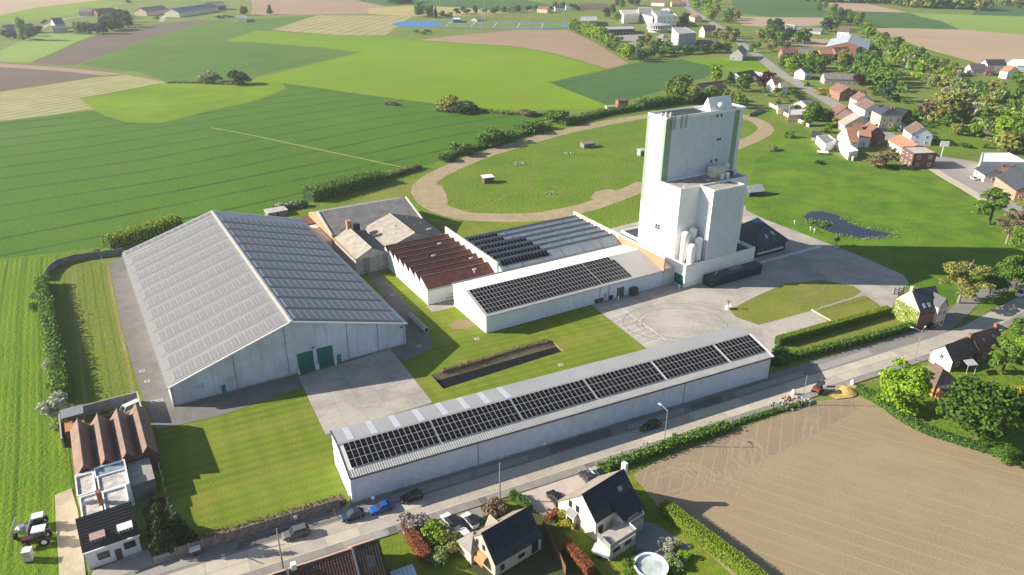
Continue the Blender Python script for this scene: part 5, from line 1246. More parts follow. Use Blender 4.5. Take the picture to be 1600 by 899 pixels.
0 and scatter('tall_grass', [(-60, 440), (60, 430), (66, 470), (84, 570), (98, 650), (112, 760), (84, 790), (80, 899), (-90, 920)], 5200, .35, [F_grass, F_grass, F_grass2], .14, .26, 2)
0 and scatter('tall_grass', [(672, 302), (700, 275), (800, 238), (900, 212), (1000, 190), (1010, 270), (940, 300), (860, 326), (760, 332), (690, 322)], 1500, .35, [F_grass, F_grass, F_grass2], .2, .35, 3)
0 and scatter('tall_grass', [(80, 440), (110, 420), (165, 415), (185, 500), (215, 610), (110, 640)], 900, .3, [F_grass, F_grass2], .12, .22, 5)
# single bushes and trees near the works
for (x, y, h, r, m, lab) in [
    (88, 646, 4.2, 3.0, F_white, 'large white blossoming bush at the lower end of the left hedge'),
    (82, 578, 3.0, 2.0, F_white, 'pale blossoming bush halfway along the left hedge'),
    (88, 606, 2.8, 2.2, F_olive, 'yellowish bush between the two white bushes of the left hedge'),
    (62, 470, 3.0, 2.2, F_pale, 'pale bush near the upper bend of the left hedge'),
    (60, 484, 2.6, 2.0, F_green, 'green bush under the pale bush of the left hedge'),
    (96, 668, 2.4, 2.0, F_pale, 'grey-green bush beside the brown-roofed workshop wall'),
    (442, 328, 3.0, 2.6, F_white, 'white blossom bush left of the big hedge behind the stores'),
    (462, 325, 2.4, 2.6, F_white, 'smaller white blossom bush next to the big rounded hedge'),
    (176, 384, 3.4, 2.4, F_lime, 'lime bush at the left end of the hedge behind the warehouse'),
    (150, 396, 1.6, 1.4, F_olive, 'small bush on the plot wall behind the warehouse'),
    (720, 243, 4.4, 4.2, F_mid, 'first round bush along the track, above its left bend'),
    (700, 252, 2.6, 3.0, F_dark, 'dark low bush left of the first round track bush'),
    (766, 228, 5.6, 5.0, F_green, 'biggest dark bush beside the dirt track'),
    (790, 221, 4.5, 4.5, F_mid, 'green bush right of the biggest track bush'),
    (826, 207, 5.0, 5.0, F_green, 'round bush on the track side where the wheat ends'),
    (846, 201, 3.2, 4.0, F_olive, 'olive bush between two dark ones beside the track'),
    (873, 192, 5.4, 5.5, F_green, 'leafy bush where the hedge along the upper track begins'),
    (704, 172, 6.5, 6.5, F_olive, 'large olive bush at the foot of the lime field'),
    (727, 176, 4.2, 6.0, F_dark, 'dark bush right of the large olive bush in the fields'),
    (690, 172, 3.0, 4.0, F_pale, 'pale scrub left of the large olive bush in the fields'),
    (612, 164, 2.2, 2.5, F_pale, 'small pale bush beside the black trough in the fields'),
    (328, 129, 5.0, 6.0, F_pale, 'pale round bush on the far field edge'),
    (371, 132, 6.5, 6.0, F_dark, 'dark round bush on the far field edge'),
    (826, 181, 3, 4, F_twig, 'brownish scrub bush right of the scrub strip'),
    (1280, 256, 1.6, 2.2, F_dark, 'small dark bush in the meadow below the village'),
    (1205, 235, 2.6, 2.8, F_pale, 'pale bush at the meadow corner by the lane'),
    (1232, 215, 4.0, 3.6, F_mid, 'round green bush by the low garden wall'),
    (645, 828, 3.0, 2.6, F_pink, 'lilac bush covered in pale pink blossom'),
    (676, 842, 3.0, 2.5, F_lime, 'bright lime ball-shaped bush by the white cars'),
    (686, 876, 2.6, 2.3, F_pale, 'round pale green shrub below the lime bush'),
    (706, 856, 2.6, 2.2, F_olive, 'olive shrub between the lime bush and the pink house'),
    (775, 806, 2.8, 2.6, F_twig, 'brown leafless bush on the small front lawn'),
    (762, 822, 1.8, 1.8, F_dark, 'dark shrub in front of the left dark-roofed house'),
    (888, 818, 1.9, 1.9, F_yellow, 'yellow flowering bush against the cream gable'),
    (862, 808, 1.4, 1.4, F_rust, 'reddish shrub at the corner of the pink paving'),
    (1043, 856, 1.8, 1.8, F_white, 'white flowering shrub on the blue terrace'),
    (1053, 854, 1.2, 1.2, F_lime, 'small lime shrub beside the white one on the terrace'),
    (1050, 885, 1.8, 1.6, F_pale, 'pale round shrub right of the pool'),
    (1068, 873, 1.6, 1.4, F_lime, 'lime shrub at the edge of the terrace paving'),
    (985, 893, 1.8, 1.6, F_green, 'green bush left of the round pool'),
    (945, 742, 1.6, 1.6, F_lime, 'lime bush at the left end of the loose pavement hedge'),
    (248, 760, 2.0, 1.6, F_lime, 'bright green shrub by the grey lean-to roof'),
    (252, 778, 1.8, 1.3, F_yellow, 'yellow bush above the tall dark conifer'),
    (1005, 673, .9, .9, F_mid, 'small round weed bush on the pavement by the street lamp'),
    (1055, 684, .9, 1.0, F_green, 'small round weed bush behind the street lamp'),
    (1433, 500, 1.2, 1.0, F_lime, 'low ivy bush at the foot of the gatehouse'),
    (1296, 352, .8, .8, F_mid, 'low green clump on the pond bank'),
    (605, 905, 1.6, 1.5, F_green, 'green bush below the blue awning')]:
    far = y < 300
    k = 1.4 if far and x < 900 else 1.0
    bush(G(x, y), h*k, r*k, m, lab, far=False)
tree(G(1408, 640), 11.0, 6.6, 'round', F_lime, 'bright lime-green round tree at the corner of the seedbed', clear=.02)
tree(G(1525, 688), 13.5, 7.9, 'round', F_deep, 'largest dark green garden tree right of the brown-roofed house', clear=.02)
tree(G(1600, 640), 8.0, 4.4, 'loose', F_yellow, 'golden yellow tree at the right edge of the photo', clear=.1)
tree(G(1565, 585), 8.5, 4.6, 'loose', F_mid, 'mid green tree behind the largest garden tree', clear=.1)
tree(G(1600, 570), 7.5, 4.4, 'round', F_lime, 'lime tree right of the brown roofs at the photo edge', clear=.1)
tree(G(1590, 535), 6.0, 3.8, 'round', F_mid, 'small green tree above the brown roof near the road bend', clear=.1)
tree(G(1575, 660), 7.5, 4.2, 'round', F_dark, 'dark tree behind the golden yellow one', clear=.1)
tree(G(1565, 720), 3.5, 2.6, 'round', F_green, 'small tree at the right end of the seedbed hedge', clear=.05)
tree(G(1545, 351), 13.0, 8.2, 'loose', F_mid, 'big open-crowned tree standing alone at the meadow edge', clear=.26)
tree(G(1572, 382), 11.0, 6.0, 'loose', F_twig, 'half-bare brownish tree with a leaning pale trunk', clear=.3, trunk=TRUNK_LT)
tree(G(1600, 408), 12.0, 6.0, 'round', F_mid, 'tall green tree at the right edge over the meadow', clear=.12)
tree(G(1585, 452), 10.0, 6.0, 'round', F_green, 'round green tree above the street bend', clear=.12)
tree(G(1497, 474), 11.0, 8.6, 'loose', F_olive, 'olive-brown tree beside the gatehouse, above the street', clear=.25, trunk=TRUNK_LT)
tree(G(1545, 462), 7.5, 4.6, 'round', F_green, 'dark green tree between the olive tree and the round one', clear=.15)
tree(G(1610, 345), 9, 5, 'round', F_olive, 'olive tree cut by the right edge beside the grey roofs', clear=.15)
tree(G(262, 862), 9.5, 2.5, 'cone', F_conif, 'tall dark conifer at the left end of the street fence', clear=.03)
tree(G(284, 852), 6.5, 2.4, 'cone', F_conif, 'shorter dark conifer behind the tall one', clear=.03)
tree(G(250, 830), 5.5, 2.0, 'cone', F_dark, 'small dark conifer beside the shrub bed', clear=.03)
tree(G(1306, 384), 3.4, .9, 'bush', F_pale, 'thin young tree in a round planter on the yard', clear=.4)
# ------------------------------------------------------------------ houses
def window_mesh(frame_m, pane_m, mull=1):
    mb = MB()
    t = .07
    for a0, a1, z0, z1 in ((0, 1, 0, t), (0, 1, 1 - t, 1), (0, t, t, 1 - t), (1 - t, 1, t, 1 - t)): mb.box(Loc, a0, a1, -.07, .02, z0, z1, 0)
    for k in range(mull): mb.box(Loc, (k + 1)/(mull + 1) - .025, (k + 1)/(mull + 1) + .025, -.06, .02, t, 1 - t, 0)
    mb.face([(t, -.03, t), (1 - t, -.03, t), (1 - t, -.03, 1 - t), (t, -.03, 1 - t)], 1)
    return mb.mesh('window', [frame_m, pane_m])
WIN = window_mesh(white_clean, pane, 1)
WIN_D = window_mesh(trim_dark, pane, 1)
DOOR = window_mesh(wood, plain('door_brown', (0.12, 0.07, 0.045), 0.6), 0)
def put(name, me, parent, fr, side, s, z, w_, h, L, W):
    p, rz = {'f': (fr.P(s, -.01, z), fr.ang), 'b': (fr.P(s + w_, W + .01, z), fr.ang + math.pi), 'l': (fr.P(-.01, s + w_, z), fr.ang - math.pi/2), 'r': (fr.P(L + .01, s, z), fr.ang + math.pi/2)}[side]
    return inst(name, me, parent, p - parent.location, rz, (w_, 1, h))
def house(label, fr, L, W, he, hr, wm, rm, br=None, heb=None, wins=(), doors=(), chim=(), name='house', cat='house', over=.35, win=None, hip=0, chm=None, sky=(), group=None, ends=None, rm2=None):
    """gabled house: a along the ridge 0..L, b across 0..W (b=0 is the front)"""
    br = W/2 if br is None else br; heb = he if heb is None else heb
    t = thing(name, label, cat, fr.P(L/2, W/2), group)
    mb = MB(); pr = [(0, 0), (W, 0), (W, heb), (br, hr - .05), (0, he)] if not hip else [(0, 0), (W, 0), (W, heb), (0, he)]
    A = [fr.P(0, b, z) for b, z in pr]; B = [fr.P(L, b, z) for b, z in pr]
    n = len(pr)
    mb.face(A[::-1], 0 if ends is None else 1); mb.face(B, 0 if ends is None else 1)
    mb.face([A[0], B[0], B[-1], A[-1]]); mb.face([A[1], A[2], B[2], B[1]]); mb.build('wall', [wm, ends or wm], t)
    k0 = (hr - he)/br; k1 = (hr - heb)/(W - br)
    e0 = fr.P(-over if not hip else -over, -over, he - over*k0 + .12); 
    for (b_e, z_e, m_) in ((-over, he - over*k0, rm), (W + over, heb - over*k1, rm2 or rm)):
        mb = MB()
        mb.slab([fr.P(-over, b_e, z_e + .14), fr.P(L + over, b_e, z_e + .14), fr.P(L + over - hip, br, hr + .14), fr.P(-over + hip, br, hr + .14)], .16); mb.build('roof_slope', m_, t)
    if hip:
        for a, s in ((-over, 1), (L + over, -1)):
            mb = MB(); mb.face([fr.P(a, -over, he - over*k0 + .14), fr.P(a, W + over, heb - over*k1 + .14), fr.P(a + s*hip, br, hr + .14)]); mb.build('roof_slope', rm, t)
    mb = MB(); mb.tube(fr.P(-over + hip, br, hr + .16), fr.P(L + over - hip, br, hr + .16), .13, 6); mb.build('ridge_tile', rm, t)
    for (side, s, z, w_, h) in wins: put('window', win or WIN, t, fr, side, s, z, w_, h, L, W)
    for (side, s, w_, h) in doors: put('door', DOOR, t, fr, side, s, 0.02, w_, h, L, W)
    for c in chim:
        a, b = c[0], c[1] if len(c) > 1 else br
        zc = hr - abs(b - br)*k0
        mb = MB(); mb.box(fr, a, a + .75, b - .35, b + .35, zc - .6, hr + 1.0); mb.box(fr, a - .06, a + .81, b - .41, b + .41, hr + 1.0, hr + 1.12); mb.build('chimney', chm or brick_red, t)
    for (a, f, w_, h) in sky:      # skylights on the front slope, f = share up the slope
        b0, b1 = br*f, br*f + h*br/math.hypot(br, hr - he); z0 = he + k0*b0 + .2; z1 = he + k0*b1 + .2
        mb = MB(); mb.slab([fr.P(a, b0, z0), fr.P(a + w_, b0, z0), fr.P(a + w_, b1, z1), fr.P(a, b1, z1)], .12, 1, 0); mb.build('skylight', [plain('sky_pane%d' % len(MATS), (0.30, 0.36, 0.44), 0.15), trim_grey], t)
    return t
def auto_wins(L, W, he, floors=1, sides='fblr', step=3.2, w_=1.1, h=1.3):
    out = []
    for s in sides:
        D = L if s in 'fb' else W
        n = max(1, int((D - 1.2)/step))
        for f in range(floors):
            for i in range(n): out.append((s, (i + .5)*D/n - w_/2, .95 + f*2.7, w_, h))
    return out
# --- bottom-left white house, its flat-roofed rear, brown-roofed workshop
HB = Frame(G(140, 890.5), R(31.32))
hb = thing('white_house', 'white house with black roof and long flat-roofed rear extensions, lower left', 'house', HB.P(4, 4))
mb = MB(); pr = [(0, 0), (4.6, 0), (4.6, 5.8), (4.1, 7.0), (0, 3.85)]
A = [HB.P(0, b, z) for b, z in pr]; B = [HB.P(7.55, b, z) for b, z in pr]
mb.face(A[::-1]); mb.face(B); mb.face([A[0], B[0], B[4], A[4]]); mb.face([A[1], A[2], B[2], B[1]]); mb.build('wall', plain('blue_white_render', (0.66, 0.70, 0.76), 0.6, var=0.06, streak=0.15), hb)
mb = MB(); mb.slab([HB.P(-.25, -.35, 3.75), HB.P(7.8, -.35, 3.75), HB.P(7.8, 4.15, 7.15), HB.P(-.25, 4.15, 7.15)], .2); mb.build('roof_slope', ridged('black_roof_tiles', (0.035, 0.034, 0.036), 0.3, zdir=True, depth=.06, rough=.65, var=.2), hb)
mb = MB(); mb.slab([HB.P(-.25, 4.15, 7.15), HB.P(7.8, 4.15, 7.15), HB.P(7.8, 4.8, 6.2), HB.P(-.25, 4.8, 6.2)], .2); mb.build('roof_slope', tile_dk, hb)
mb = MB(); mb.box(HB, -.3, 7.85, -.55, -.36, 3.55, 3.75); mb.build('gutter', white_clean, hb)
for a, z, w_ in ((1.5, 1.2, 1.7), (5.3, 1.5, 1.7)): put('window', WIN_D, hb, HB, 'f', a, z, w_, 1.3, 7.55, 4.6)
put('door', DOOR, hb, HB, 'f', 3.9, .02, .95, 2.1, 7.55, 4.6)
for a0, f, mm in ((1.2, .18, plain('red_white_dormer', (0.50, 0.33, 0.30), .5)), (5.1, .20, white_clean)):
    z0 = 3.85 + 3.15/4.1*(.9); 
    mb = MB(); mb.box(HB, a0, a0 + 2.0, .55, 1.5, 4.3, 5.05); mb.slab([HB.P(a0 - .1, .35, 5.1), HB.P(a0 + 2.1, .35, 5.1), HB.P(a0 + 2.1, 1.75, 5.35), HB.P(a0 - .1, 1.75, 5.35)], .1, 0); d_ = mb.build('dormer', mm, hb)
    for k in range(4): mb = MB(); mb.box(HB, a0 + .12 + k*.47, a0 + .48 + k*.47, .50, .55, 4.4, 4.95); mb.build('pane', pane, d_)
for (a0, a1, b0, b1, z, m) in [(0, 2.9, 13.7, 19.6, 4.2, felt_wh), (3.3, 8.0, 12.4, 17.3, 4.5, felt_wh), (3.7, 7.4, 4.9, 12.3, 4.5, felt_wh), (.3, 3.4, 4.9, 13.4, 4.1, felt_wh), (3.0, 8.0, 17.4, 20.4, 4.3, plain('blue_grey_glass_roof', (0.22, 0.30, 0.36), .3, var=.3)), (0, 2.8, 19.65, 20.4, 4.0, felt_wh)]:
    mb = MB(); mb.box(HB, a0, a1, b0, b1, 0, z, 0, 1, cb=False); parapet(mb, HB, a0, a1, b0, b1, z, z + .3, .2); mb.build('rear_extension', [white, m], hb)
mb = MB(); mb.box(HB, 3.0, 3.7, 9.4, 10.3, 4.2, 6.8); mb.box(HB, 2.95, 3.75, 9.35, 10.35, 6.8, 6.95); mb.build('chimney', rust, hb)
mb = MB(); mb.box(HB, 1.0, 2.3, 11.2, 11.9, 4.1, 4.7); mb.build('roof_dome', translucent_sheet, hb)
mb = MB(); mb.box(HB, 8.1, 11.9, 13.6, 20.6, 0, 3.3, 0, 1, cb=False); mb.build('lean_to', [conc_dk, plain('grey_felt', (0.34, 0.32, 0.29), .85, var=.15)], hb)
wk = thing('workshop', 'old workshop under four parallel brown tiled ridges', 'workshop', HB.P(6, 29))
tile_wk = ridged('workshop_brown_tiles', (0.205, 0.130, 0.102), 0.35, zdir=True, depth=.07, rough=.8, var=.22)  # one brown for both slopes of every ridge
for k in range(4):
    a0 = -.05 + k*3.42; ar = a0 + 1.75; a1 = a0 + 3.42
    mb = MB(); pr = [(a0, 0), (a1, 0), (a1, 3.4), (ar, 5.6), (a0, 3.4)]
    A = [HB.P(a, 20.9, z) for a, z in pr]; B = [HB.P(a, 36.6, z) for a, z in pr]; mb.face(A); mb.face(B[::-1])
    if k == 0: mb.face([A[0], A[4], B[4], B[0]])
    if k == 3: mb.face([A[1], B[1], B[2], A[2]])
    mb.build('wall', brick_dk, wk)
    for (p0, z0, p1, z1) in ((a0, 3.42, ar, 5.7), (ar, 5.7, a1, 3.42)):
        mb = MB(); mb.slab([HB.P(p0, 20.5, z0 + .05), HB.P(p1, 20.5, z1 + .05), HB.P(p1, 36.8, z1 + .05), HB.P(p0, 36.8, z0 + .05)], .1); mb.build('roof_slope', tile_wk, wk)
    mb = MB(); mb.tube(HB.P(ar, 20.5, 5.78), HB.P(ar, 36.8, 5.78), .12, 6); mb.build('ridge_tile', tile_br, wk)
wb = thing('yard_wall', 'tall grey wall round the workshop back yard', 'wall', HB.P(5, 47))
mb = MB(); mb.box(HB, -1.7, 12.6, 46.6, 46.9, 0, 2.6); mb.build('back_wall', conc, wb)
mb = MB(); mb.box(HB, 12.62, 12.9, 38, 46.9, 0, 2.6); mb.build('side_wall', conc_lt, wb)
mb = MB(); mb.box(HB, -1.9, -1.62, 37, 46.6, 0, 2.2); mb.build('side_wall', conc, wb)
mb = MB(); mb.slab([HB.P(-1.4, 43.2, 2.9), HB.P(2.6, 43.2, 2.9), HB.P(2.6, 46.4, 3.1), HB.P(-1.4, 46.4, 3.1)], .1); 
for a, b in ((-1.3, 43.3), (2.5, 43.3), (-1.3, 46.2), (2.5, 46.2)): mb.tube(HB.P(a, b), HB.P(a, b, 2.9), .08)
tag(mb.build('yard_shelter', steel), 'silver-roofed shelter in the corner of the workshop yard', 'shelter')
mb = MB(); mb.box(HB, -1.2, 2.4, 39.5, 43.0, 0, 1.9); tag(mb.build('timber_stack', wood_or), 'orange timber stack under the silver shelter edge', 'timber stack')
# junk van in the yard is built with the cars below
# --- brown tiled double house cut by the lower edge, tiles built one by one
def tile_field(fr, a0, a1, b0, z0, b1, z1, m, parent, w_=.42, c_=.40):
    """pantile courses on a slope from (b0,z0) eave to (b1,z1) ridge"""
    mb = MB(); sl_ = math.hypot(b1 - b0, z1 - z0); n = int(sl_/c_); k = int((a1 - a0)/w_)
    db, dz = (b1 - b0)/n, (z1 - z0)/n
    nb, nz = -(z1 - z0)/sl_*(1 if b1 > b0 else -1), abs(b1 - b0)/sl_
    for j in range(n):
        for i in range(k):
            x0 = a0 + i*w_; x1 = x0 + w_*.94; xm = (x0 + x1)/2
            lo = (b0 + db*j, z0 + dz*j); hi = (b0 + db*(j + 1.1), z0 + dz*(j + 1.1))
            f = lambda x, p, h: fr.P(x, p[0] + nb*h, p[1] + nz*h)
            mb.face([f(x0, lo, .07), f(xm, lo, .14), f(xm, hi, .09), f(x0, hi, .02)]); mb.face([f(xm, lo, .14), f(x1, lo, .07), f(x1, hi, .02), f(xm, hi, .09)])
    o = mb.build('roof_tile', m, parent); o['kind'] = 'stuff'
    return o
pan_red = plain('red_brown_pantile', (0.150, 0.072, 0.055), .75, var=.4, scale=2.5)
pan_br = plain('brown_pantile', (0.095, 0.062, 0.050), .75, var=.4, scale=2.5)
hc = thing('terraced_house', 'brown pantiled terraced house at the lower edge of the photo', 'house', LS.P(-16, -18))
fh = Frame(LS.P(0, -22.9), LS.ang)
for (a0, a1, hr, nm, pm) in [(-34, -13.9, 7.2, 'l', pan_br), (-13.8, -4.4, 7.2, 'm', pan_red), (-4.3, -0.2, 7.5, 'r', pan_br)]:
    b_f = 9.6 if nm != 'r' else 9.9; br = 4.9
    mb = MB(); pr = [(0, 0), (b_f, 0), (b_f, 3.2), (br, hr - .1), (0, 3.2)]
    A = [fh.P(a0, b, z) for b, z in pr]; B = [fh.P(a1, b, z) for b, z in pr]
    mb.face(A[::-1]); mb.face(B); mb.face([A[0], B[0], B[4], A[4]]); mb.face([A[1], A[2], B[2], B[1]]); mb.build('wall', brick_red, hc)
    mb = MB(); mb.slab([fh.P(a0 + .03, -.4, 2.9), fh.P(a1 - .03, -.4, 2.9), fh.P(a1 - .03, br, hr), fh.P(a0 + .03, br, hr)], .15); mb.build('roof_slope', pm, hc)
    mb = MB(); mb.slab([fh.P(a0 + .03, br, hr), fh.P(a1 - .03, br, hr), fh.P(a1 - .03, b_f + .3, 3.0), fh.P(a0 + .03, b_f + .3, 3.0)], .15); mb.build('roof_slope', ridged('sunlit_pink_tiles', (0.40, 0.28, 0.22), 0.35, zdir=True, depth=.07, rough=.8, var=.15), hc)  # sunlight on the far slope put into a paler pink tile colour
    tile_field(fh, a0 + .05, a1 - .05, -.4, 2.92, br, hr + .02, pm, hc)
    mb = MB(); mb.tube(fh.P(a0, br, hr + .08), fh.P(a1, br, hr + .08), .13, 6); mb.build('ridge_tile', tile_br, hc)
    mb = MB(); mb.box(fh, a0, a1, b_f + .3, b_f + .45, 2.75, 2.95); mb.build('gutter', trim_dark, hc)
for a in (-13.85, -4.35):
    mb = MB(); mb.box(fh, a - .12, a + .12, -.3, 4.9, 2.9, 3.4) if False else mb.slab([fh.P(a - .14, -.35, 3.25), fh.P(a + .14, -.35, 3.25), fh.P(a + .14, 4.9, 7.65), fh.P(a - .14, 4.9, 7.65)], .5); mb.build('party_wall', trim_grey, hc)
for a in (-12.3, -5.4):
    pass
for a in (-19.8, -13.3):
    mb = MB(); mb.box(fh, a, a + .75, 4.6, 5.4, 6.8, 8.1); mb.build('chimney', white, hc)
mb = MB(); k0 = (7.5 - 3.0)/5.3; mb.slab([fh.P(-2.9, 2.2, 5.25), fh.P(-1.5, 2.2, 5.25), fh.P(-1.5, 3.5, 6.4), fh.P(-2.9, 3.5, 6.4)], .15, 1, 0); mb.build('skylight', [plain('blue_sky_pane', (0.20, 0.26, 0.34), .15), trim_grey], hc)
aw = thing('awning', 'light blue slatted awning beside the brown pantiled house', 'awning', LS.P(1.5, -19))
for k in range(6):
    mb = MB(); mb.slab([fh.P(.4 + k*.62, -.5, 2.4), fh.P(.4 + k*.62 + .56, -.5, 2.4), fh.P(.4 + k*.62 + .56, 2.6, 2.75), fh.P(.4 + k*.62, 2.6, 2.75)], .05); mb.build('panel', plain('pale_blue_slat', (0.48, 0.56, 0.64), .4, var=.1), aw)
mb = MB()
for a in (.5, 4.0): mb.tube(fh.P(a, -.4), fh.P(a, -.4, 2.4), .07)
mb.build('post', white, aw)
# --- two dark-roofed pale houses south of the street
HDF = Frame(LS.P(15.5, -25.9), R(26.25 + 13))
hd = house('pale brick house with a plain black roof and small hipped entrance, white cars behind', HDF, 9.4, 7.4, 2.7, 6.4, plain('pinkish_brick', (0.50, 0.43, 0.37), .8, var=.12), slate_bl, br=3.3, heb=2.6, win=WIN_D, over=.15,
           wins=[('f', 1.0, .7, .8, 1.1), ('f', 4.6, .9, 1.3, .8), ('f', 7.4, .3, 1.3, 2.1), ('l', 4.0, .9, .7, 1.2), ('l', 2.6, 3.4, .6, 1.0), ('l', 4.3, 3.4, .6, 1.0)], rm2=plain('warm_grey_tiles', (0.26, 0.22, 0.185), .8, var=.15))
solp = panel_mesh('roof_panel', 1.02, 1.65, plain('blue_black_panel', (0.012, 0.016, 0.028), .22, var=.1), trim_dark, 1, 1, .05, .03)
d3 = (HDF.P(0, 0, 2.84) - HDF.P(0, 3.3, 6.54)).normalized(); N3 = HDF.u.cross(-d3); N3 = N3 if N3.z > 0 else -N3
for i in range(8):
    for j in range(2): axes_inst('solar_panel', solp, hd, HDF.P(.5 + i*1.07, 3.25, 6.5) + d3*(.3 + j*1.72) + N3*.06, HDF.u, -d3, N3)
EW = Frame(HDF.P(-.2, 3.8), HDF.ang)
mb = MB(); mb.box(EW, -1.2, 1.6, .6, 3.9, 0, 2.5); mb.build('porch', brick_lt, hd)
mb = MB(); c = EW.P(.5, 2.2, 4.6)
q = [EW.P(-1.5, .3, 2.5), EW.P(1.9, .3, 2.5), EW.P(1.9, 4.2, 2.5), EW.P(-1.5, 4.2, 2.5)]
for i in range(4): mb.face([q[i], q[(i + 1) % 4], c])
mb.build('porch_roof', plain('grey_porch_tiles', (0.25, 0.235, 0.215), .8, var=.15), hd)
mb = MB(); q = [HDF.P(3.6, 7.5, 2.7), HDF.P(5.6, 7.5, 2.7), HDF.P(5.6, 5.2, 4.6), HDF.P(3.6, 5.2, 4.6)]; t_ = [HDF.P(4.6, 7.5, 4.9), HDF.P(4.6, 4.6, 4.9)]
mb.face([q[0], q[1], t_[0]]); mb.face([q[0], t_[0], t_[1], q[3]]); mb.face([q[1], q[2], t_[1], t_[0]]); mb.build('dormer', plain('dormer_grey', (0.28, 0.25, 0.22), .8), hd)
mb = MB(); P_ = [HDF.P(-1.1 + 1.1*(1 - math.cos(t)) , 0, 1.2 + 1.5*math.sin(t)) for t in (0, .4, .8, 1.2, 1.57)]
for p, q in zip(P_, P_[1:]): mb.slab([p + HDF.v*1.9, q + HDF.v*1.9, q + HDF.v*4.4, p + HDF.v*4.4], .1)
mb.build('entrance_canopy', wood_or, hd)
HEF = Frame(LS.P(33.6, -25.95), R(26.25 + 14.4))
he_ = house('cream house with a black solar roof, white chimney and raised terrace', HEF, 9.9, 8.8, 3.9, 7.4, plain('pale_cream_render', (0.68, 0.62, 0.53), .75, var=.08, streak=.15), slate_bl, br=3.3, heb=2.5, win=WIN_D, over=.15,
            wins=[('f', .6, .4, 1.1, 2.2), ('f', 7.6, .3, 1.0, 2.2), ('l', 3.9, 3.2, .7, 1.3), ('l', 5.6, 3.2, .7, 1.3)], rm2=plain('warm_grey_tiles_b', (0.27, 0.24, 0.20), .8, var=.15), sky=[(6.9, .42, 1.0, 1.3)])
d3 = (HEF.P(0, 0, 4.0) - HEF.P(0, 3.3, 7.5)).normalized(); N3 = HEF.u.cross(-d3); N3 = N3 if N3.z > 0 else -N3
for i in range(9):
    for j in range(2):
        if i > 5 and j == 1: continue
        axes_inst('solar_panel', solp, he_, HEF.P(.4 + i*1.04, 3.25, 7.56) + d3*(.25 + j*1.72) + N3*.06, HEF.u, -d3, N3)
EX = Frame(HEF.P(4.4, -1.9), HEF.ang)
mb = MB(); mb.box(EX, 0, 5.0, 0, 2.2, 0, 3.2); mb.build('dormer_block', plain('pale_cream_b', (0.66, 0.60, 0.52), .75, var=.08), he_)
mb = MB(); mb.slab([EX.P(-.2, -.3, 3.25), EX.P(5.3, -.3, 3.25), EX.P(5.3, 3.4, 5.35), EX.P(-.2, 3.4, 5.35)], .15); mb.build('roof_slope', slate_bl, he_)
for s, w_, h, z in ((.5, .8, 2.1, .7), (1.9, .7, 1.1, 1.3), (2.9, .7, 1.1, 1.3), (4.0, .8, 2.2, .6)): put('window', WIN_D, he_, EX, 'f', s, z, w_, h, 5, 2)
mb = MB(); mb.box(HEF, 10.0, 10.7, 3.0, 3.9, 0, 8.6); mb.build('chimney', white, he_)
mb = MB(); mb.box(HEF, -.9, 0, 4.2, 6.0, 0, 2.2); mb.slab([HEF.P(-1.0, 4.1, 2.3), HEF.P(0, 4.1, 3.0), HEF.P(0, 6.1, 3.0), HEF.P(-1.0, 6.1, 2.3)], .1, 1); bay = mb.build('bay', [cream, tile_gr], he_)
mb = MB(); mb.box(HEF, -.96, -.9, 4.5, 5.7, .4, 1.9); mb.build('pane', pane, bay)
tr = [LS.P(33.0, -27.4), LS.P(33.3, -30.8), LS.P(39.0, -29.6), LS.P(38.8, -27.9), LS.P(42.2, -27.2), LS.P(42.9, -25.0), LS.P(36, -26.8)]
mb = MB(); mb.solid([p.copy() for p in tr], zz(tr, 2.4)); te = mb.build('terrace', plain('terrace_stone', (0.44, 0.40, 0.36), .85, var=.15), he_)
mb = MB()
for i in range(5):
    p, q = zz(tr, 2.4)[i], zz(tr, 2.4)[i + 1]
    for k in range(4):
        r_ = p.lerp(q, k/3); mb.tube(r_, r_ + Vector((0, 0, 1.0)), .04, 5)
    mb.tube(p + Vector((0, 0, 1)), q + Vector((0, 0, 1)), .045, 5)
    mb.face([p + Vector((0, 0, .15)), q + Vector((0, 0, .15)), q + Vector((0, 0, .9)), p + Vector((0, 0, .9))], 1)
mb.build('railing', [steel, plain('railing_glass', (0.25, 0.27, 0.3), .15)], he_)
mb = MB()
for (p, q, s) in ((tr[1], tr[2], .25), (tr[1], tr[2], .7)):
    c = p.lerp(q, s); d = (q - p).normalized(); n = Vector((d.y, -d.x, 0))
    mb.face([c - d*.8 + n*.03 + Vector((0, 0, 1.2)), c + d*.8 + n*.03 + Vector((0, 0, 1.2)), c + d*.8 + n*.03 + Vector((0, 0, 2.0)), c - d*.8 + n*.03 + Vector((0, 0, 2.0))])
tag(mb.build('opening', pane, he_), kind='stuff')
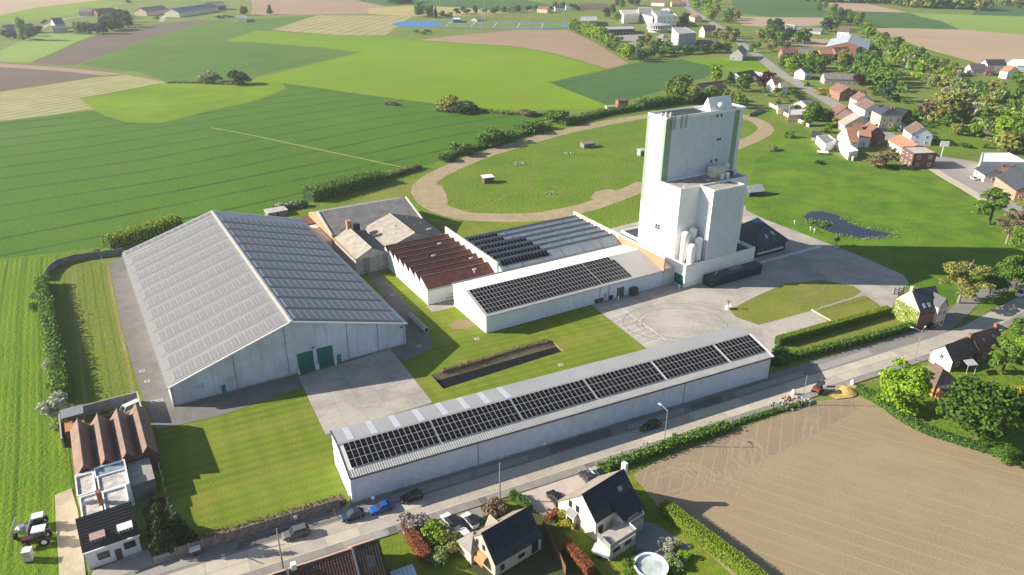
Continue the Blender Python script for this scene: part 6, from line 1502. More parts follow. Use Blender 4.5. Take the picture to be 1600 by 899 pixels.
# --- gatehouse with ivy
GF = Frame(G(1430, 516), ang_px((1430, 516), (1459, 511)))
gt = thing('gatehouse', 'tall red brick gatehouse with an ivy-covered side wall and slate roof', 'house', GF.P(3, 4))
mb = MB(); pr = [(0, 0), (8.0, 0), (8.0, 5.3), (4.1, 9.5), (0, 5.3)]
A = [GF.P(0, b, z) for b, z in pr]; B = [GF.P(7.4, b, z) for b, z in pr]
mb.face(A[::-1], 1); mb.face(B); mb.face([A[0], B[0], B[4], A[4]]); mb.face([A[1], A[2], B[2], B[1]]); mb.build('wall', [brick('gate_brick', (0.22, 0.10, 0.08), (0.16, 0.08, 0.07), (0.25, 0.2, 0.18)), plain('pale_gable', (0.52, 0.48, 0.42), .8, var=.15)], gt)
for b0, z0, b1, z1 in ((-.2, 5.25, 4.1, 9.65), (4.1, 9.65, 8.2, 5.25)):
    mb = MB(); mb.slab([GF.P(-.1, b0, z0), GF.P(7.6, b0, z0), GF.P(7.6, b1, z1), GF.P(-.1, b1, z1)], .15); mb.build('roof_slope', slate, gt)
mb = MB(); mb.box(GF, 4.9, 7.7, -.9, 5, 0, 6.2); mb.slab([GF.P(4.7, -1.1, 6.2), GF.P(6.3, -1.1, 8.6), GF.P(6.3, 5, 8.6), GF.P(4.7, 5, 6.2)], .15, 1); mb.slab([GF.P(6.3, -1.1, 8.6), GF.P(7.9, -1.1, 6.2), GF.P(7.9, 5, 6.2), GF.P(6.3, 5, 8.6)], .15, 1); mb.face([GF.P(4.9, -.9, 6.2), GF.P(7.7, -.9, 6.2), GF.P(6.3, -.9, 8.4)]); mb.build('bay', [plain('pale_bay', (0.50, 0.47, 0.43), .8, var=.15), slate], gt)
for s in (5.2, 6.5): 
    for z in (.8, 3.6): put('window', WIN, gt, Frame(GF.P(0, -.9), GF.ang), 'f', s, z, .9, 1.6, 7, 7)
for i in range(6): mb = MB(); mb.box(GF, .4 + i*.75, .75 + i*.75, -.08, 0, 4.1, 4.7); mb.build('blind_niche', trim_dark, gt)
for i, s in enumerate((1.4, 3.0)):
    mb = MB(); mb.slab([GF.P(s, .35, 5.95), GF.P(s + .8, .35, 5.95), GF.P(s + .8, 1.2, 6.8), GF.P(s, 1.2, 6.8)], .1); mb.build('skylight', plain('roof_pane', (0.4, 0.45, 0.5), .2), gt)
mb = MB(); mb.box(GF, -.2, .5, 3.7, 4.5, 9.2, 10.4); mb.build('chimney', conc_lt, gt)
rg = np.random.default_rng(8); n = 1500
X = np.array([GF.P(-.12, b, z) for b, z in zip(rg.uniform(0, 8, n), 5.3*rg.uniform(0, 1, n))]) + rg.normal(0, .06, (n, 3))
me = np_mesh('ivy', leaves(X, np.tile(np.array([[-GF.u.x, -GF.u.y, .3]]), (n, 1)), .16, rg, .5), 4, [F_hedge_y])
iv = bpy.data.objects.new('ivy', me); COL.objects.link(iv); iv.parent = gt; iv.location = -gt.location; iv['kind'] = 'stuff'
mb = MB(); mb.box(GF, -.14, -.1, 3.2, 4.1, 2.1, 3.3); mb.build('window', pane, gt)
# --- brown-roofed houses right of the street
GGF = Frame(LS.P(135.6, -16.0), LS.ang + R(1.0))
house('long low dark red-brown house along the right part of the street', GGF, 9.0, 5.4, 2.9, 5.6, brick_dk, tile_br, ends=white, br=2.6, wins=auto_wins(9.0, 5.4, 2.9, 1, 'f') + [('l', 2.2, 2.2, .9, 1.2)], chim=[(8.4,)], over=.2)
GG2 = Frame(LS.P(145.0, -16.1), LS.ang + R(-1.0))
house('red-brown roofed house adjoining the dark one, two skylights in its roof', GG2, 9.0, 6.0, 3.0, 6.2, brick_red, tile_red, br=3.0, wins=auto_wins(9, 6, 3, 1, 'fr'), chim=[(8.2,)], sky=[(2.6, .45, .6, .8), (6.2, .5, .7, .8)], over=.2)
WF = Frame(LS.P(129.0, -17.2), LS.ang - R(90))
house('hip-roofed brown wing with an orange timber front and two skylights', Frame(LS.P(128.6, -22.4), LS.ang + R(80)), 6.2, 6.2, 2.9, 5.6, wood_or, tile_br, hip=2.2, over=.3, sky=[(1.2, .3, .9, 1.2), (3.6, .3, .9, 1.2)], wins=[('b', 2.5, 1.0, 1, 1.2)])
t = thing('flat_annex', 'flat black-roofed annex with an orange brick wall beside the lime tree', 'annex', LS.P(125, -22))
q = [LS.P(123.4, -19.2), LS.P(122.6, -23.6), LS.P(127.2, -23.0), LS.P(127.6, -19.6)]
mb = MB(); mb.solid(q, zz(q, 2.7), 0); mb.build('wall', brick_or, t)
mb = MB(); c_ = sum(q, Vector())/4; q2 = [c_ + (p - c_)*1.06 for p in q]; mb.solid(zz(q2, 2.7), zz(q2, 2.9)); mb.build('flat_roof', felt_dk, t)
mb = MB(); mb.slab([LS.P(137.5, -18.6, 2.6), LS.P(140, -19.3, 2.6), LS.P(141.0, -17.2, 2.8), LS.P(138.5, -16.6, 2.8)], .1)
for p in ((137.7, -18.5), (139.8, -19.1)): mb.tube(LS.P(*p), LS.P(*p, 2.6), .07)
tag(mb.build('canopy', translucent_sheet), 'pale grey canopy behind the dark red-brown house', 'canopy')
# ------------------------------------------------------------------ vehicles, fences, poles, small things
def car_proto(style):
    L, W, H = {'suv': (4.5, 1.84, 1.64), 'hatch': (4.1, 1.76, 1.48), 'coupe': (4.3, 1.78, 1.40), 'van': (4.9, 1.95, 1.95)}[style]
    hw = W/2; zb = .28; belt = {'suv': .98, 'hatch': .90, 'coupe': .84, 'van': 1.05}[style]
    hood = belt - .10
    x0, x1 = -L/2, L/2
    st = [(x0, .55, belt - .22), (x0 + .12, .80, belt - .05), (x0 + .5, .97, belt), (-.2, 1.0, belt), (.75, 1.0, belt - .02), (x1 - 1.0, .98, hood), (x1 - .35, .93, hood - .10), (x1 - .06, .78, hood - .30), (x1, .60, .5)]
    body = MB()
    rings = []
    for x, k, zt in st:
        w_ = hw*k; zm = (zb + zt)/2 + .1
        rings.append([Vector((x, -w_*.94, zb)), Vector((x, -w_, zm)), Vector((x, -w_*.9, zt)), Vector((x, w_*.9, zt)), Vector((x, w_, zm)), Vector((x, w_*.94, zb))])
    for A, B in zip(rings, rings[1:]):
        for i in range(6):
            j = (i + 1) % 6; body.face([A[i], B[i], B[j], A[j]])
    body.face(rings[0]); body.face(rings[-1][::-1])
    # cabin: glasshouse and painted roof
    xr, xf = {'suv': (x0 + .18, .95), 'hatch': (x0 + .3, .85), 'coupe': (x0 + .55, .70), 'van': (x0 + .08, 1.5)}[style]
    tr, tf = {'suv': (x0 + .55, .25), 'hatch': (x0 + .75, .1), 'coupe': (x0 + 1.15, .0), 'van': (x0 + .2, .9)}[style]
    gl = MB(); b0, b1 = hw*.9, hw*.74
    lo = [Vector((xr, -b0, belt - .02)), Vector((xf, -b0, belt - .04)), Vector((xf, b0, belt - .04)), Vector((xr, b0, belt - .02))]
    hi = [Vector((tr, -b1, H - .05)), Vector((tf, -b1, H - .05)), Vector((tf, b1, H - .05)), Vector((tr, b1, H - .05))]
    gl.solid(lo, hi)
    rf = MB(); hi2 = [p + Vector((0, 0, .06)) for p in hi]; c = sum(hi2, Vector())/4
    rf.solid(hi, [c + (p - c)*.94 for p in hi2])
    for i in range(4):
        rf.tube(lo[i], hi[i], .045, 5)
    for s in (-1, 1):
        m_ = (lo[0] + lo[1])/2 if s < 0 else (lo[2] + lo[3])/2; h_ = (hi[0] + hi[1])/2 if s < 0 else (hi[2] + hi[3])/2
        rf.tube(m_, h_, .05, 5)
    wm = MB(); r = .33
    pr = [(r*.55, -.10), (r*.9, -.10), (r, -.06), (r, .06), (r*.9, .10), (r*.55, .10)]
    n = 14
    for (ra, ya), (rb, yb) in zip(pr, pr[1:]):
        for i in range(n):
            a, b = 2*math.pi*i/n, 2*math.pi*(i + 1)/n
            wm.face([(ra*math.cos(a), ya, ra*math.sin(a)), (ra*math.cos(b), ya, ra*math.sin(b)), (rb*math.cos(b), yb, rb*math.sin(b)), (rb*math.cos(a), yb, rb*math.sin(a))])
    rim = MB()
    for y in (-.085, .085): rim.face([(r*.56*math.cos(2*math.pi*i/n), y, r*.56*math.sin(2*math.pi*i/n)) for i in range(n)])
    lt = MB(); lt.box(Loc, -.05, .03, -.19, .19, -.06, .07)
    return dict(body=body, glass=gl, roof=rf, wheel=wm, rim=rim, light=lt, L=L, W=W, belt=belt, hood=hood)
CARM = {}
lamp_m = plain('headlamp', (0.65, 0.67, 0.70), .15); tail_m = plain('tail_lamp', (0.30, 0.015, 0.015), .25); rim_m = plain('alloy_rim', (0.40, 0.41, 0.42), .35, .6)
def car_meshes(style):
    if style not in CARM:
        P = car_proto(style)
        CARM[style] = (P, {k: P[k].mesh(k, {'body': black, 'glass': pane, 'roof': black, 'wheel': black, 'rim': rim_m, 'light': lamp_m}[k]) for k in ('body', 'glass', 'roof', 'wheel', 'rim', 'light')})
    return CARM[style]
def paint(name, c): 
    m, n, l, b = _new(name); b.inputs['Base Color'].default_value = (*c, 1); b.inputs['Roughness'].default_value = .3; b.inputs['Metallic'].default_value = .15; b.inputs['Coat Weight'].default_value = .5; b.inputs['Coat Roughness'].default_value = .08
    return m
def car(px, py, front_px, style, pm, label, roof_m=None, z=.11, group=None, ang=None):
    P, M = car_meshes(style)
    p = G(px, py)
    if ang is None: ang = ang_px((px, py), front_px)
    t = thing('parked_car', label, 'car', (p.x, p.y, z), group, rz=ang)
    inst('body', M['body'], t, (0, 0, 0), mat=pm); inst('window', M['glass'], t, (0, 0, 0)); inst('roof', M['roof'], t, (0, 0, 0), mat=roof_m or pm)
    for sx in (-1, 1):
        for sy in (-1, 1):
            w_ = inst('wheel', M['wheel'], t, (sx*P['L']*.305, sy*(P['W']/2 - .09), .33)); inst('rim', M['rim'], w_, (0, 0, 0))
    for sy in (-1, 1):
        inst('headlight', M['light'], t, (P['L']/2 - .10, sy*P['W']*.34, P['hood'] - .22)); inst('tail_light', M['light'], t, (-P['L']/2 + .03, sy*P['W']*.36, P['belt'] - .2), mat=tail_m)
    return t
p_white = paint('white_car_paint', (0.75, 0.75, 0.75)); p_black = paint('black_car_paint', (0.014, 0.014, 0.016)); p_blue = paint('blue_car_paint', (0.015, 0.10, 0.42)); p_navy = paint('navy_car_paint', (0.018, 0.045, 0.09)); p_grey = paint('grey_car_paint', (0.13, 0.14, 0.14)); p_dgrey = paint('dark_grey_car_paint', (0.045, 0.048, 0.055)); p_silver = paint('silver_car_paint', (0.42, 0.44, 0.46))
SF = lambda x, y: (x - 60, y + 17.5)
car(463, 838, SF(463, 838), 'suv', p_grey, 'grey car with a dark sunroof, lowest of the four cars parked by the street fence', p_grey)
car(551, 810, SF(551, 810), 'hatch', p_navy, 'dark navy car parked on the street behind the bright blue one')
car(596, 798, SF(596, 798), 'coupe', p_blue, 'bright blue car parked beside the street')
car(643, 781, SF(643, 781), 'hatch', p_black, 'black car parked below the long shed wall, ahead of the blue car')
car(1018, 668, (960, 686), 'hatch', p_black, 'black car parked along the long shed near the street lamp')
car(704, 819, (690, 804), 'suv', p_white, 'white car with a black glass roof standing nearest the lime bush', p_black, z=.07)
car(735, 817, (721, 802), 'hatch', p_white, 'white car with a black roof parked next to the small front lawn', p_black, z=.07)
car(724, 839, (710, 824), 'hatch', p_white, 'all white car tucked behind the grey entrance roof', z=.07)
car(868, 783, (855, 768), 'suv', p_black, 'black car at the lower side of the pink paved forecourt', z=.07)
car(917, 750, (905, 736), 'hatch', p_dgrey, 'dark grey car on the upper corner of the pink forecourt, left of the silver one', z=.07)
car(934, 744, (921, 730), 'hatch', p_silver, 'silver car with a dark roof beside the loose pavement hedge', p_black, z=.07)
car(1458, 512, (1490, 502), 'hatch', p_black, 'black car standing in front of the brick gatehouse', z=.11)
car(1597, 462, (1560, 474), 'van', p_white, 'white van at the right photo edge on the street bend', z=.1)
car(1520, 281, (1500, 268), 'hatch', p_white, 'white car with dark windows on the village street near the big meadow tree', z=.16)
car(1131, 57, (1138, 62), 'hatch', p_white, 'white car on the upper village street near the round school building', z=.16)
car(1168, 81, (1160, 76), 'van', p_white, 'white van parked beside the grey gabled house at the upper street', z=.16)
car(203, 644, (180, 655), 'van', p_white, 'worn white van standing in the back yard of the workshop', z=.0)
# --- concrete street fence: posts and panels
fe = thing('concrete_fence', 'grey concrete panel fence along the street, left of the long shed', 'fence', LS.P(-14, .2))
pan_mb = MB(); pan_mb.box(Loc, 0, 1.92, -.04, .04, 0, 1.85)
for k in range(4): pan_mb.box(Loc, 0.02, 1.90, -.055, -.04, .03 + k*.46, .45 + k*.46)
pan = pan_mb.mesh('panel', plain('fence_concrete', (0.27, 0.255, 0.235), .9, var=.3, scale=1, streak=.4, bump=.2))
post_mb = MB(); post_mb.box(Loc, -.09, .09, -.1, .1, 0, 2.05); post = post_mb.mesh('post', conc)
for i in range(14):
    a = -28.6 + i*2.02
    inst('post', post, fe, LS.P(a, .05, .05) - fe.location, LS.ang)
    if i < 13: inst('panel', pan, fe, LS.P(a + .05, .05, .08) - fe.location, LS.ang)
inst('post', post, fe, LS.P(-.35, .05, .05) - fe.location, LS.ang)
# low front wall and gate post of the shrub bed
mb = MB(); q0, q1 = G(241, 878), G(280, 864); fr_ = Frame(q0, math.atan2(q1.y - q0.y, q1.x - q0.x)); mb.box(fr_, 0, (q1 - q0).length, -.12, .12, 0, .9); tag(mb.build('low_wall', conc_lt), 'low pale wall in front of the tall dark conifer', 'wall')
# post-and-wire fence between lawn and white house
wf = thing('wire_fence', 'thin post and wire fence with pale posts along the left side of the lawn', 'fence', G(262, 770))
pts = gp((243, 705), (250, 735), (256, 760), (263, 790), (274, 815), (288, 838))
P = smooth_line(pts, 2.1)
wp = MB(); wp.tube((0, 0, 0), (0, 0, 1.5), .06, 6); wp.tube((0, 0, 1.5), (.35, 0, 1.75), .045, 6); wpm = wp.mesh('post', white)
for i, p in enumerate(P): inst('post', wpm, wf, p - wf.location, .5)
mb = MB()
for z in (.5, 1.0, 1.45):
    for p, q in zip(P, P[1:]): mb.tube(p + Vector((0, 0, z)), q + Vector((0, 0, z)), .012, 4, cap=False)
tag(mb.build('wire', steel, wf), kind='stuff')
# plot wall behind the warehouse
pwl = thing('plot_wall', 'low dark wall curving round the grass plot beside the warehouse', 'wall', G(120, 410))
P = smooth_line(gp((194, 397), (160, 402), (120, 407), (92, 415), (76, 428), (70, 440)), 3.0)
for p, q in zip(P, P[1:]):
    d = q - p; f_ = Frame(p, math.atan2(d.y, d.x)); mb = MB(); mb.box(f_, .03, d.length - .03, -.1, .1, 0, 2.0); mb.build('panel', conc_dk, pwl)
mb = MB(); p = G(161, 413); mb.tube(p, p + Vector((0, 0, 2.6)), .07); tag(mb.build('post', conc_lt), 'thin pale post on the plot by the warehouse back corner', 'post')
# poles and lamps
def pole(px, py, h, r, m, label, arm=None, cat='pole', name='utility_pole', heads=()):
    p = G(px, py); t = thing(name, label, cat, p)
    mb = MB(); mb.tube(p, p + Vector((0, 0, h)), r, 8, 0, r*.65); mb.build('shaft', m, t)
    for (dx, dy, dz) in heads:
        mb = MB(); e = p + Vector((dx, dy, h + dz)); mb.tube(p + Vector((0, 0, h - .1)), e, r*.5, 6); mb.build('arm', m, t)
        d = Vector((dx, dy, 0)).normalized(); mb = MB(); f_ = Frame(e, math.atan2(d.y, d.x)); mb.box(f_, 0, .75, -.14, .14, e.z - .06, e.z + .08); mb.build('lamp_head', white_clean, t)
    return t
u = LS.u; v = LS.v
pole(443, 892, 8.6, .16, plain('weathered_pole', (0.30, 0.27, 0.23), .85, var=.2), 'grey pole at the lower left beside the grey car')
pole(781, 783, 8.3, .14, plain('weathered_pole_b', (0.27, 0.24, 0.20), .85, var=.2), 'brown wooden pole by the small front lawn')
pole(1037, 697, 8.3, .11, steel, 'grey street lamp with one arm at the loose green hedge', name='street_lamp', cat='street lamp', heads=[(v.x*1.6 - u.x*.3, v.y*1.6 - u.y*.3, .35)])
pole(1252, 633, 7.4, .11, steel, 'slim grey pole beside the rubble heap')
pole(1428, 565, 8.2, .13, steel, 'street lamp with two arms opposite the gatehouse', name='street_lamp', cat='street lamp', heads=[(v.x*1.6 - u.x*.9, v.y*1.6 - u.y*.9, .25), (v.x*.8 + u.x*1.9, v.y*.8 + u.y*1.9, .1)])
for (x, y, h, lab) in [(679, 48, 22, 'floodlight mast at the left end of the sports pitch'), (753, 53, 24, 'floodlight mast at the middle of the near touchline'), (757, 36, 26, 'floodlight mast on the far side of the pitch'), (827, 47, 20, 'floodlight mast right of the middle one'), (881, 46, 20, 'floodlight mast at the right end of the sports pitch')]:
    p = G(x, y); t = thing('floodlight_mast', lab, 'mast', p)
    mb = MB(); mb.tube(p, p + Vector((0, 0, h)), .35, 6, 0, .22); mb.build('shaft', steel, t)
    mb = MB(); mb.box(Frame(p, a_t), -1.3, 1.3, -.2, .2, h - .6, h + .4); mb.build('lamp_head', white, t)
# billboard
p = G(1470, 246); t = thing('billboard', 'white billboard on a pole by the village street', 'billboard', p)
mb = MB(); mb.tube(p, p + Vector((0, 0, 6.2)), .16, 8); mb.build('post', white, t)
mb = MB(); f_ = Frame(p + Vector((-1.9, -.3, 0)), R(-6)); mb.box(f_, 0, 3.8, -.1, .1, 5.2, 7.6); mb.build('board', white_clean, t)
# concrete pipes on the lawn
for (p, q, lab) in [((641, 497), (652, 507), 'short upper length of grey concrete pipe on the lawn'), ((652, 508), (667, 521), 'longer lower length of grey concrete pipe on the lawn')]:
    a, b = G(*p), G(*q); a.z = b.z = .85; d = (b - a).normalized(); x = Vector((-d.y, d.x, 0)); mb = MB(); n = 14
    for r0, r1 in ((.75, .75), (.6, .6)):
        for i in range(n):
            c0, c1 = 2*math.pi*i/n, 2*math.pi*(i + 1)/n; f = lambda o, c, r: o + x*(r*math.cos(c)) + Vector((0, 0, r*math.sin(c)))
            mb.face([f(a, c0, r0), f(a, c1, r0), f(b, c1, r1), f(b, c0, r1)])
    for o in (a, b):
        for i in range(n):
            c0, c1 = 2*math.pi*i/n, 2*math.pi*(i + 1)/n; mb.face([f(o, c0, .6), f(o, c1, .6), f(o, c1, .75), f(o, c0, .75)])
    tag(mb.build('concrete_pipe', conc), lab, 'pipe')
# bins and bollards by the middle shed
for (x, y, m, lab) in [(931, 474, F_green and plain('green_bin', (0.03, 0.10, 0.05), .5), 'green waste container at the corner of the middle shed wall'), (938, 472, plain('brown_bin', (0.12, 0.07, 0.04), .5), 'brown waste container beside the green one'), (953, 468, plain('black_bin', (0.02, 0.02, 0.022), .5), 'black rubbish bags heap near the grey shed door')]:
    p = G(x, y); f_ = Frame(p, MS.ang); t = thing('waste_container', lab, 'container', p)
    mb = MB(); mb.solid([f_.P(a, b, .1) for a, b in ((-.55, -.4), (.55, -.4), (.55, .4), (-.55, .4))], [f_.P(a, b, 1.15) for a, b in ((-.7, -.5), (.7, -.5), (.7, .5), (-.7, .5))]); mb.build('body', m, t)
    mb = MB(); mb.solid([f_.P(a, b, 1.15) for a, b in ((-.73, -.53), (.73, -.53), (.73, .53), (-.73, .53))], [f_.P(a, b, 1.4) for a, b in ((-.6, -.15), (.6, -.15), (.6, .45), (-.6, .45))]); mb.build('lid', m, t)
for (x, y, lab) in [(966, 469, 'white bollard in front of the grey middle shed door'), (1061, 451, 'white bollard at the tower podium corner')]:
    mb = MB(); p = G(x, y); mb.tube(p, p + Vector((0, 0, 1.2)), .16, 8); mb.lathe(p, [(.16, 1.2), (.08, 1.3)], 8); tag(mb.build('bollard', white_clean), lab, 'bollard')
# planter with palm, round planter, sign posts in the meadow
def planter(px, py, label, m, h=1.0, r=.8, palm=True):
    p = G(px, py); t = thing('planter', label, 'planter', p)
    mb = MB(); mb.lathe(p, [(r*.8, .06), (r, h*.8), (r*1.08, h), (r*.95, h), (r*.9, h - .1)], 12); mb.build('pot', m, t)
    if palm:
        mb = MB(); mb.tube(p + Vector((0, 0, h - .1)), p + Vector((0, 0, h + 1.3)), .12, 6); mb.build('stem', bark, t)
        rg2 = random.Random(int(px))
        for i in range(9):
            a = i*.7; mb = MB() if i == 0 else mb
            d = Vector((math.cos(a), math.sin(a), 0)); s = Vector((-d.y, d.x, 0))*.12; c = p + Vector((0, 0, h + 1.25))
            mb.face([c, c + d*.5 + s + Vector((0, 0, .25)), c + d*1.0 + Vector((0, 0, -.05)), c + d*.5 - s + Vector((0, 0, .25))])
        mb.build('frond', F_green, t)
    return t
planter(1137, 483, 'white planter with a small palm at the lawn island corner', white_clean)
planter(1306, 389, 'round concrete planter under the thin young tree on the yard', conc_lt, .7, 1.0, False)
for (x, y, lab) in [(1241, 351, 'white post with a ball top left of the pond'), (1272, 364, 'white ball lamp closest to the pond'), (1266, 361, 'small white post left of the ball lamp by the pond')]:
    p = G(x, y); mb = MB(); mb.tube(p, p + Vector((0, 0, .9)), .09, 6); mb.lathe(p, [(.05, .85), (.32, 1.05), (.34, 1.25), (.1, 1.5)], 10); tag(mb.build('garden_lamp', white_clean), lab, 'lamp')
# rubble, excavator, cones, sand heap
rg3 = random.Random(12)
def heap(px, py, n, rad, h, mats, label, name):
    p = G(px, py); mb = MB()
    for i in range(n):
        a = rg3.uniform(0, 6.28); rr_ = rad*math.sqrt(rg3.random()); s = rg3.uniform(.15, .38); z = .1 + h*(1 - rr_/rad)*rg3.random()
        f_ = Frame(p + Vector((1.4*rr_*math.cos(a), rr_*math.sin(a), 0)), rg3.uniform(0, 3)); k = rg3.randrange(len(mats))
        mb.solid([f_.P(-s, -s*.7, z), f_.P(s, -s*.6, z + rg3.uniform(0, .15)), f_.P(s*.8, s*.7, z + rg3.uniform(0, .2)), f_.P(-s, s*.6, z)], [f_.P(-s*.8, -s*.5, z + s), f_.P(s*.7, -s*.5, z + s*1.1), f_.P(s*.6, s*.5, z + s), f_.P(-s*.7, s*.5, z + s*.8)], k)
    o = mb.build(name, mats); o['kind'] = 'stuff'; o['label'] = label
    return o
pinkr = plain('pink_brick_rubble', (0.40, 0.25, 0.19), .9, var=.3); greyr = plain('grey_rubble', (0.33, 0.31, 0.28), .9, var=.3)
heap(1240, 628, 70, 2.0, .8, [pinkr, pinkr, conc_lt, greyr], 'pink brick rubble on the pavement', 'rubble')
heap(1220, 637, 70, 1.9, .9, [greyr, conc_dk], 'grey rubble beside the pink rubble', 'rubble')
heap(1260, 629, 40, 1.1, .7, [greyr, conc_lt, steel], 'grey rubble under the slim pole', 'rubble')
mb = MB(); p = G(1322, 612); mb.lathe(p, [(2.3, .2), (1.7, .5), (.9, .9), (.2, 1.05)], 14); o = mb.build('sand_heap', sand, smooth=True); tag(o, 'heap of yellow sand at the corner of the seedbed', 'sand heap')
ex = thing('mini_excavator', 'small orange excavator parked on the pavement next to the rubble', 'excavator', G(1277, 612))
p = G(1277, 612, .2); f_ = Frame(p, LS.ang + .3)
orange = paint('orange_machine_paint', (0.24, 0.06, 0.03))
for s in (-1, 1):
    mb = MB(); mb.box(f_, -1.1, 1.1, s*.75 - .2, s*.75 + .2, .2, .75); mb.build('track', black, ex)
mb = MB(); mb.box(f_, -1.1, .7, -.8, .8, .8, 1.45); mb.build('body', orange, ex)
mb = MB(); mb.box(f_, -.5, .5, -.65, .35, 1.45, 2.5); cab_ = mb.build('cab', pane, ex)
mb = MB(); mb.box(f_, -.6, .6, -.72, .42, 2.5, 2.62); mb.build('cab_roof', trim_dark, cab_)
mb = MB(); mb.tube(f_.P(.6, .2, 1.2), f_.P(1.9, .2, 2.6), .17, 6); mb.build('boom', orange, ex)
mb = MB(); mb.tube(f_.P(1.9, .2, 2.6), f_.P(2.9, .2, 1.4), .13, 6); mb.build('stick', orange, ex)
mb = MB(); mb.box(f_, 2.6, 3.2, -.1, .5, .7, 1.4); mb.build('bucket', trim_dark, ex)
for (x, y, lab) in [(1239, 617, 'white sack standing beside the pink rubble'), (1331, 602, 'white sack standing beside the yellow sand')]:
    p = G(x, y); mb = MB(); mb.lathe(p, [(.4, .2), (.5, .5), (.42, 1.0), (.15, 1.4)], 8); tag(mb.build('sack', white_clean), lab, 'sack')
# court fence, beam, gate
cf = thing('mesh_fence', 'thin wire mesh fence across the small lawn by the court', 'fence', G(1310, 480))
P = smooth_line(gp((1270, 484), (1300, 478), (1330, 471), (1352, 467)), 2.5)
mb = MB()
for p in P: mb.tube(p, p + Vector((0, 0, 2.2)), .05, 5)
tag(mb.build('post', trim_grey, cf), kind='stuff')
mb = MB()
for z in (.1, .5, .9, 1.3, 1.7, 2.15):
    for p, q in zip(P, P[1:]): mb.tube(p + Vector((0, 0, z)), q + Vector((0, 0, z)), .014, 4, cap=False)
tag(mb.build('wire', trim_grey, cf), kind='stuff')
mb = MB(); a, b = G(1268, 485), G(1313, 511); f_ = Frame(a, math.atan2(b.y - a.y, b.x - a.x)); mb.box(f_, 0, (b - a).length, -.15, .15, .07, .35); tag(mb.build('edge_beam', plain('yellowed_concrete', (0.50, 0.46, 0.27), .8)), 'pale yellowish beam along the right edge of the concrete court', 'beam')
gg = thing('yard_gate', 'dark metal gate left of the gatehouse', 'gate', G(1400, 459)); f_ = Frame(G(1396, 461), R(20))
for a in (0, 1.6, 3.2):
    mb = MB(); mb.box(f_, a, a + .2, -.1, .1, 0, 2.2); mb.build('post', trim_dark, gg)
for z in (.3, .9, 1.5):
    mb = MB(); mb.box(f_, .2, 3.2, -.04, .04, z, z + .15); mb.build('bar', trim_dark, gg)
# huts in the rough grass and meadow
def hut(px, py, w_, d_, h, wm, rm, label, ang=0.4, gab=False):
    p = G(px, py); f_ = Frame(p, ang); t = thing('hut', label, 'hut', p)
    mb = MB(); mb.box(f_, -w_/2, w_/2, -d_/2, d_/2, 0, h); mb.build('wall', wm, t)
    if gab:
        for s in (-1, 1): mb = MB(); mb.slab([f_.P(-w_/2 - .2, s*(d_/2 + .3), h - .1), f_.P(w_/2 + .2, s*(d_/2 + .3), h - .1), f_.P(w_/2 + .2, 0, h + d_*.4), f_.P(-w_/2 - .2, 0, h + d_*.4)], .12); mb.build('roof_slope', rm, t)
        for s in (-1, 1):
            mb = MB(); mb.face([f_.P(s*w_/2, -d_/2, h), f_.P(s*w_/2, d_/2, h), f_.P(s*w_/2, 0, h + d_*.38)]); mb.build('gable', wm, t)
    else:
        mb = MB(); mb.slab([f_.P(-w_/2 - .2, -d_/2 - .2, h + .1), f_.P(w_/2 + .2, -d_/2 - .2, h + .1), f_.P(w_/2 + .2, d_/2 + .2, h + .35), f_.P(-w_/2 - .2, d_/2 + .2, h + .35)], .15); mb.build('flat_roof', rm, t)
    mb = MB(); mb.box(f_, -.5, .4, -d_/2 - .05, -d_/2, 0, min(h*.9, 2)); mb.build('door', trim_dark, t)
hut(762, 285, 4.2, 3.4, 2.4, wood, white, 'small brown hut with a white roof inside the dirt track loop')
hut(918, 230, 6, 4, 2.0, conc_dk, fibre_gr, 'low grey hut inside the far part of the track loop')
hut(1002, 243, 3, 3, 2.6, conc, conc_lt, 'grey concrete block hut just left of the tower')
hut(971, 170, 6, 5, 5.0, brick_red, wood, 'small brick hut in the hedge along the upper track', .2)
hut(953, 173, 5, 4, 2.4, conc_lt, fibre_bg, 'pale low hut beside the brick hut in the hedge', .2)
hut(1176, 304, 6.5, 5, 2.0, felt_dk, plain('pale_tent', (0.42, 0.45, 0.44), .7), 'dark gabled hut with a pale ridge in the meadow behind the tower', .3, True)
hut(1285, 241, 4.5, 2.2, .9, wood, white, 'low white-topped cage on the meadow below the village', -.3)
hut(432, 336, 7, 4, 1.8, conc_dk, conc_lt, 'low concrete shelter behind the warehouse roof by the white blossom', .6)
heap(812, 257, 26, 2.5, 1.0, [conc, greyr], 'grey stones in the rough grass', 'stones')
heap(860, 303, 20, 1.6, .7, [conc, greyr], 'grey stones near the inner track edge', 'stones')
heap(888, 241, 20, 2.2, .6, [conc, greyr], 'grey stones in the upper infield', 'stones')
p = G(611, 165); mb = MB(); mb.box(Frame(p, -.3), -3.5, 3.5, -1, 1, 0, 1.6); tag(mb.build('trough', trim_dark), 'black trough between the wheat and the lime field', 'trough')
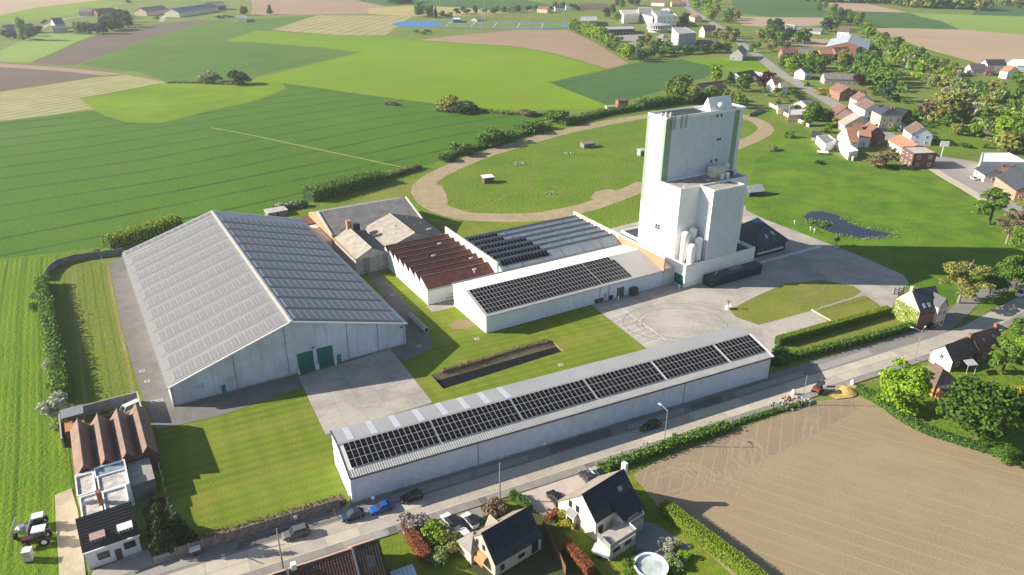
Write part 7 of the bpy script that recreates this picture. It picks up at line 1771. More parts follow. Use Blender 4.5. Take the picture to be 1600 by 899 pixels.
# pool, garden things
po = thing('round_pool', 'round white pool at the lower edge of the right garden', 'pool', G(1016, 893))
c = G(1016, 893)
mb = MB(); mb.lathe(c, [(2.55, 0.06), (2.6, 1.2), (2.75, 1.25), (2.75, 1.32), (2.4, 1.32), (2.38, .5)], 32, cap=False); mb.build('wall', white_clean, po, smooth=False)
mb = MB(); mb.lathe(c, [(2.39, .95)], 32); mb.build('water', plain('milky_pool_water', (0.50, 0.55, 0.55), .1, var=.2, scale=.8), po)
tb = thing('garden_table', 'dark garden table on the pale round terrace', 'table', G(998, 868)); p = G(998, 868, .07)
mb = MB(); mb.box(Frame(p, .4), -.9, .9, -.5, .5, .72, .78); mb.build('top', trim_dark, tb)
for sx in (-.8, .8):
    for sy in (-.4, .4): mb = MB(); q = Frame(p, .4).P(sx, sy, .07); mb.tube(q, q + Vector((0, 0, .66)), .05); mb.build('leg', trim_dark, tb)
sheet('garden_paving', [(985, 872), (1000, 862), (1018, 868), (1022, 880), (1005, 886), (990, 882)], .066, tp, curve=True)
tl_ = thing('covered_trailer', 'small trailer under a pale blue cover below the terrace', 'trailer', G(940, 868)); f_ = Frame(G(940, 868), LS.ang - .9)
mb = MB(); mb.box(f_, -1.4, 1.4, -.8, .8, .5, 1.1); mb.build('body', plain('teal_box', (0.20, 0.32, 0.33), .5), tl_)
mb = MB(); mb.slab([f_.P(-1.5, -.9, 1.2), f_.P(1.5, -.9, 1.2), f_.P(1.5, .9, 1.35), f_.P(-1.5, .9, 1.35)], .12); mb.build('cover', plain('pale_cover', (0.55, 0.62, 0.65), .5), tl_)
for s in (-1, 1): mb = MB(); mb.tube(f_.P(0, s*.95, .35), f_.P(0, s*.78, .35), .33, 10); mb.build('wheel', black, tl_)
gf = thing('garden_fence', 'brown wooden fence between the two dark-roofed houses', 'fence', G(860, 850))
P = smooth_line(gp((848, 822), (858, 845), (872, 872), (884, 899)), 1.9)
for p, q in zip(P, P[1:]):
    d = q - p; f_ = Frame(p, math.atan2(d.y, d.x)); mb = MB(); mb.box(f_, .04, d.length - .04, -.04, .04, .05, 1.7); mb.build('panel', wood, gf)
    mb = MB(); mb.tube(p, p + Vector((0, 0, 1.9)), .07, 6); mb.build('post', wood, gf)
for (x, y, lab) in [(463, 819, 'white street sign on a post by the concrete fence'), (584, 788, 'white topped post beside the bright blue car'), (524, 808, 'brown topped post between the fence and the navy car'), (851, 703, 'thin white post at the pavement hedge')]:
    p = G(x, y); t = thing('sign_post', lab, 'sign'); t.location = p
    mb = MB(); mb.tube(p, p + Vector((0, 0, 1.7)), .05, 6); mb.build('post', steel, t)
    mb = MB(); mb.box(Frame(p, LS.ang), -.28, .28, -.05, .02, 1.15 if x != 524 else 1.5, 1.75); mb.build('plate', white_clean if x != 524 else rust, t)
rc = thing('roadside_cart', 'dark box cart with a white lid at the kerb below the concrete fence', 'cart', G(306, 866)); f_ = Frame(G(306, 866), LS.ang)
mb = MB(); mb.box(f_, -.8, .8, -.5, .5, .3, 1.1); mb.build('body', rust, rc)
mb = MB(); mb.box(f_, -.85, .85, -.55, .55, 1.1, 1.22); mb.build('lid', white_clean, rc)
for s in (-1, 1): mb = MB(); mb.tube(f_.P(0, s*.6, .32), f_.P(0, s*.48, .32), .26, 10); mb.build('wheel', black, rc)
# farm machines on the left
def tractor(px, py, ang, label, pm, sc=1.0):
    sc *= .88; p = G(px, py); t = thing('tractor', label, 'tractor', (p.x, p.y, .2), rz=0); f_ = Frame(p, ang); z0 = .2
    mb = MB(); mb.box(f_, -.9*sc, 2.3*sc, -.5*sc, .5*sc, z0 + .8*sc, z0 + 1.6*sc); mb.build('body', pm, t)
    mb = MB(); mb.solid([f_.P(a*sc, b*sc, z0 + 1.3*sc) for a, b in ((-1.4, -.75), (.5, -.75), (.5, .75), (-1.4, .75))], [f_.P(a*sc, b*sc, z0 + 2.8*sc) for a, b in ((-1.25, -.68), (.25, -.68), (.25, .68), (-1.25, .68))]); cb_ = mb.build('cab', pane, t)
    mb = MB(); mb.box(f_, -1.5*sc, .5*sc, -.85*sc, .85*sc, z0 + 2.8*sc, z0 + 3.05*sc); mb.build('cab_roof', white_clean, cb_)
    for (a, b, r, w_) in ((-1.1, .95, .85, .45), (-1.1, -.95, .85, .45), (1.6, .85, .58, .35), (1.6, -.85, .58, .35)):
        mb = MB(); mb.tube(f_.P(a*sc, (b - w_/2)*sc, z0 + r*sc), f_.P(a*sc, (b + w_/2)*sc, z0 + r*sc), r*sc, 16); wh_ = mb.build('wheel', black, t)
        mb = MB(); mb.tube(f_.P(a*sc, (b - w_/2 - .02)*sc, z0 + r*sc), f_.P(a*sc, (b + w_/2 + .02)*sc, z0 + r*sc), r*.5*sc, 12); mb.build('rim', white, wh_)
    for s in (-1, 1):
        mb = MB(); mb.slab([f_.P(-1.95*sc, s*.75*sc, z0 + 1.75*sc), f_.P(-.3*sc, s*.75*sc, z0 + 1.75*sc), f_.P(-.3*sc, s*1.2*sc, z0 + 1.7*sc), f_.P(-1.95*sc, s*1.2*sc, z0 + 1.7*sc)], .08); mb.build('mudguard', pm, t)
    return t
p_red = paint('red_machine_paint', (0.09, 0.02, 0.02))
tractor(60, 826, R(205), 'tractor with a white cab roof farther from the photo edge, top of the farm machines', paint('dark_machine_paint', (.03, .03, .035)), .95)
tractor(62, 850, R(200), 'dark red tractor with a white roof in the middle of the farm machines', p_red, 1.1)
im = thing('field_sprayer', 'grey folded field sprayer frame in front of the two tractors', 'farm implement', G(38, 835)); f_ = Frame(G(38, 837), R(110))
for s in (-1, 1):
    for k in range(4): mb = MB(); mb.tube(f_.P(-1.8 + k*1.2, s*1.0, .6), f_.P(-1.4 + k*1.2, s*1.3, 2.3), .09, 6); mb.build('strut', steel, im)
    mb = MB(); mb.tube(f_.P(-2.1, s*1.2, 2.2), f_.P(2.4, s*1.2, 2.2), .1, 6); mb.build('boom', steel, im)
    mb = MB(); mb.tube(f_.P(-.6, s*1.15, .7), f_.P(-.6, s*.8, .7), .6, 12); mb.build('wheel', black, im)
mb = MB(); mb.lathe(f_.P(0, 0), [(.7, .9), (.9, 1.2), (.9, 1.8), (.5, 2.1)], 12); mb.build('tank', steel, im)
ib = thing('water_tank', 'white square tank on a pallet below the farm machines', 'tank', G(47, 874)); f_ = Frame(G(47, 876), R(15))
mb = MB(); mb.box(f_, -.6, .6, -.6, .6, .35, 2.2); mb.build('body', plain('dirty_white_plastic', (0.55, 0.54, 0.48), .5, var=.15), ib)
mb = MB(); mb.box(f_, -.65, .65, -.65, .65, 2.2, 2.3); mb.build('lid', white_clean, ib)
mb = MB(); mb.box(f_, -.65, .65, -.65, .65, .18, .34); mb.build('pallet', wood, ib)
# junk in the workshop yard
for (a, b, s, m, lab) in [(5.2, 43.4, 1.2, trim_dark, 'dark machine part heap in the middle of the workshop yard'), (7.4, 44.2, .9, black, 'pile of black tyres in the workshop yard'), (3.2, 41.4, .9, white, 'white crate on the workshop yard')]:
    mb = MB(); f_ = Frame(HB.P(a, b), .7)
    for k in range(4): mb.box(f_, -s + k*s*.5, -s*.4 + k*s*.5, -s*.6 + .1*k, s*.5 - .1*k, 0, .5 + .25*((k*7) % 3))
    tag(mb.build('junk_heap', m), lab, 'junk heap')
# ------------------------------------------------------------------ far village, farms, school, trees
def rh_(r1, r2, hr, W, he, wm, rm, label, floors=1, sides='fblr', chim=0, flip=False, hip=0, ends=None, over=.3, win=True, chm=None, rm2=None):
    """gabled house from the two ridge ends seen in the photograph"""
    p, q = G(*r1, hr), G(*r2, hr)
    if q.x < p.x and not flip: p, q = q, p
    d = q - p; L = math.hypot(d.x, d.y); ang = math.atan2(d.y, d.x)
    f_ = Frame(p, ang); o = f_.P(0, -W/2); f_ = Frame(o, ang)
    return house(label, f_, max(L, 4), W, he, hr, wm, rm, wins=auto_wins(max(L, 4), W, he, floors, sides) if win else (), chim=[(max(L, 4)*.15 + i*max(L, 4)*.6,) for i in range(chim)], hip=hip, ends=ends, over=over, chm=chm, rm2=rm2)
def flat_b(roof_px, h, wm, rm, label, wins=0, floors=1, name='building', cat='building', par=.4, step=3.4):
    """flat-roofed block from its roof corners seen in the photograph (near-left, near-right, far-right, far-left)"""
    P = [G(x, y, h) for x, y in roof_px]
    c = sum(P, Vector())/4
    a = sum((P[(i + 1) % 4] - P[i]).x*(P[(i + 1) % 4] + P[i]).y for i in range(4))
    if a > 0: P = P[::-1]
    t = thing(name, label, cat, (c.x, c.y, 0))
    mb = MB(); mb.solid(zz(P, 0), zz(P, h)); mb.build('wall', wm, t)
    q = [c + (p - c)*.985 for p in P]
    mb = MB(); mb.solid(zz(q, h), zz(q, h + .06)); mb.build('flat_roof', rm, t)
    mb = MB()
    for i in range(4):
        p0, p1 = P[i], P[(i + 1) % 4]; d = (p1 - p0); L = d.length; d.normalize(); f_ = Frame(p0, math.atan2(d.y, d.x)); mb.box(f_, 0, L - .26, -.02, .25, h, h + par)
        if wins:
            n = int((L - 1)/step)
            for fl in range(floors):
                for k in range(n): inst('window', WIN, t, f_.P((k + .5)*L/n - .8, -.01, 1.0 + fl*h/floors) - t.location, f_.ang, (1.6, 1, 1.5))
    mb.build('parapet', wm, t)
    return t
wh_, cr_ = white, cream
grey_render = plain('grey_render', (0.42, 0.42, 0.42), .8, var=.12)
pinkish_r = plain('pink_render_and_lit_brick', (0.62, 0.47, 0.40), .8, var=.1)
yellow_r = plain('yellow_render', (0.66, 0.57, 0.40), .8, var=.1)
purple_t = ridged('purple_brown_tiles', (0.115, 0.075, 0.09), .35, zdir=True, depth=.06, rough=.75, var=.2)
# upper farm row and barns
rh_((1221, 75), (1243, 75), 8.5, 9, 5, brick_red, tile_red, 'red-roofed end house of the long brick farm row at the village street', 2, chim=1)
rh_((1248, 76), (1269, 76.5), 8.5, 9.5, 5, brick_dk, fibre_gr, 'grey-roofed middle part of the long brick farm row', 1)
rh_((1271, 80), (1280, 80), 6.5, 8, 3.6, dark_clad, slate, 'low dark blue-grey link in the brick farm row')
rh_((1280, 77.5), (1300, 77.5), 8, 8.5, 5, brick_or, tile_or, 'orange-red roofed part of the farm row right of the dark link', 1)
rh_((1302, 75), (1324, 74), 8.5, 9.5, 5, brick_red, tile_red, 'dark red roofed part of the farm row beside the big barn', 1, chim=1)
rh_((1325, 66), (1331, 54), 11, 34, 6.0, brick_red, plain('pale_blue_grey_sheet', (0.40, 0.46, 0.48), .5, var=.08), 'big barn with a wide pale blue-grey roof and a brick gable', 1, sides='l')
rh_((1311, 43), (1329, 44), 9.0, 10, 5.4, wh_, tile_br, 'white house with a brown roof above the big barn', 1)
flat_b([(1227, 49), (1240, 49), (1241, 40), (1228, 39)], 5, wh_, grey_pale, 'tall white flat-roofed building in the fields beyond the village', 1)
flat_b([(1242, 48), (1257, 48), (1258, 42), (1243, 41)], 4, dark_clad, grey_pale, 'low dark carport with a white rim beside the tall white building')
rh_((1259, 43), (1286, 45), 5.5, 10, 3, grey_render, fibre_gr, 'long grey shed right of the white-rimmed carport', win=False)
rh_((1287, 114.5), (1344, 116), 6.6, 11, 3.6, grey_render, fibre_gr, 'long low grey-roofed hall among the village trees', 1)
rh_((1251, 107), (1262, 105), 7.5, 8, 4.6, wh_, tile_gr, 'small pale house half hidden by street trees')
rh_((1309, 130), (1326, 137), 8.2, 9, 5, brick_red, tile_red, 'brick house with a pink-lit roof at the street curve', 2, chim=1)
rh_((1334, 140), (1352, 142), 6.5, 8, 3.6, brick_dk, tile_dk, 'dark low house behind the white street houses')
rh_((1342, 144), (1353, 148.5), 9.6, 9, 6.4, wh_, tile_red, 'white house with a brown roof, upper one of the white street row', 2, chim=1)
rh_((1350, 153.5), (1368, 162.5), 9.4, 9.5, 6.0, wh_, tile_br, 'longer white street house with a brown roof, lower one of the white row', 2, chim=1)
rh_((1381, 163), (1396, 170), 10.4, 11, 7, yellow_r, slate, 'cream two-storey villa with a hipped grey slate roof', 2, hip=3.5, chim=1)
rh_((1400, 168), (1420, 172), 7.0, 8, 4, dark_clad, slate_bl, 'dark-roofed annex behind the cream villa')
rh_((1401, 186), (1408, 187), 5.5, 7, 3.2, grey_render, slate, 'small pavilion with a hipped slate roof below the cream villa', hip=2.5)
rh_((1311, 163), (1323, 167), 8.4, 11, 4.6, brick_dk, tile_red, 'brick house with a red roof, upper one left of the street', 1, ends=pinkish_r)  # sunlight on the brick end walls put into a pink colour
rh_((1320, 172), (1332, 176), 7.8, 9, 4.4, brick_dk, tile_br, 'brown-roofed house squeezed between the red and the beige roof', 1)
rh_((1335, 176), (1346, 181.5), 8.2, 15, 3.4, brick_lt, fibre_bg, 'house with a long sloping grey-beige roof left of the street', 1)
rh_((1322, 199), (1335, 199), 10, 14, 4.6, wh_, tile_or, 'big white house with a bright orange roof over the meadow', 2, sides='lf')
rh_((1334, 192), (1346, 193), 9, 7, 6.0, brick_or, tile_red, 'narrow red-roofed house behind the bright orange roof', 1)
rh_((1358, 191), (1371, 199), 9.0, 9, 5.2, brick_dk, tile_red, 'brick house with a faded red roof and a white drainpipe', 1, chim=1)
rh_((1343, 203), (1360, 204), 7.4, 8, 4.8, wall_shade_blue, tile_or, 'small orange-roofed house with a pale blue-white front', 1)
flat_b([(1290, 227), (1306, 220.5), (1295, 212), (1276, 213.5)], 3.4, wh_, grey_pale, 'white flat-roofed garage at the meadow edge')
flat_b([(1326, 240), (1341, 236), (1320, 222), (1310, 224)], 3.0, wh_, white_clean, 'long low white building running down to the meadow')
rh_((1270, 205), (1281, 206), 4.2, 6, 2.2, grey_render, slate, 'small grey garden shed near the meadow', win=False)
flat_b([(1232, 181), (1260, 180), (1258, 171), (1233, 172)], 3.4, pinkish_r, plain('pale_corrugated', (0.55, 0.57, 0.6), .5), 'low pink-walled garage with a pale metal roof', 0)
flat_b([(1216, 171), (1232, 170), (1240, 164), (1214, 165)], 3.0, cr_, fibre_gr, 'low cream outbuilding left of the pink garage')
rh_((1252, 157), (1266, 155), 5.6, 10, 3.0, grey_render, plain('steel_grey_roof', (0.26, 0.28, 0.30), .5), 'grey metal-roofed house near the low garages')
rh_((1431, 190), (1444, 199), 9.0, 9.5, 5.4, cr_, tile_br, 'cream house with a brown roof and a glazed porch', 2, ends=wall_shade_blue)
rh_((1406, 211), (1434, 226), 5.6, 10, 3.0, wh_, tile_or, 'low white house with a long orange roof behind the flat brick block', 1)
flat_b([(1428, 241.5), (1464, 240), (1444, 230), (1410, 230.5)], 6.6, brick_dk, felt_wh, 'flat-roofed dark brick house at the top of the meadow', 1, 2)
flat_b([(1532, 254), (1606, 255), (1576, 240), (1534, 240)], 5.2, wh_, white_clean, 'large hall with a brilliant white flat roof at the right edge')
rh_((1540, 256), (1556, 266), 5.4, 7, 3.2, brick_lt, slate, 'low pale annex with a slate roof in front of the white hall', 1)
rh_((1584, 262), (1618, 284), 8.0, 11, 4.2, brick_or, slate, 'brick house with a large ribbed slate roof at the right edge', 1)
flat_b([(1565, 262), (1578, 266), (1590, 256), (1575, 254)], 4.0, brick_dk, tile_br, 'small brown link building between the white hall and slate house')
# right edge hamlet
rh_((1540, 93.5), (1569, 93.5), 8.4, 9, 5, wh_, tile_dk, 'long white house with a dark roof below the tan field', 1)
rh_((1515, 100), (1539, 100.5), 7.0, 12, 3.4, grey_render, purple_t, 'purple-roofed barn left of the long white house', 1)
rh_((1540, 104), (1552, 104.5), 6.0, 10, 3.2, brick_dk, purple_t, 'small purple-brown roofed house in the right hamlet', 1)
flat_b([(1497, 112), (1502, 112), (1503, 106), (1497, 106)], 4, wh_, grey_pale, 'tiny white block at the left end of the right hamlet')
rh_((1574, 102), (1586, 104), 8.6, 11, 5, wh_, tile_or, 'white house with an orange roof in the right hamlet', 1, sides='r')
rh_((1584, 93), (1620, 94), 8, 16, 4.6, wh_, white_clean, 'big white tunnel-like hall at the right photo edge', win=False)
# school quarter
flat_b([(975, 23.5), (999.5, 21.5), (994, 15.5), (967.5, 16)], 10, cr_, plain('beige_roof', (0.42, 0.40, 0.37), .8), 'beige school hall with two small windows', 0, 1)
flat_b([(1000, 22), (1020, 27), (1019, 13), (997, 12)], 9, plain('school_blue_white', (0.55, 0.57, 0.62), .6), grey_pale, 'long pale school wing between the hall and the white block', 1, 2)
flat_b([(1027, 26), (1058, 25), (1046, 17), (1018, 17)], 12, wh_, grey_pale, 'white three-storey school block with rooftop plant', 1, 3, step=5)
flat_b([(1032, 17), (1047, 17), (1044, 14), (1034, 14)], 15, wh_, white_clean, 'white rooftop plant room on the school block')
rd = thing('round_building', 'round white school building ringed by columns', 'building', G(1028, 50)); c = G(1028, 50)
mb = MB(); mb.lathe(c, [(10.5, 0), (10.5, 3.0)], 28, cap=False); mb.build('drum', plain('drum_wall', (0.45, 0.45, 0.44), .7), rd)
mb = MB(); mb.lathe(c, [(12.2, 3.0), (12.2, 3.8)], 28); mb.build('floor_ring', white, rd)
mb = MB(); mb.lathe(c, [(10.2, 3.8), (10.2, 6.8)], 28, cap=False); mb.build('glazing', pane, rd)
for i in range(28):
    a = 2*math.pi*i/28; mb = MB(); p = c + Vector((11.7*math.cos(a), 11.7*math.sin(a), 0)); mb.box(Frame(p, a), -.4, .4, -.4, .4, 3.8, 6.8); mb.build('column', white, rd)
mb = MB(); mb.lathe(c, [(12.8, 6.8), (12.8, 7.7), (9, 8.2), (4, 9.0)], 28); mb.build('roof', plain('school_grey_roof', (0.42, 0.43, 0.45), .6), rd)
flat_b([(1061, 54), (1088, 52), (1070, 43), (1050, 43)], 13, plain('grey_school_concrete', (0.36, 0.36, 0.38), .8, var=.12), plain('grey_gravel_roof', (0.30, 0.30, 0.31), .9), 'grey four-storey school block with a gravel roof', 1, 4)
flat_b([(945, 47), (992, 46), (990, 41), (944, 42)], 5, dark_clad, plain('school_roof_b', (0.36, 0.36, 0.38), .8), 'long low school wing with dark glazing behind the trees', 1, 1)
rh_((1098, 40.5), (1117, 40), 11, 11, 6.2, yellow_r, plain('violet_slate', (0.085, 0.07, 0.11), .6), 'yellow house with a tall violet slate roof beside the school', 1, sides='fb')
rh_((1030, 53.5), (1041, 55), 6, 9, 3.2, cr_, tile_gr, 'small hip-roofed pavilion in front of the round school building', hip=3)
flat_b([(1088, 68), (1125, 69), (1122, 63), (1088, 63)], 3.5, dark_clad, plain('dark_gravel', (0.12, 0.12, 0.13), .9), 'long low dark building right of the grey school block')
rh_((1152, 76), (1159, 70.5), 9.5, 10, 5, grey_render, tile_gr, 'grey house with a plain gable beside the upper street', 1, flip=True, ends=grey_render)
rh_((1083, 21), (1092, 24), 8, 9, 4.8, brick_lt, tile_red, 'brown-roofed house by the street above the school', 1)
rh_((1049, 2), (1072, 2), 7.5, 9, 4.5, pinkish_r, tile_or, 'orange-roofed house at the top edge near the street', 1)
rh_((1020, 1), (1040, 2), 7, 9, 4.5, wh_, tile_red, 'pink-roofed house at the top edge left of the orange one', 1)
flat_b([(905, 34), (933, 33), (932, 26), (906, 26)], 6, grey_render, plain('shed_roof', (0.38, 0.38, 0.37), .7), 'grey flat-roofed hall left of the school trees', 1)
rh_((842, 10), (858, 11), 7.5, 9, 4.5, pinkish_r, tile_red, 'pink house left of the three far houses by the pitch', 1)
rh_((867, 8.5), (880, 8.5), 7.5, 9, 4.5, wh_, tile_dk, 'dark-roofed middle house of the far row behind the pitch', 1)
rh_((884, 7), (893, 7), 7, 8, 4.5, wh_, tile_gr, 'small white house of the far row behind the pitch', 1)
rh_((905, 6), (950, 6.5), 8, 10, 4.5, pinkish_r, tile_br, 'long brown-roofed house at the top behind the school trees', 1)
flat_b([(708, 31), (720, 31), (719, 28), (707, 28)], 3.5, plain('blue_clubhouse', (0.06, 0.16, 0.5), .6), white, 'small blue clubhouse beside the running track')
rh_((741, 28), (752, 27), 4, 10, 2, conc, fibre_bg, 'brown-roofed stand on the far side of the pitch', win=False)
# houses between tower and village
rh_((1090, 131.5), (1127, 127), 7.2, 11, 3.6, dark_clad, purple_t, 'dark purple-roofed barn behind the tower', 1)
rh_((1111, 138.5), (1131, 137.5), 6.6, 8, 3.4, cr_, tile_dk, 'smaller dark-roofed house below the purple-roofed barn', 1)
rh_((1150, 114), (1176, 110), 6.2, 9, 3.2, cr_, slate, 'cream bungalow with a grey roof in the lime field corner', 1)
flat_b([(1175, 116), (1205, 122), (1207, 118), (1178, 113)], 3.2, wh_, white_clean, 'long thin white flat roof beside the bungalow')
rh_((1206, 122.5), (1218, 122), 8.6, 9, 5, wh_, tile_red, 'white timbered house beside the dark purple tree', 2)
rh_((1219, 129), (1226, 129), 7, 8, 4.4, wh_, tile_gr, 'grey-roofed white extension of the timbered house', 2)
# top-left farms
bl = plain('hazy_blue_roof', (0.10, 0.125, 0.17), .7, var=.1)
rh_((4, 40), (50, 37), 8.5, 16, 4.5, dark_clad, bl, 'long dark barn at the left photo edge', win=False)
rh_((24, 48), (34, 47.5), 6, 9, 3.2, wh_, tile_red, 'small white house with a reddish roof in front of the long dark barn', 1)
rh_((80, 29), (95, 28), 10, 12, 5, grey_render, bl, 'tall blue-roofed farmhouse between the two far farms', 1)
rh_((80, 41), (103, 40), 6, 14, 4, grey_render, bl, 'grey low barn below the tall blue-roofed farmhouse', win=False)
rh_((125, 12.5), (145, 12.5), 9, 12, 5, grey_render, fibre_gr, 'grey left barn of the upper far farm', win=False)
rh_((148, 14), (176, 12.5), 9, 11, 5, brick_dk, tile_red, 'long brown-roofed middle barn of the upper far farm', win=False)
rh_((178, 12), (186, 14), 9, 9, 5, brick_or, tile_red, 'brick end house of the upper far farm with an orange gable', 1, flip=True)
rh_((218, 13), (254, 9), 9, 18, 5, pinkish_r, fibre_gr, 'pale pink fronted cattle shed of the far farm', win=False, ends=pinkish_r)
rh_((267, 14), (330, 5.5), 9.5, 20, 5, cr_, plain('blue_grey_barn_roof', (0.22, 0.25, 0.32), .6), 'very long blue-grey roofed barn with a cream gable', win=False, ends=cr_)
rh_((322, 4), (349, 3), 9.5, 22, 5, dark_clad, fibre_gr, 'grey barn end joined to the very long barn', win=False)
flat_b([(370, 29), (385, 29), (385, 25), (371, 25)], 4, wh_, grey_pale, 'small white hut at the corner of the far green field')
# --- trees: single ones get their own words, belts share theirs
RT = random.Random(21)
def T_(x, y, h, r, kind, m, lab, group=None, far=True, clear=.06): return tree(G(x, y), h, r, kind, m, lab, group, clear=clear, far=far)
ADJ = {'lime_leaves': 'lime', 'green_leaves': 'deep green', 'mid_green_leaves': 'mid green', 'dark_leaves': 'dark', 'olive_leaves': 'olive', 'pale_green_leaves': 'pale', 'blue_green_leaves': 'blue-green'}
def belt(pts, hs, r, kinds, mats, lab, group, jx=3, jy=1.5):
    for (x, y) in pts:
        m_ = RT.choice(mats); k_ = RT.choice(kinds)
        lb = ADJ.get(m_.name, 'green') + ' ' + {'round': 'rounded', 'loose': 'open', 'bush': 'low', 'column': 'slim', 'cone': 'pointed'}[k_] + ' ' + lab[lab.index('tree'):] if 'tree' in lab else lab
        T_(x + RT.uniform(-jx, jx), y + RT.uniform(-jy, jy), RT.uniform(*hs), r*RT.uniform(.8, 1.2), k_, m_, lb, group)
def lerp_px(pts, n):
    out = []
    seg = [math.dist(a, b) for a, b in zip(pts, pts[1:])]; tot = sum(seg)
    for i in range(n):
        d = tot*(i + .5)/n
        for (a, b), s in zip(zip(pts, pts[1:]), seg):
            if d <= s: out.append((a[0] + (b[0] - a[0])*d/s, a[1] + (b[1] - a[1])*d/s)); break
            d -= s
    return out
belt(lerp_px([(890, 46), (912, 55), (940, 66), (962, 80), (985, 95)], 15), (10, 14), 7.0, ['round'], [F_lime, F_mid, F_mid], 'leafy bright green tree in the belt between the brown field and the school', 'trees between brown field and school', 2, 1)
belt(lerp_px([(995, 96), (1030, 88), (1070, 84), (1110, 82), (1140, 84)], 13), (6, 10), 6.0, ['round', 'bush'], [F_dark, F_green, F_blue], 'dark tree in the belt below the school, above the teal field', 'trees below the school', 3, 1.5)
belt([(1000, 78), (1010, 72), (1020, 84), (1030, 75), (1044, 82)], (8, 12), 6.5, ['round'], [F_mid, F_green, F_olive], 'green tree in front of the round school building', 'trees before the round school building')
belt(lerp_px([(1085, 165), (1060, 160), (1045, 152), (1055, 145), (1078, 142)], 9), (8, 12), 6.0, ['round', 'loose'], [F_mid, F_lime, F_green, F_olive], 'tree in the grove behind the tower left of the purple barn', 'grove behind the tower')
belt(lerp_px([(1100, 162), (1130, 160), (1150, 165), (1160, 172)], 6), (6, 10), 5.0, ['round'], [F_olive, F_mid, F_green], 'tree just behind the tower top, below the purple-roofed barn', 'trees behind the tower top')
T_(1118, 127, 11, 6, 'round', F_lime, 'lime tree at the upper corner of the purple-roofed barn')
T_(1140, 134, 9, 4, 'cone', F_dark, 'dark cone tree between the barn and the bungalow')
T_(1160, 142, 11, 7, 'round', F_green, 'wide dark green tree on the lawn by the timbered house')
T_(1194, 138, 11, 7.5, 'round', F_purple, 'dark purple copper beech beside the timbered house')
T_(1147, 158, 6, 4.5, 'round', F_olive, 'olive shrub tree at the corner of the lawn behind the tower')
T_(1213, 163, 4, 3, 'bush', F_olive, 'small olive shrub above the low cream outbuilding')
T_(1233, 162, 3.5, 2.6, 'bush', F_mid, 'small green shrub by the grey metal roof')
# around the village street
belt([(1200, 72), (1212, 68), (1222, 74), (1206, 80), (1190, 66)], (10, 14), 7, ['round'], [F_mid, F_olive, F_green], 'tree in the wood left of the long brick farm row', 'wood left of the farm row')
belt([(1216, 64), (1232, 66), (1244, 68), (1256, 70), (1205, 58)], (11, 15), 7.5, ['round'], [F_green, F_mid, F_blue], 'tree behind the long brick farm row', 'trees behind the farm row')
belt([(1203, 44), (1210, 48), (1217, 45)], (9, 12), 6, ['round'], [F_blue, F_dark], 'blue-green tree left of the tall white building', 'trees left of the white building')
belt([(1293, 50), (1302, 46), (1310, 36), (1320, 34), (1330, 38), (1338, 42), (1300, 40)], (13, 17), 8, ['round'], [F_mid, F_green, F_blue], 'tall tree in the clump above the white house and barn', 'clump above the big barn')
belt([(1350, 52), (1354, 56), (1357, 60)], (9, 12), 5, ['round'], [F_mid, F_lime], 'tree right of the big barn, at the tan field corner', 'trees right of the big barn')
belt([(1278, 19), (1290, 14), (1300, 20), (1280, 10)], (9, 13), 6, ['round'], [F_blue, F_mid], 'hazy tree on the far lane near the top edge', 'trees on the far lane')
belt([(1226, 106), (1236, 112), (1248, 112), (1244, 104)], (9, 12), 6, ['round', 'loose'], [F_lime, F_mid], 'bright tree standing on the village street bend', 'bright street bend trees')
T_(1229, 88, 12, 5, 'cone', F_blue, 'tall conifer in front of the red-roofed end house')
T_(1264, 100, 9, 5, 'round', F_lime, 'lime tree in front of the dark link of the farm row')
belt([(1268, 112), (1278, 116), (1274, 106), (1284, 108), (1265, 120)], (10, 13), 6.5, ['round'], [F_dark, F_green], 'dark tree around the small pale house', 'dark trees by the small pale house')
belt([(1316, 102), (1325, 106), (1312, 108)], (10, 13), 5.5, ['loose', 'round'], [F_olive, F_mid], 'olive tree between the farm row and the low grey hall', 'olive trees above the grey hall')
T_(1299, 98, 5, 4, 'bush', F_dark, 'dark garden shrub in front of the farm row')
T_(1341, 134, 7.5, 6, 'round', F_purple, 'purple round tree at the end of the long grey hall')
belt(lerp_px([(1335, 108), (1350, 112), (1368, 120), (1385, 132), (1395, 138)], 10), (11, 14), 7, ['round'], [F_green, F_green, F_mid], 'tall tree in the big dark grove behind the low grey hall', 'big dark grove')
belt([(1344, 98), (1356, 102), (1366, 106)], (10, 13), 7, ['round'], [F_dark, F_green], 'dark tree at the upper end of the big grove', 'upper end of the grove')
T_(1388, 158, 11, 6, 'loose', F_blue, 'grey-green loose tree behind the white street row')
T_(1380, 152, 9, 5, 'round', F_dark, 'dark tree behind the white street row')
belt([(1268, 196), (1274, 188), (1264, 190)], (8, 11), 5.0, ['round'], [F_mid, F_green], 'green tree in the garden of the pink garage', 'trees in the pink garage garden')
T_(1285, 189, 6, 3.6, 'round', F_green, 'round green tree beside the pink-lit brick gable')
T_(1308, 199, 5, 4, 'bush', F_yellow, 'bright yellow bush by the orange-roofed house')
T_(1250, 160, 5, 5, 'bush', F_dark, 'dark shrub above the grey metal-roofed house')
T_(1285, 148, 4, 6, 'bush', F_yellow, 'yellow-green verge shrub beside the brick house at the curve')
belt([(1240, 150), (1225, 144), (1212, 148)], (3, 5), 4, ['bush'], [F_dark, F_green], 'low hedge tree beside the timbered house garden', 'garden hedge trees')
T_(1370, 262, 6.5, 5.0, 'loose', F_twig, 'brown bare tree in front of the flat-roofed brick house')
T_(1393, 250, 5, 4, 'loose', F_twig, 'small bare tree behind the dark clipped hedge')
T_(1443, 186, 9, 6.5, 'loose', F_twig, 'reddish bare tree behind the brown-roofed cream house')
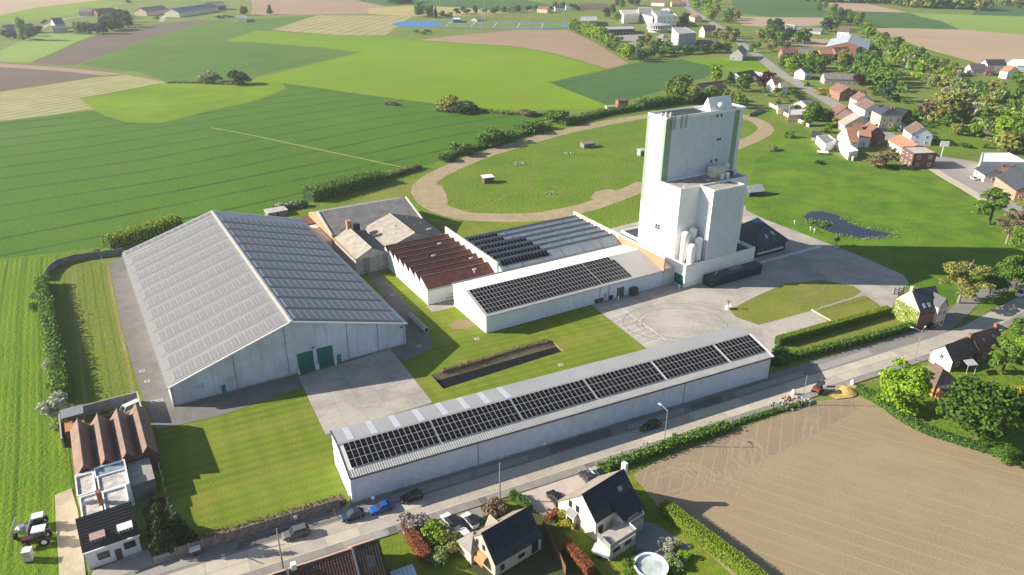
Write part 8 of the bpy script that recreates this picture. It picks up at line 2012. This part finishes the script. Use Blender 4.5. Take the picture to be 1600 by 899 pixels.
T_(1432, 188, 6, 3.6, 'round', F_green, 'small dark tree beside the cream house gable')
belt([(1462, 184), (1474, 190), (1468, 176), (1482, 182), (1490, 174)], (11, 15), 7.5, ['loose', 'round'], [F_olive, F_olive, F_mid], 'big olive tree right of the cream villa gardens', 'olive trees beside the villa gardens')
T_(1478, 198, 8, 4.5, 'cone', F_green, 'green conical tree in front of the olive trees')
T_(1496, 212, 6, 5, 'round', F_olive, 'olive round tree on the allotment')
T_(1521, 214, 7, 5, 'round', F_lime, 'bright round tree on the allotment lawn')
for (x, y, lab) in [(1478, 160, 'white blossoming tree at the top of the right-hand woods'), (1506, 172, 'white flowering tree in the middle of the right-hand woods'), (1524, 186, 'cream flowering tree at the lower woods edge'), (1421, 104, 'white blossoming tree at the upper woods edge')]: T_(x, y, 9, 5, 'loose', F_white, lab)
def wood(pts, n, h, r, mats, label, seed):
    r2 = np.random.default_rng(seed); P = smooth_line([G(x, y) for x, y in pts], 4)
    B = np.array([[p.x, p.y, 0] for p in P]); m = 26
    c = B[r2.integers(0, len(B), n)] + np.concatenate([r2.normal(0, r*.7, (n, 1)), r2.normal(0, r*1.6, (n, 1)), r2.uniform(h*.35, h, (n, 1))], 1)
    D = r2.normal(0, 1, (n*m, 3)); D /= np.linalg.norm(D, axis=1)[:, None]
    X = np.repeat(c, m, 0) + D*r*.75; X[:, 2] = np.maximum(X[:, 2], .3)
    me = np_mesh('woods', leaves(X, D, r*.34, r2, .5), 4, mats, np.repeat(r2.integers(0, len(mats), n), m))
    o = bpy.data.objects.new('woods', me); COL.objects.link(o); o['kind'] = 'stuff'; o['label'] = label
WB = [(1360, 62), (1368, 68), (1380, 70), (1374, 80), (1388, 78), (1396, 88), (1402, 76), (1410, 84), (1418, 92), (1408, 98), (1428, 100), (1422, 112), (1438, 108), (1446, 118), (1436, 122), (1454, 112), (1462, 122), (1452, 130), (1470, 130), (1462, 138), (1480, 136), (1474, 146), (1490, 142), (1486, 152), (1500, 148), (1496, 158), (1510, 154), (1512, 164), (1528, 150), (1524, 160), (1538, 168), (1530, 176), (1548, 156), (1544, 180), (1560, 162), (1556, 172), (1536, 192), (1550, 196), (1562, 188), (1574, 170), (1578, 182), (1572, 198), (1590, 160), (1600, 176), (1596, 196)]
belt(WB, (8, 12.5), 6.0, ['round', 'loose', 'round'], [F_mid, F_olive, F_lime, F_mid, F_pale], 'leafy tree in the long woods right of the village', 'woods right of the village', 3, 2)
belt([(1570, 214), (1582, 222), (1592, 210), (1566, 228), (1600, 226), (1588, 238), (1606, 242), (1575, 240)], (9, 13), 7, ['round', 'loose'], [F_olive, F_lime, F_mid], 'tree in the right-edge grove above the white hall', 'grove above the white hall')
belt([(1592, 138), (1604, 130), (1584, 128)], (7, 10), 5, ['round'], [F_mid, F_green], 'tree below the right hamlet', 'trees below the right hamlet')
belt([(1470, 112), (1484, 116), (1476, 106), (1492, 118)], (6, 9), 5, ['round'], [F_olive, F_mid], 'tree at the left end of the right hamlet', 'trees left of the right hamlet')
wood([(1365, 70), (1400, 90), (1440, 116), (1480, 138), (1520, 160), (1560, 180), (1595, 190)], 150, 4.0, 5, [F_mid, F_olive, F_pale, F_lime], 'undergrowth filling the right-hand woods', 51)
wood([(1455, 190), (1480, 184), (1500, 178), (1530, 200)], 40, 3.0, 3.5, [F_olive, F_mid, F_pale], 'undergrowth behind the villa gardens', 52)
wood([(1335, 112), (1360, 122), (1390, 140)], 40, 4.0, 4.5, [F_green, F_mid], 'undergrowth in the big dark grove', 53)
for (x, y) in [(1236, 118), (1256, 124), (1262, 134), (1296, 152), (1300, 120), (1318, 112), (1332, 122), (1345, 126), (1360, 140), (1372, 146), (1366, 150), (1400, 158), (1412, 162), (1420, 180), (1412, 192), (1425, 205), (1446, 208), (1452, 214), (1462, 222), (1396, 204), (1384, 198), (1306, 192), (1296, 200), (1290, 206), (1244, 172), (1228, 158), (1216, 152), (1204, 150), (1196, 146), (1184, 120), (1174, 122), (1148, 122), (1262, 160), (1276, 176), (1258, 196), (1490, 200), (1508, 206), (1530, 212), (1546, 222), (1540, 232), (1510, 230), (1446, 196), (1456, 200), (1330, 164), (1376, 172)]:
    m_ = RT.choice([F_mid, F_olive, F_green, F_pale, F_lime]); bush(G(x + RT.uniform(-2, 2), y + RT.uniform(-1, 1)), RT.uniform(2, 3.8), RT.uniform(2, 3.4), m_, ADJ[m_.name] + ' garden shrub between the village houses', 'garden shrubs in the village', far=True)
# school and top edge
belt([(950, 30), (958, 22), (966, 34), (975, 12), (985, 8), (992, 10), (962, 10)], (9, 14), 6.5, ['round'], [F_blue, F_mid, F_olive], 'tree around the beige school hall', 'trees around the school hall')
T_(1068, 40, 14, 8, 'round', F_dark, 'large black-green tree beside the white school block')
belt([(1090, 14), (1100, 18), (1108, 10), (1116, 20), (1104, 26), (1112, 32), (1098, 6), (1120, 8)], (12, 16), 8, ['round'], [F_lime, F_mid, F_olive], 'tall bright tree along the top of the village street', 'tall trees along the upper street')
belt([(1134, 36), (1142, 34), (1148, 30), (1138, 28)], (11, 14), 7, ['round'], [F_olive, F_green], 'olive tree right of the upper street', 'olive trees right of the upper street')
belt([(1120, 60), (1130, 64), (1142, 66), (1150, 62), (1136, 56)], (8, 11), 6, ['round'], [F_mid, F_olive, F_pale], 'tree between the yellow house and the grey gable', 'trees by the yellow house')
belt([(1172, 82), (1184, 76)], (6, 8), 4, ['round'], [F_mid], 'small tree right of the upper street by the grey gable', 'small upper street trees')
belt([(655, 28), (662, 24), (668, 28), (676, 28), (652, 22)], (11, 15), 7, ['round'], [F_green, F_mid], 'dark tree at the left end of the running track', 'trees left of the running track')
belt([(690, 27), (698, 28), (715, 22), (722, 20), (730, 22), (742, 22), (756, 20), (770, 22), (776, 20), (790, 20), (798, 19), (806, 20)], (6, 11), 5.5, ['round', 'bush'], [F_blue, F_green, F_olive], 'tree in the row behind the sports pitch', 'tree row behind the sports pitch')
T_(681, 28, 13, 3, 'cone', F_dark, 'slim dark conifer in the trees behind the track')
belt([(812, 20), (824, 18), (836, 17), (858, 18), (870, 14), (880, 14), (896, 14), (904, 16)], (6, 10), 6, ['round', 'bush'], [F_blue, F_green], 'tree around the far houses behind the pitch', 'trees around the far houses')
belt([(650, 50), (660, 53), (668, 50)], (3, 4), 4, ['bush'], [F_dark, F_green], 'shrub on the bank below the blue track end', 'shrubs below the track')
# top-left poplars and copses
for i in range(7): T_(119 + i*4, 53 + (i % 2)*.5, 12, 2.6, 'column', F_pale, 'slim poplar in the row left of the far copse', 'poplar row by the far copse')
belt([(150, 54), (160, 52), (170, 50), (180, 48), (190, 46), (200, 43), (158, 44), (168, 42), (178, 40), (188, 38), (198, 36)], (10, 14), 7, ['round'], [F_blue, F_blue, F_pale], 'blue-green tree of the copse beside the ploughed strip', 'far copse')
belt([(176, 30), (184, 28), (192, 28), (200, 28), (170, 32)], (9, 11), 4, ['column', 'round'], [F_blue], 'dark tree behind the far copse', 'row behind the far copse')
T_(37, 63, 21, 6, 'column', F_pale, 'tall pale poplar alone by the left farm')
belt([(4, 58), (12, 60), (22, 60), (46, 60), (54, 56), (60, 52)], (5, 8), 5, ['bush', 'round'], [F_blue], 'garden tree at the left farm', 'left farm garden trees')
T_(383, 24, 11, 6, 'round', F_dark, 'dark tree above the small white hut')
T_(422, 23, 12, 5, 'cone', F_dark, 'dark solitary tree at the end of the far lane')
belt([(338, 28), (345, 28.5), (352, 28.5), (360, 28.5)], (3, 4), 4, ['bush'], [F_dark], 'dark hedge bush left of the small white hut', 'hedge left of the white hut')
T_(202, 6, 6, 4, 'bush', F_dark, 'dark round tree above the far farm')
belt([(246, 32), (65, 38), (72, 36)], (3, 5), 3, ['bush'], [F_dark], 'small bush beside a far farm drive', 'bushes by far farm drives')
# far-off woods along the top edge: nobody could count the trees
wood([(1262, 2), (1330, 4), (1400, 6)], 150, 12, 7, [F_blue, F_green], 'far wood along the top right edge', 41)
wood([(1400, 8), (1430, 11), (1480, 13), (1525, 15)], 160, 15, 8, [F_blue, F_green, F_olive], 'denser far wood at the top right', 42)
wood([(1560, -6), (1580, 10), (1600, 14)], 70, 12, 7, [F_olive, F_blue], 'far wood at the top right corner', 43)
wood([(612, 4), (628, 5), (640, 4)], 40, 10, 6, [F_blue], 'small far wood at the top edge', 44)
wood([(620, -4), (560, -6)], 40, 8, 6, [F_blue], 'far hedge line at the top edge', 45)
# garden clutter between the village houses
sheet('village_garden', [(1370, 205), (1420, 160), (1500, 190), (1560, 215), (1570, 245), (1460, 242), (1440, 226)], .10, GREENS['rough'])
sheet('allotment', [(1490, 192), (1545, 190), (1560, 208), (1500, 212)], .11, soil('allotment_soil', (0.22, 0.20, 0.13), (0.17, 0.18, 0.09), (0.12, 0.15, .05), .05, .2, 1.2, bump=.3))
sheet('school_yard', [(950, 58), (1010, 52), (1000, 72), (960, 74)], .10, vroad)
gw = thing('garden_wall', 'long curved cream garden wall at the meadow edge below the pink garage', 'wall', G(1240, 190))
P = smooth_line(gp((1202, 165), (1214, 172), (1232, 184), (1250, 192), (1264, 199)), 6)
for p, q in zip(P, P[1:]):
    d = q - p; f_ = Frame(p, math.atan2(d.y, d.x)); mb = MB(); mb.box(f_, .02, d.length - .02, -.2, .2, 0, 1.7); mb.build('section', cream, gw)
gw = thing('garden_wall', 'pale garden wall running down the meadow side of the white house', 'wall', G(1320, 240))
P = smooth_line(gp((1300, 228), (1315, 238), (1333, 252)), 6)
for p, q in zip(P, P[1:]):
    d = q - p; f_ = Frame(p, math.atan2(d.y, d.x)); mb = MB(); mb.box(f_, .02, d.length - .02, -.2, .2, 0, 1.9); mb.build('section', conc_lt, gw)
mb = MB(); P = gp((1195, 173), (1180, 178), (1170, 183))
wl = thing('field_wall', 'dark wall across the lawn right of the tower top', 'wall', G(1185, 176))
for p, q in zip(P, P[1:]):
    d = q - p; f_ = Frame(p, math.atan2(d.y, d.x)); mb = MB(); mb.box(f_, .02, d.length - .02, -.2, .2, 0, 2.0); mb.build('section', conc_dk, wl)
sheet('lane', [(1165, 182), (1200, 172), (1230, 160), (1240, 168), (1205, 182), (1190, 205)], .05, GREENS['meadow'])
# ------------------------------------------------------------------ air
hz_m = bpy.data.materials.new('haze'); hz_m.use_nodes = True
n_ = hz_m.node_tree.nodes; l_ = hz_m.node_tree.links
n_.remove(n_['Principled BSDF'])
pv = n_.new('ShaderNodeVolumePrincipled'); pv.inputs['Color'].default_value = (0.86, 0.92, 1.0, 1); pv.inputs['Density'].default_value = 0.00013; pv.inputs['Anisotropy'].default_value = 0.3
l_.new(pv.outputs[0], n_['Material Output'].inputs['Volume'])
mb = MB(); f_ = Frame((0, 400, 0), 0); mb.box(f_, -3600, 3600, -3600, 4200, -3.0, 96.0)
o = mb.build('haze', hz_m); o['kind'] = 'stuff'
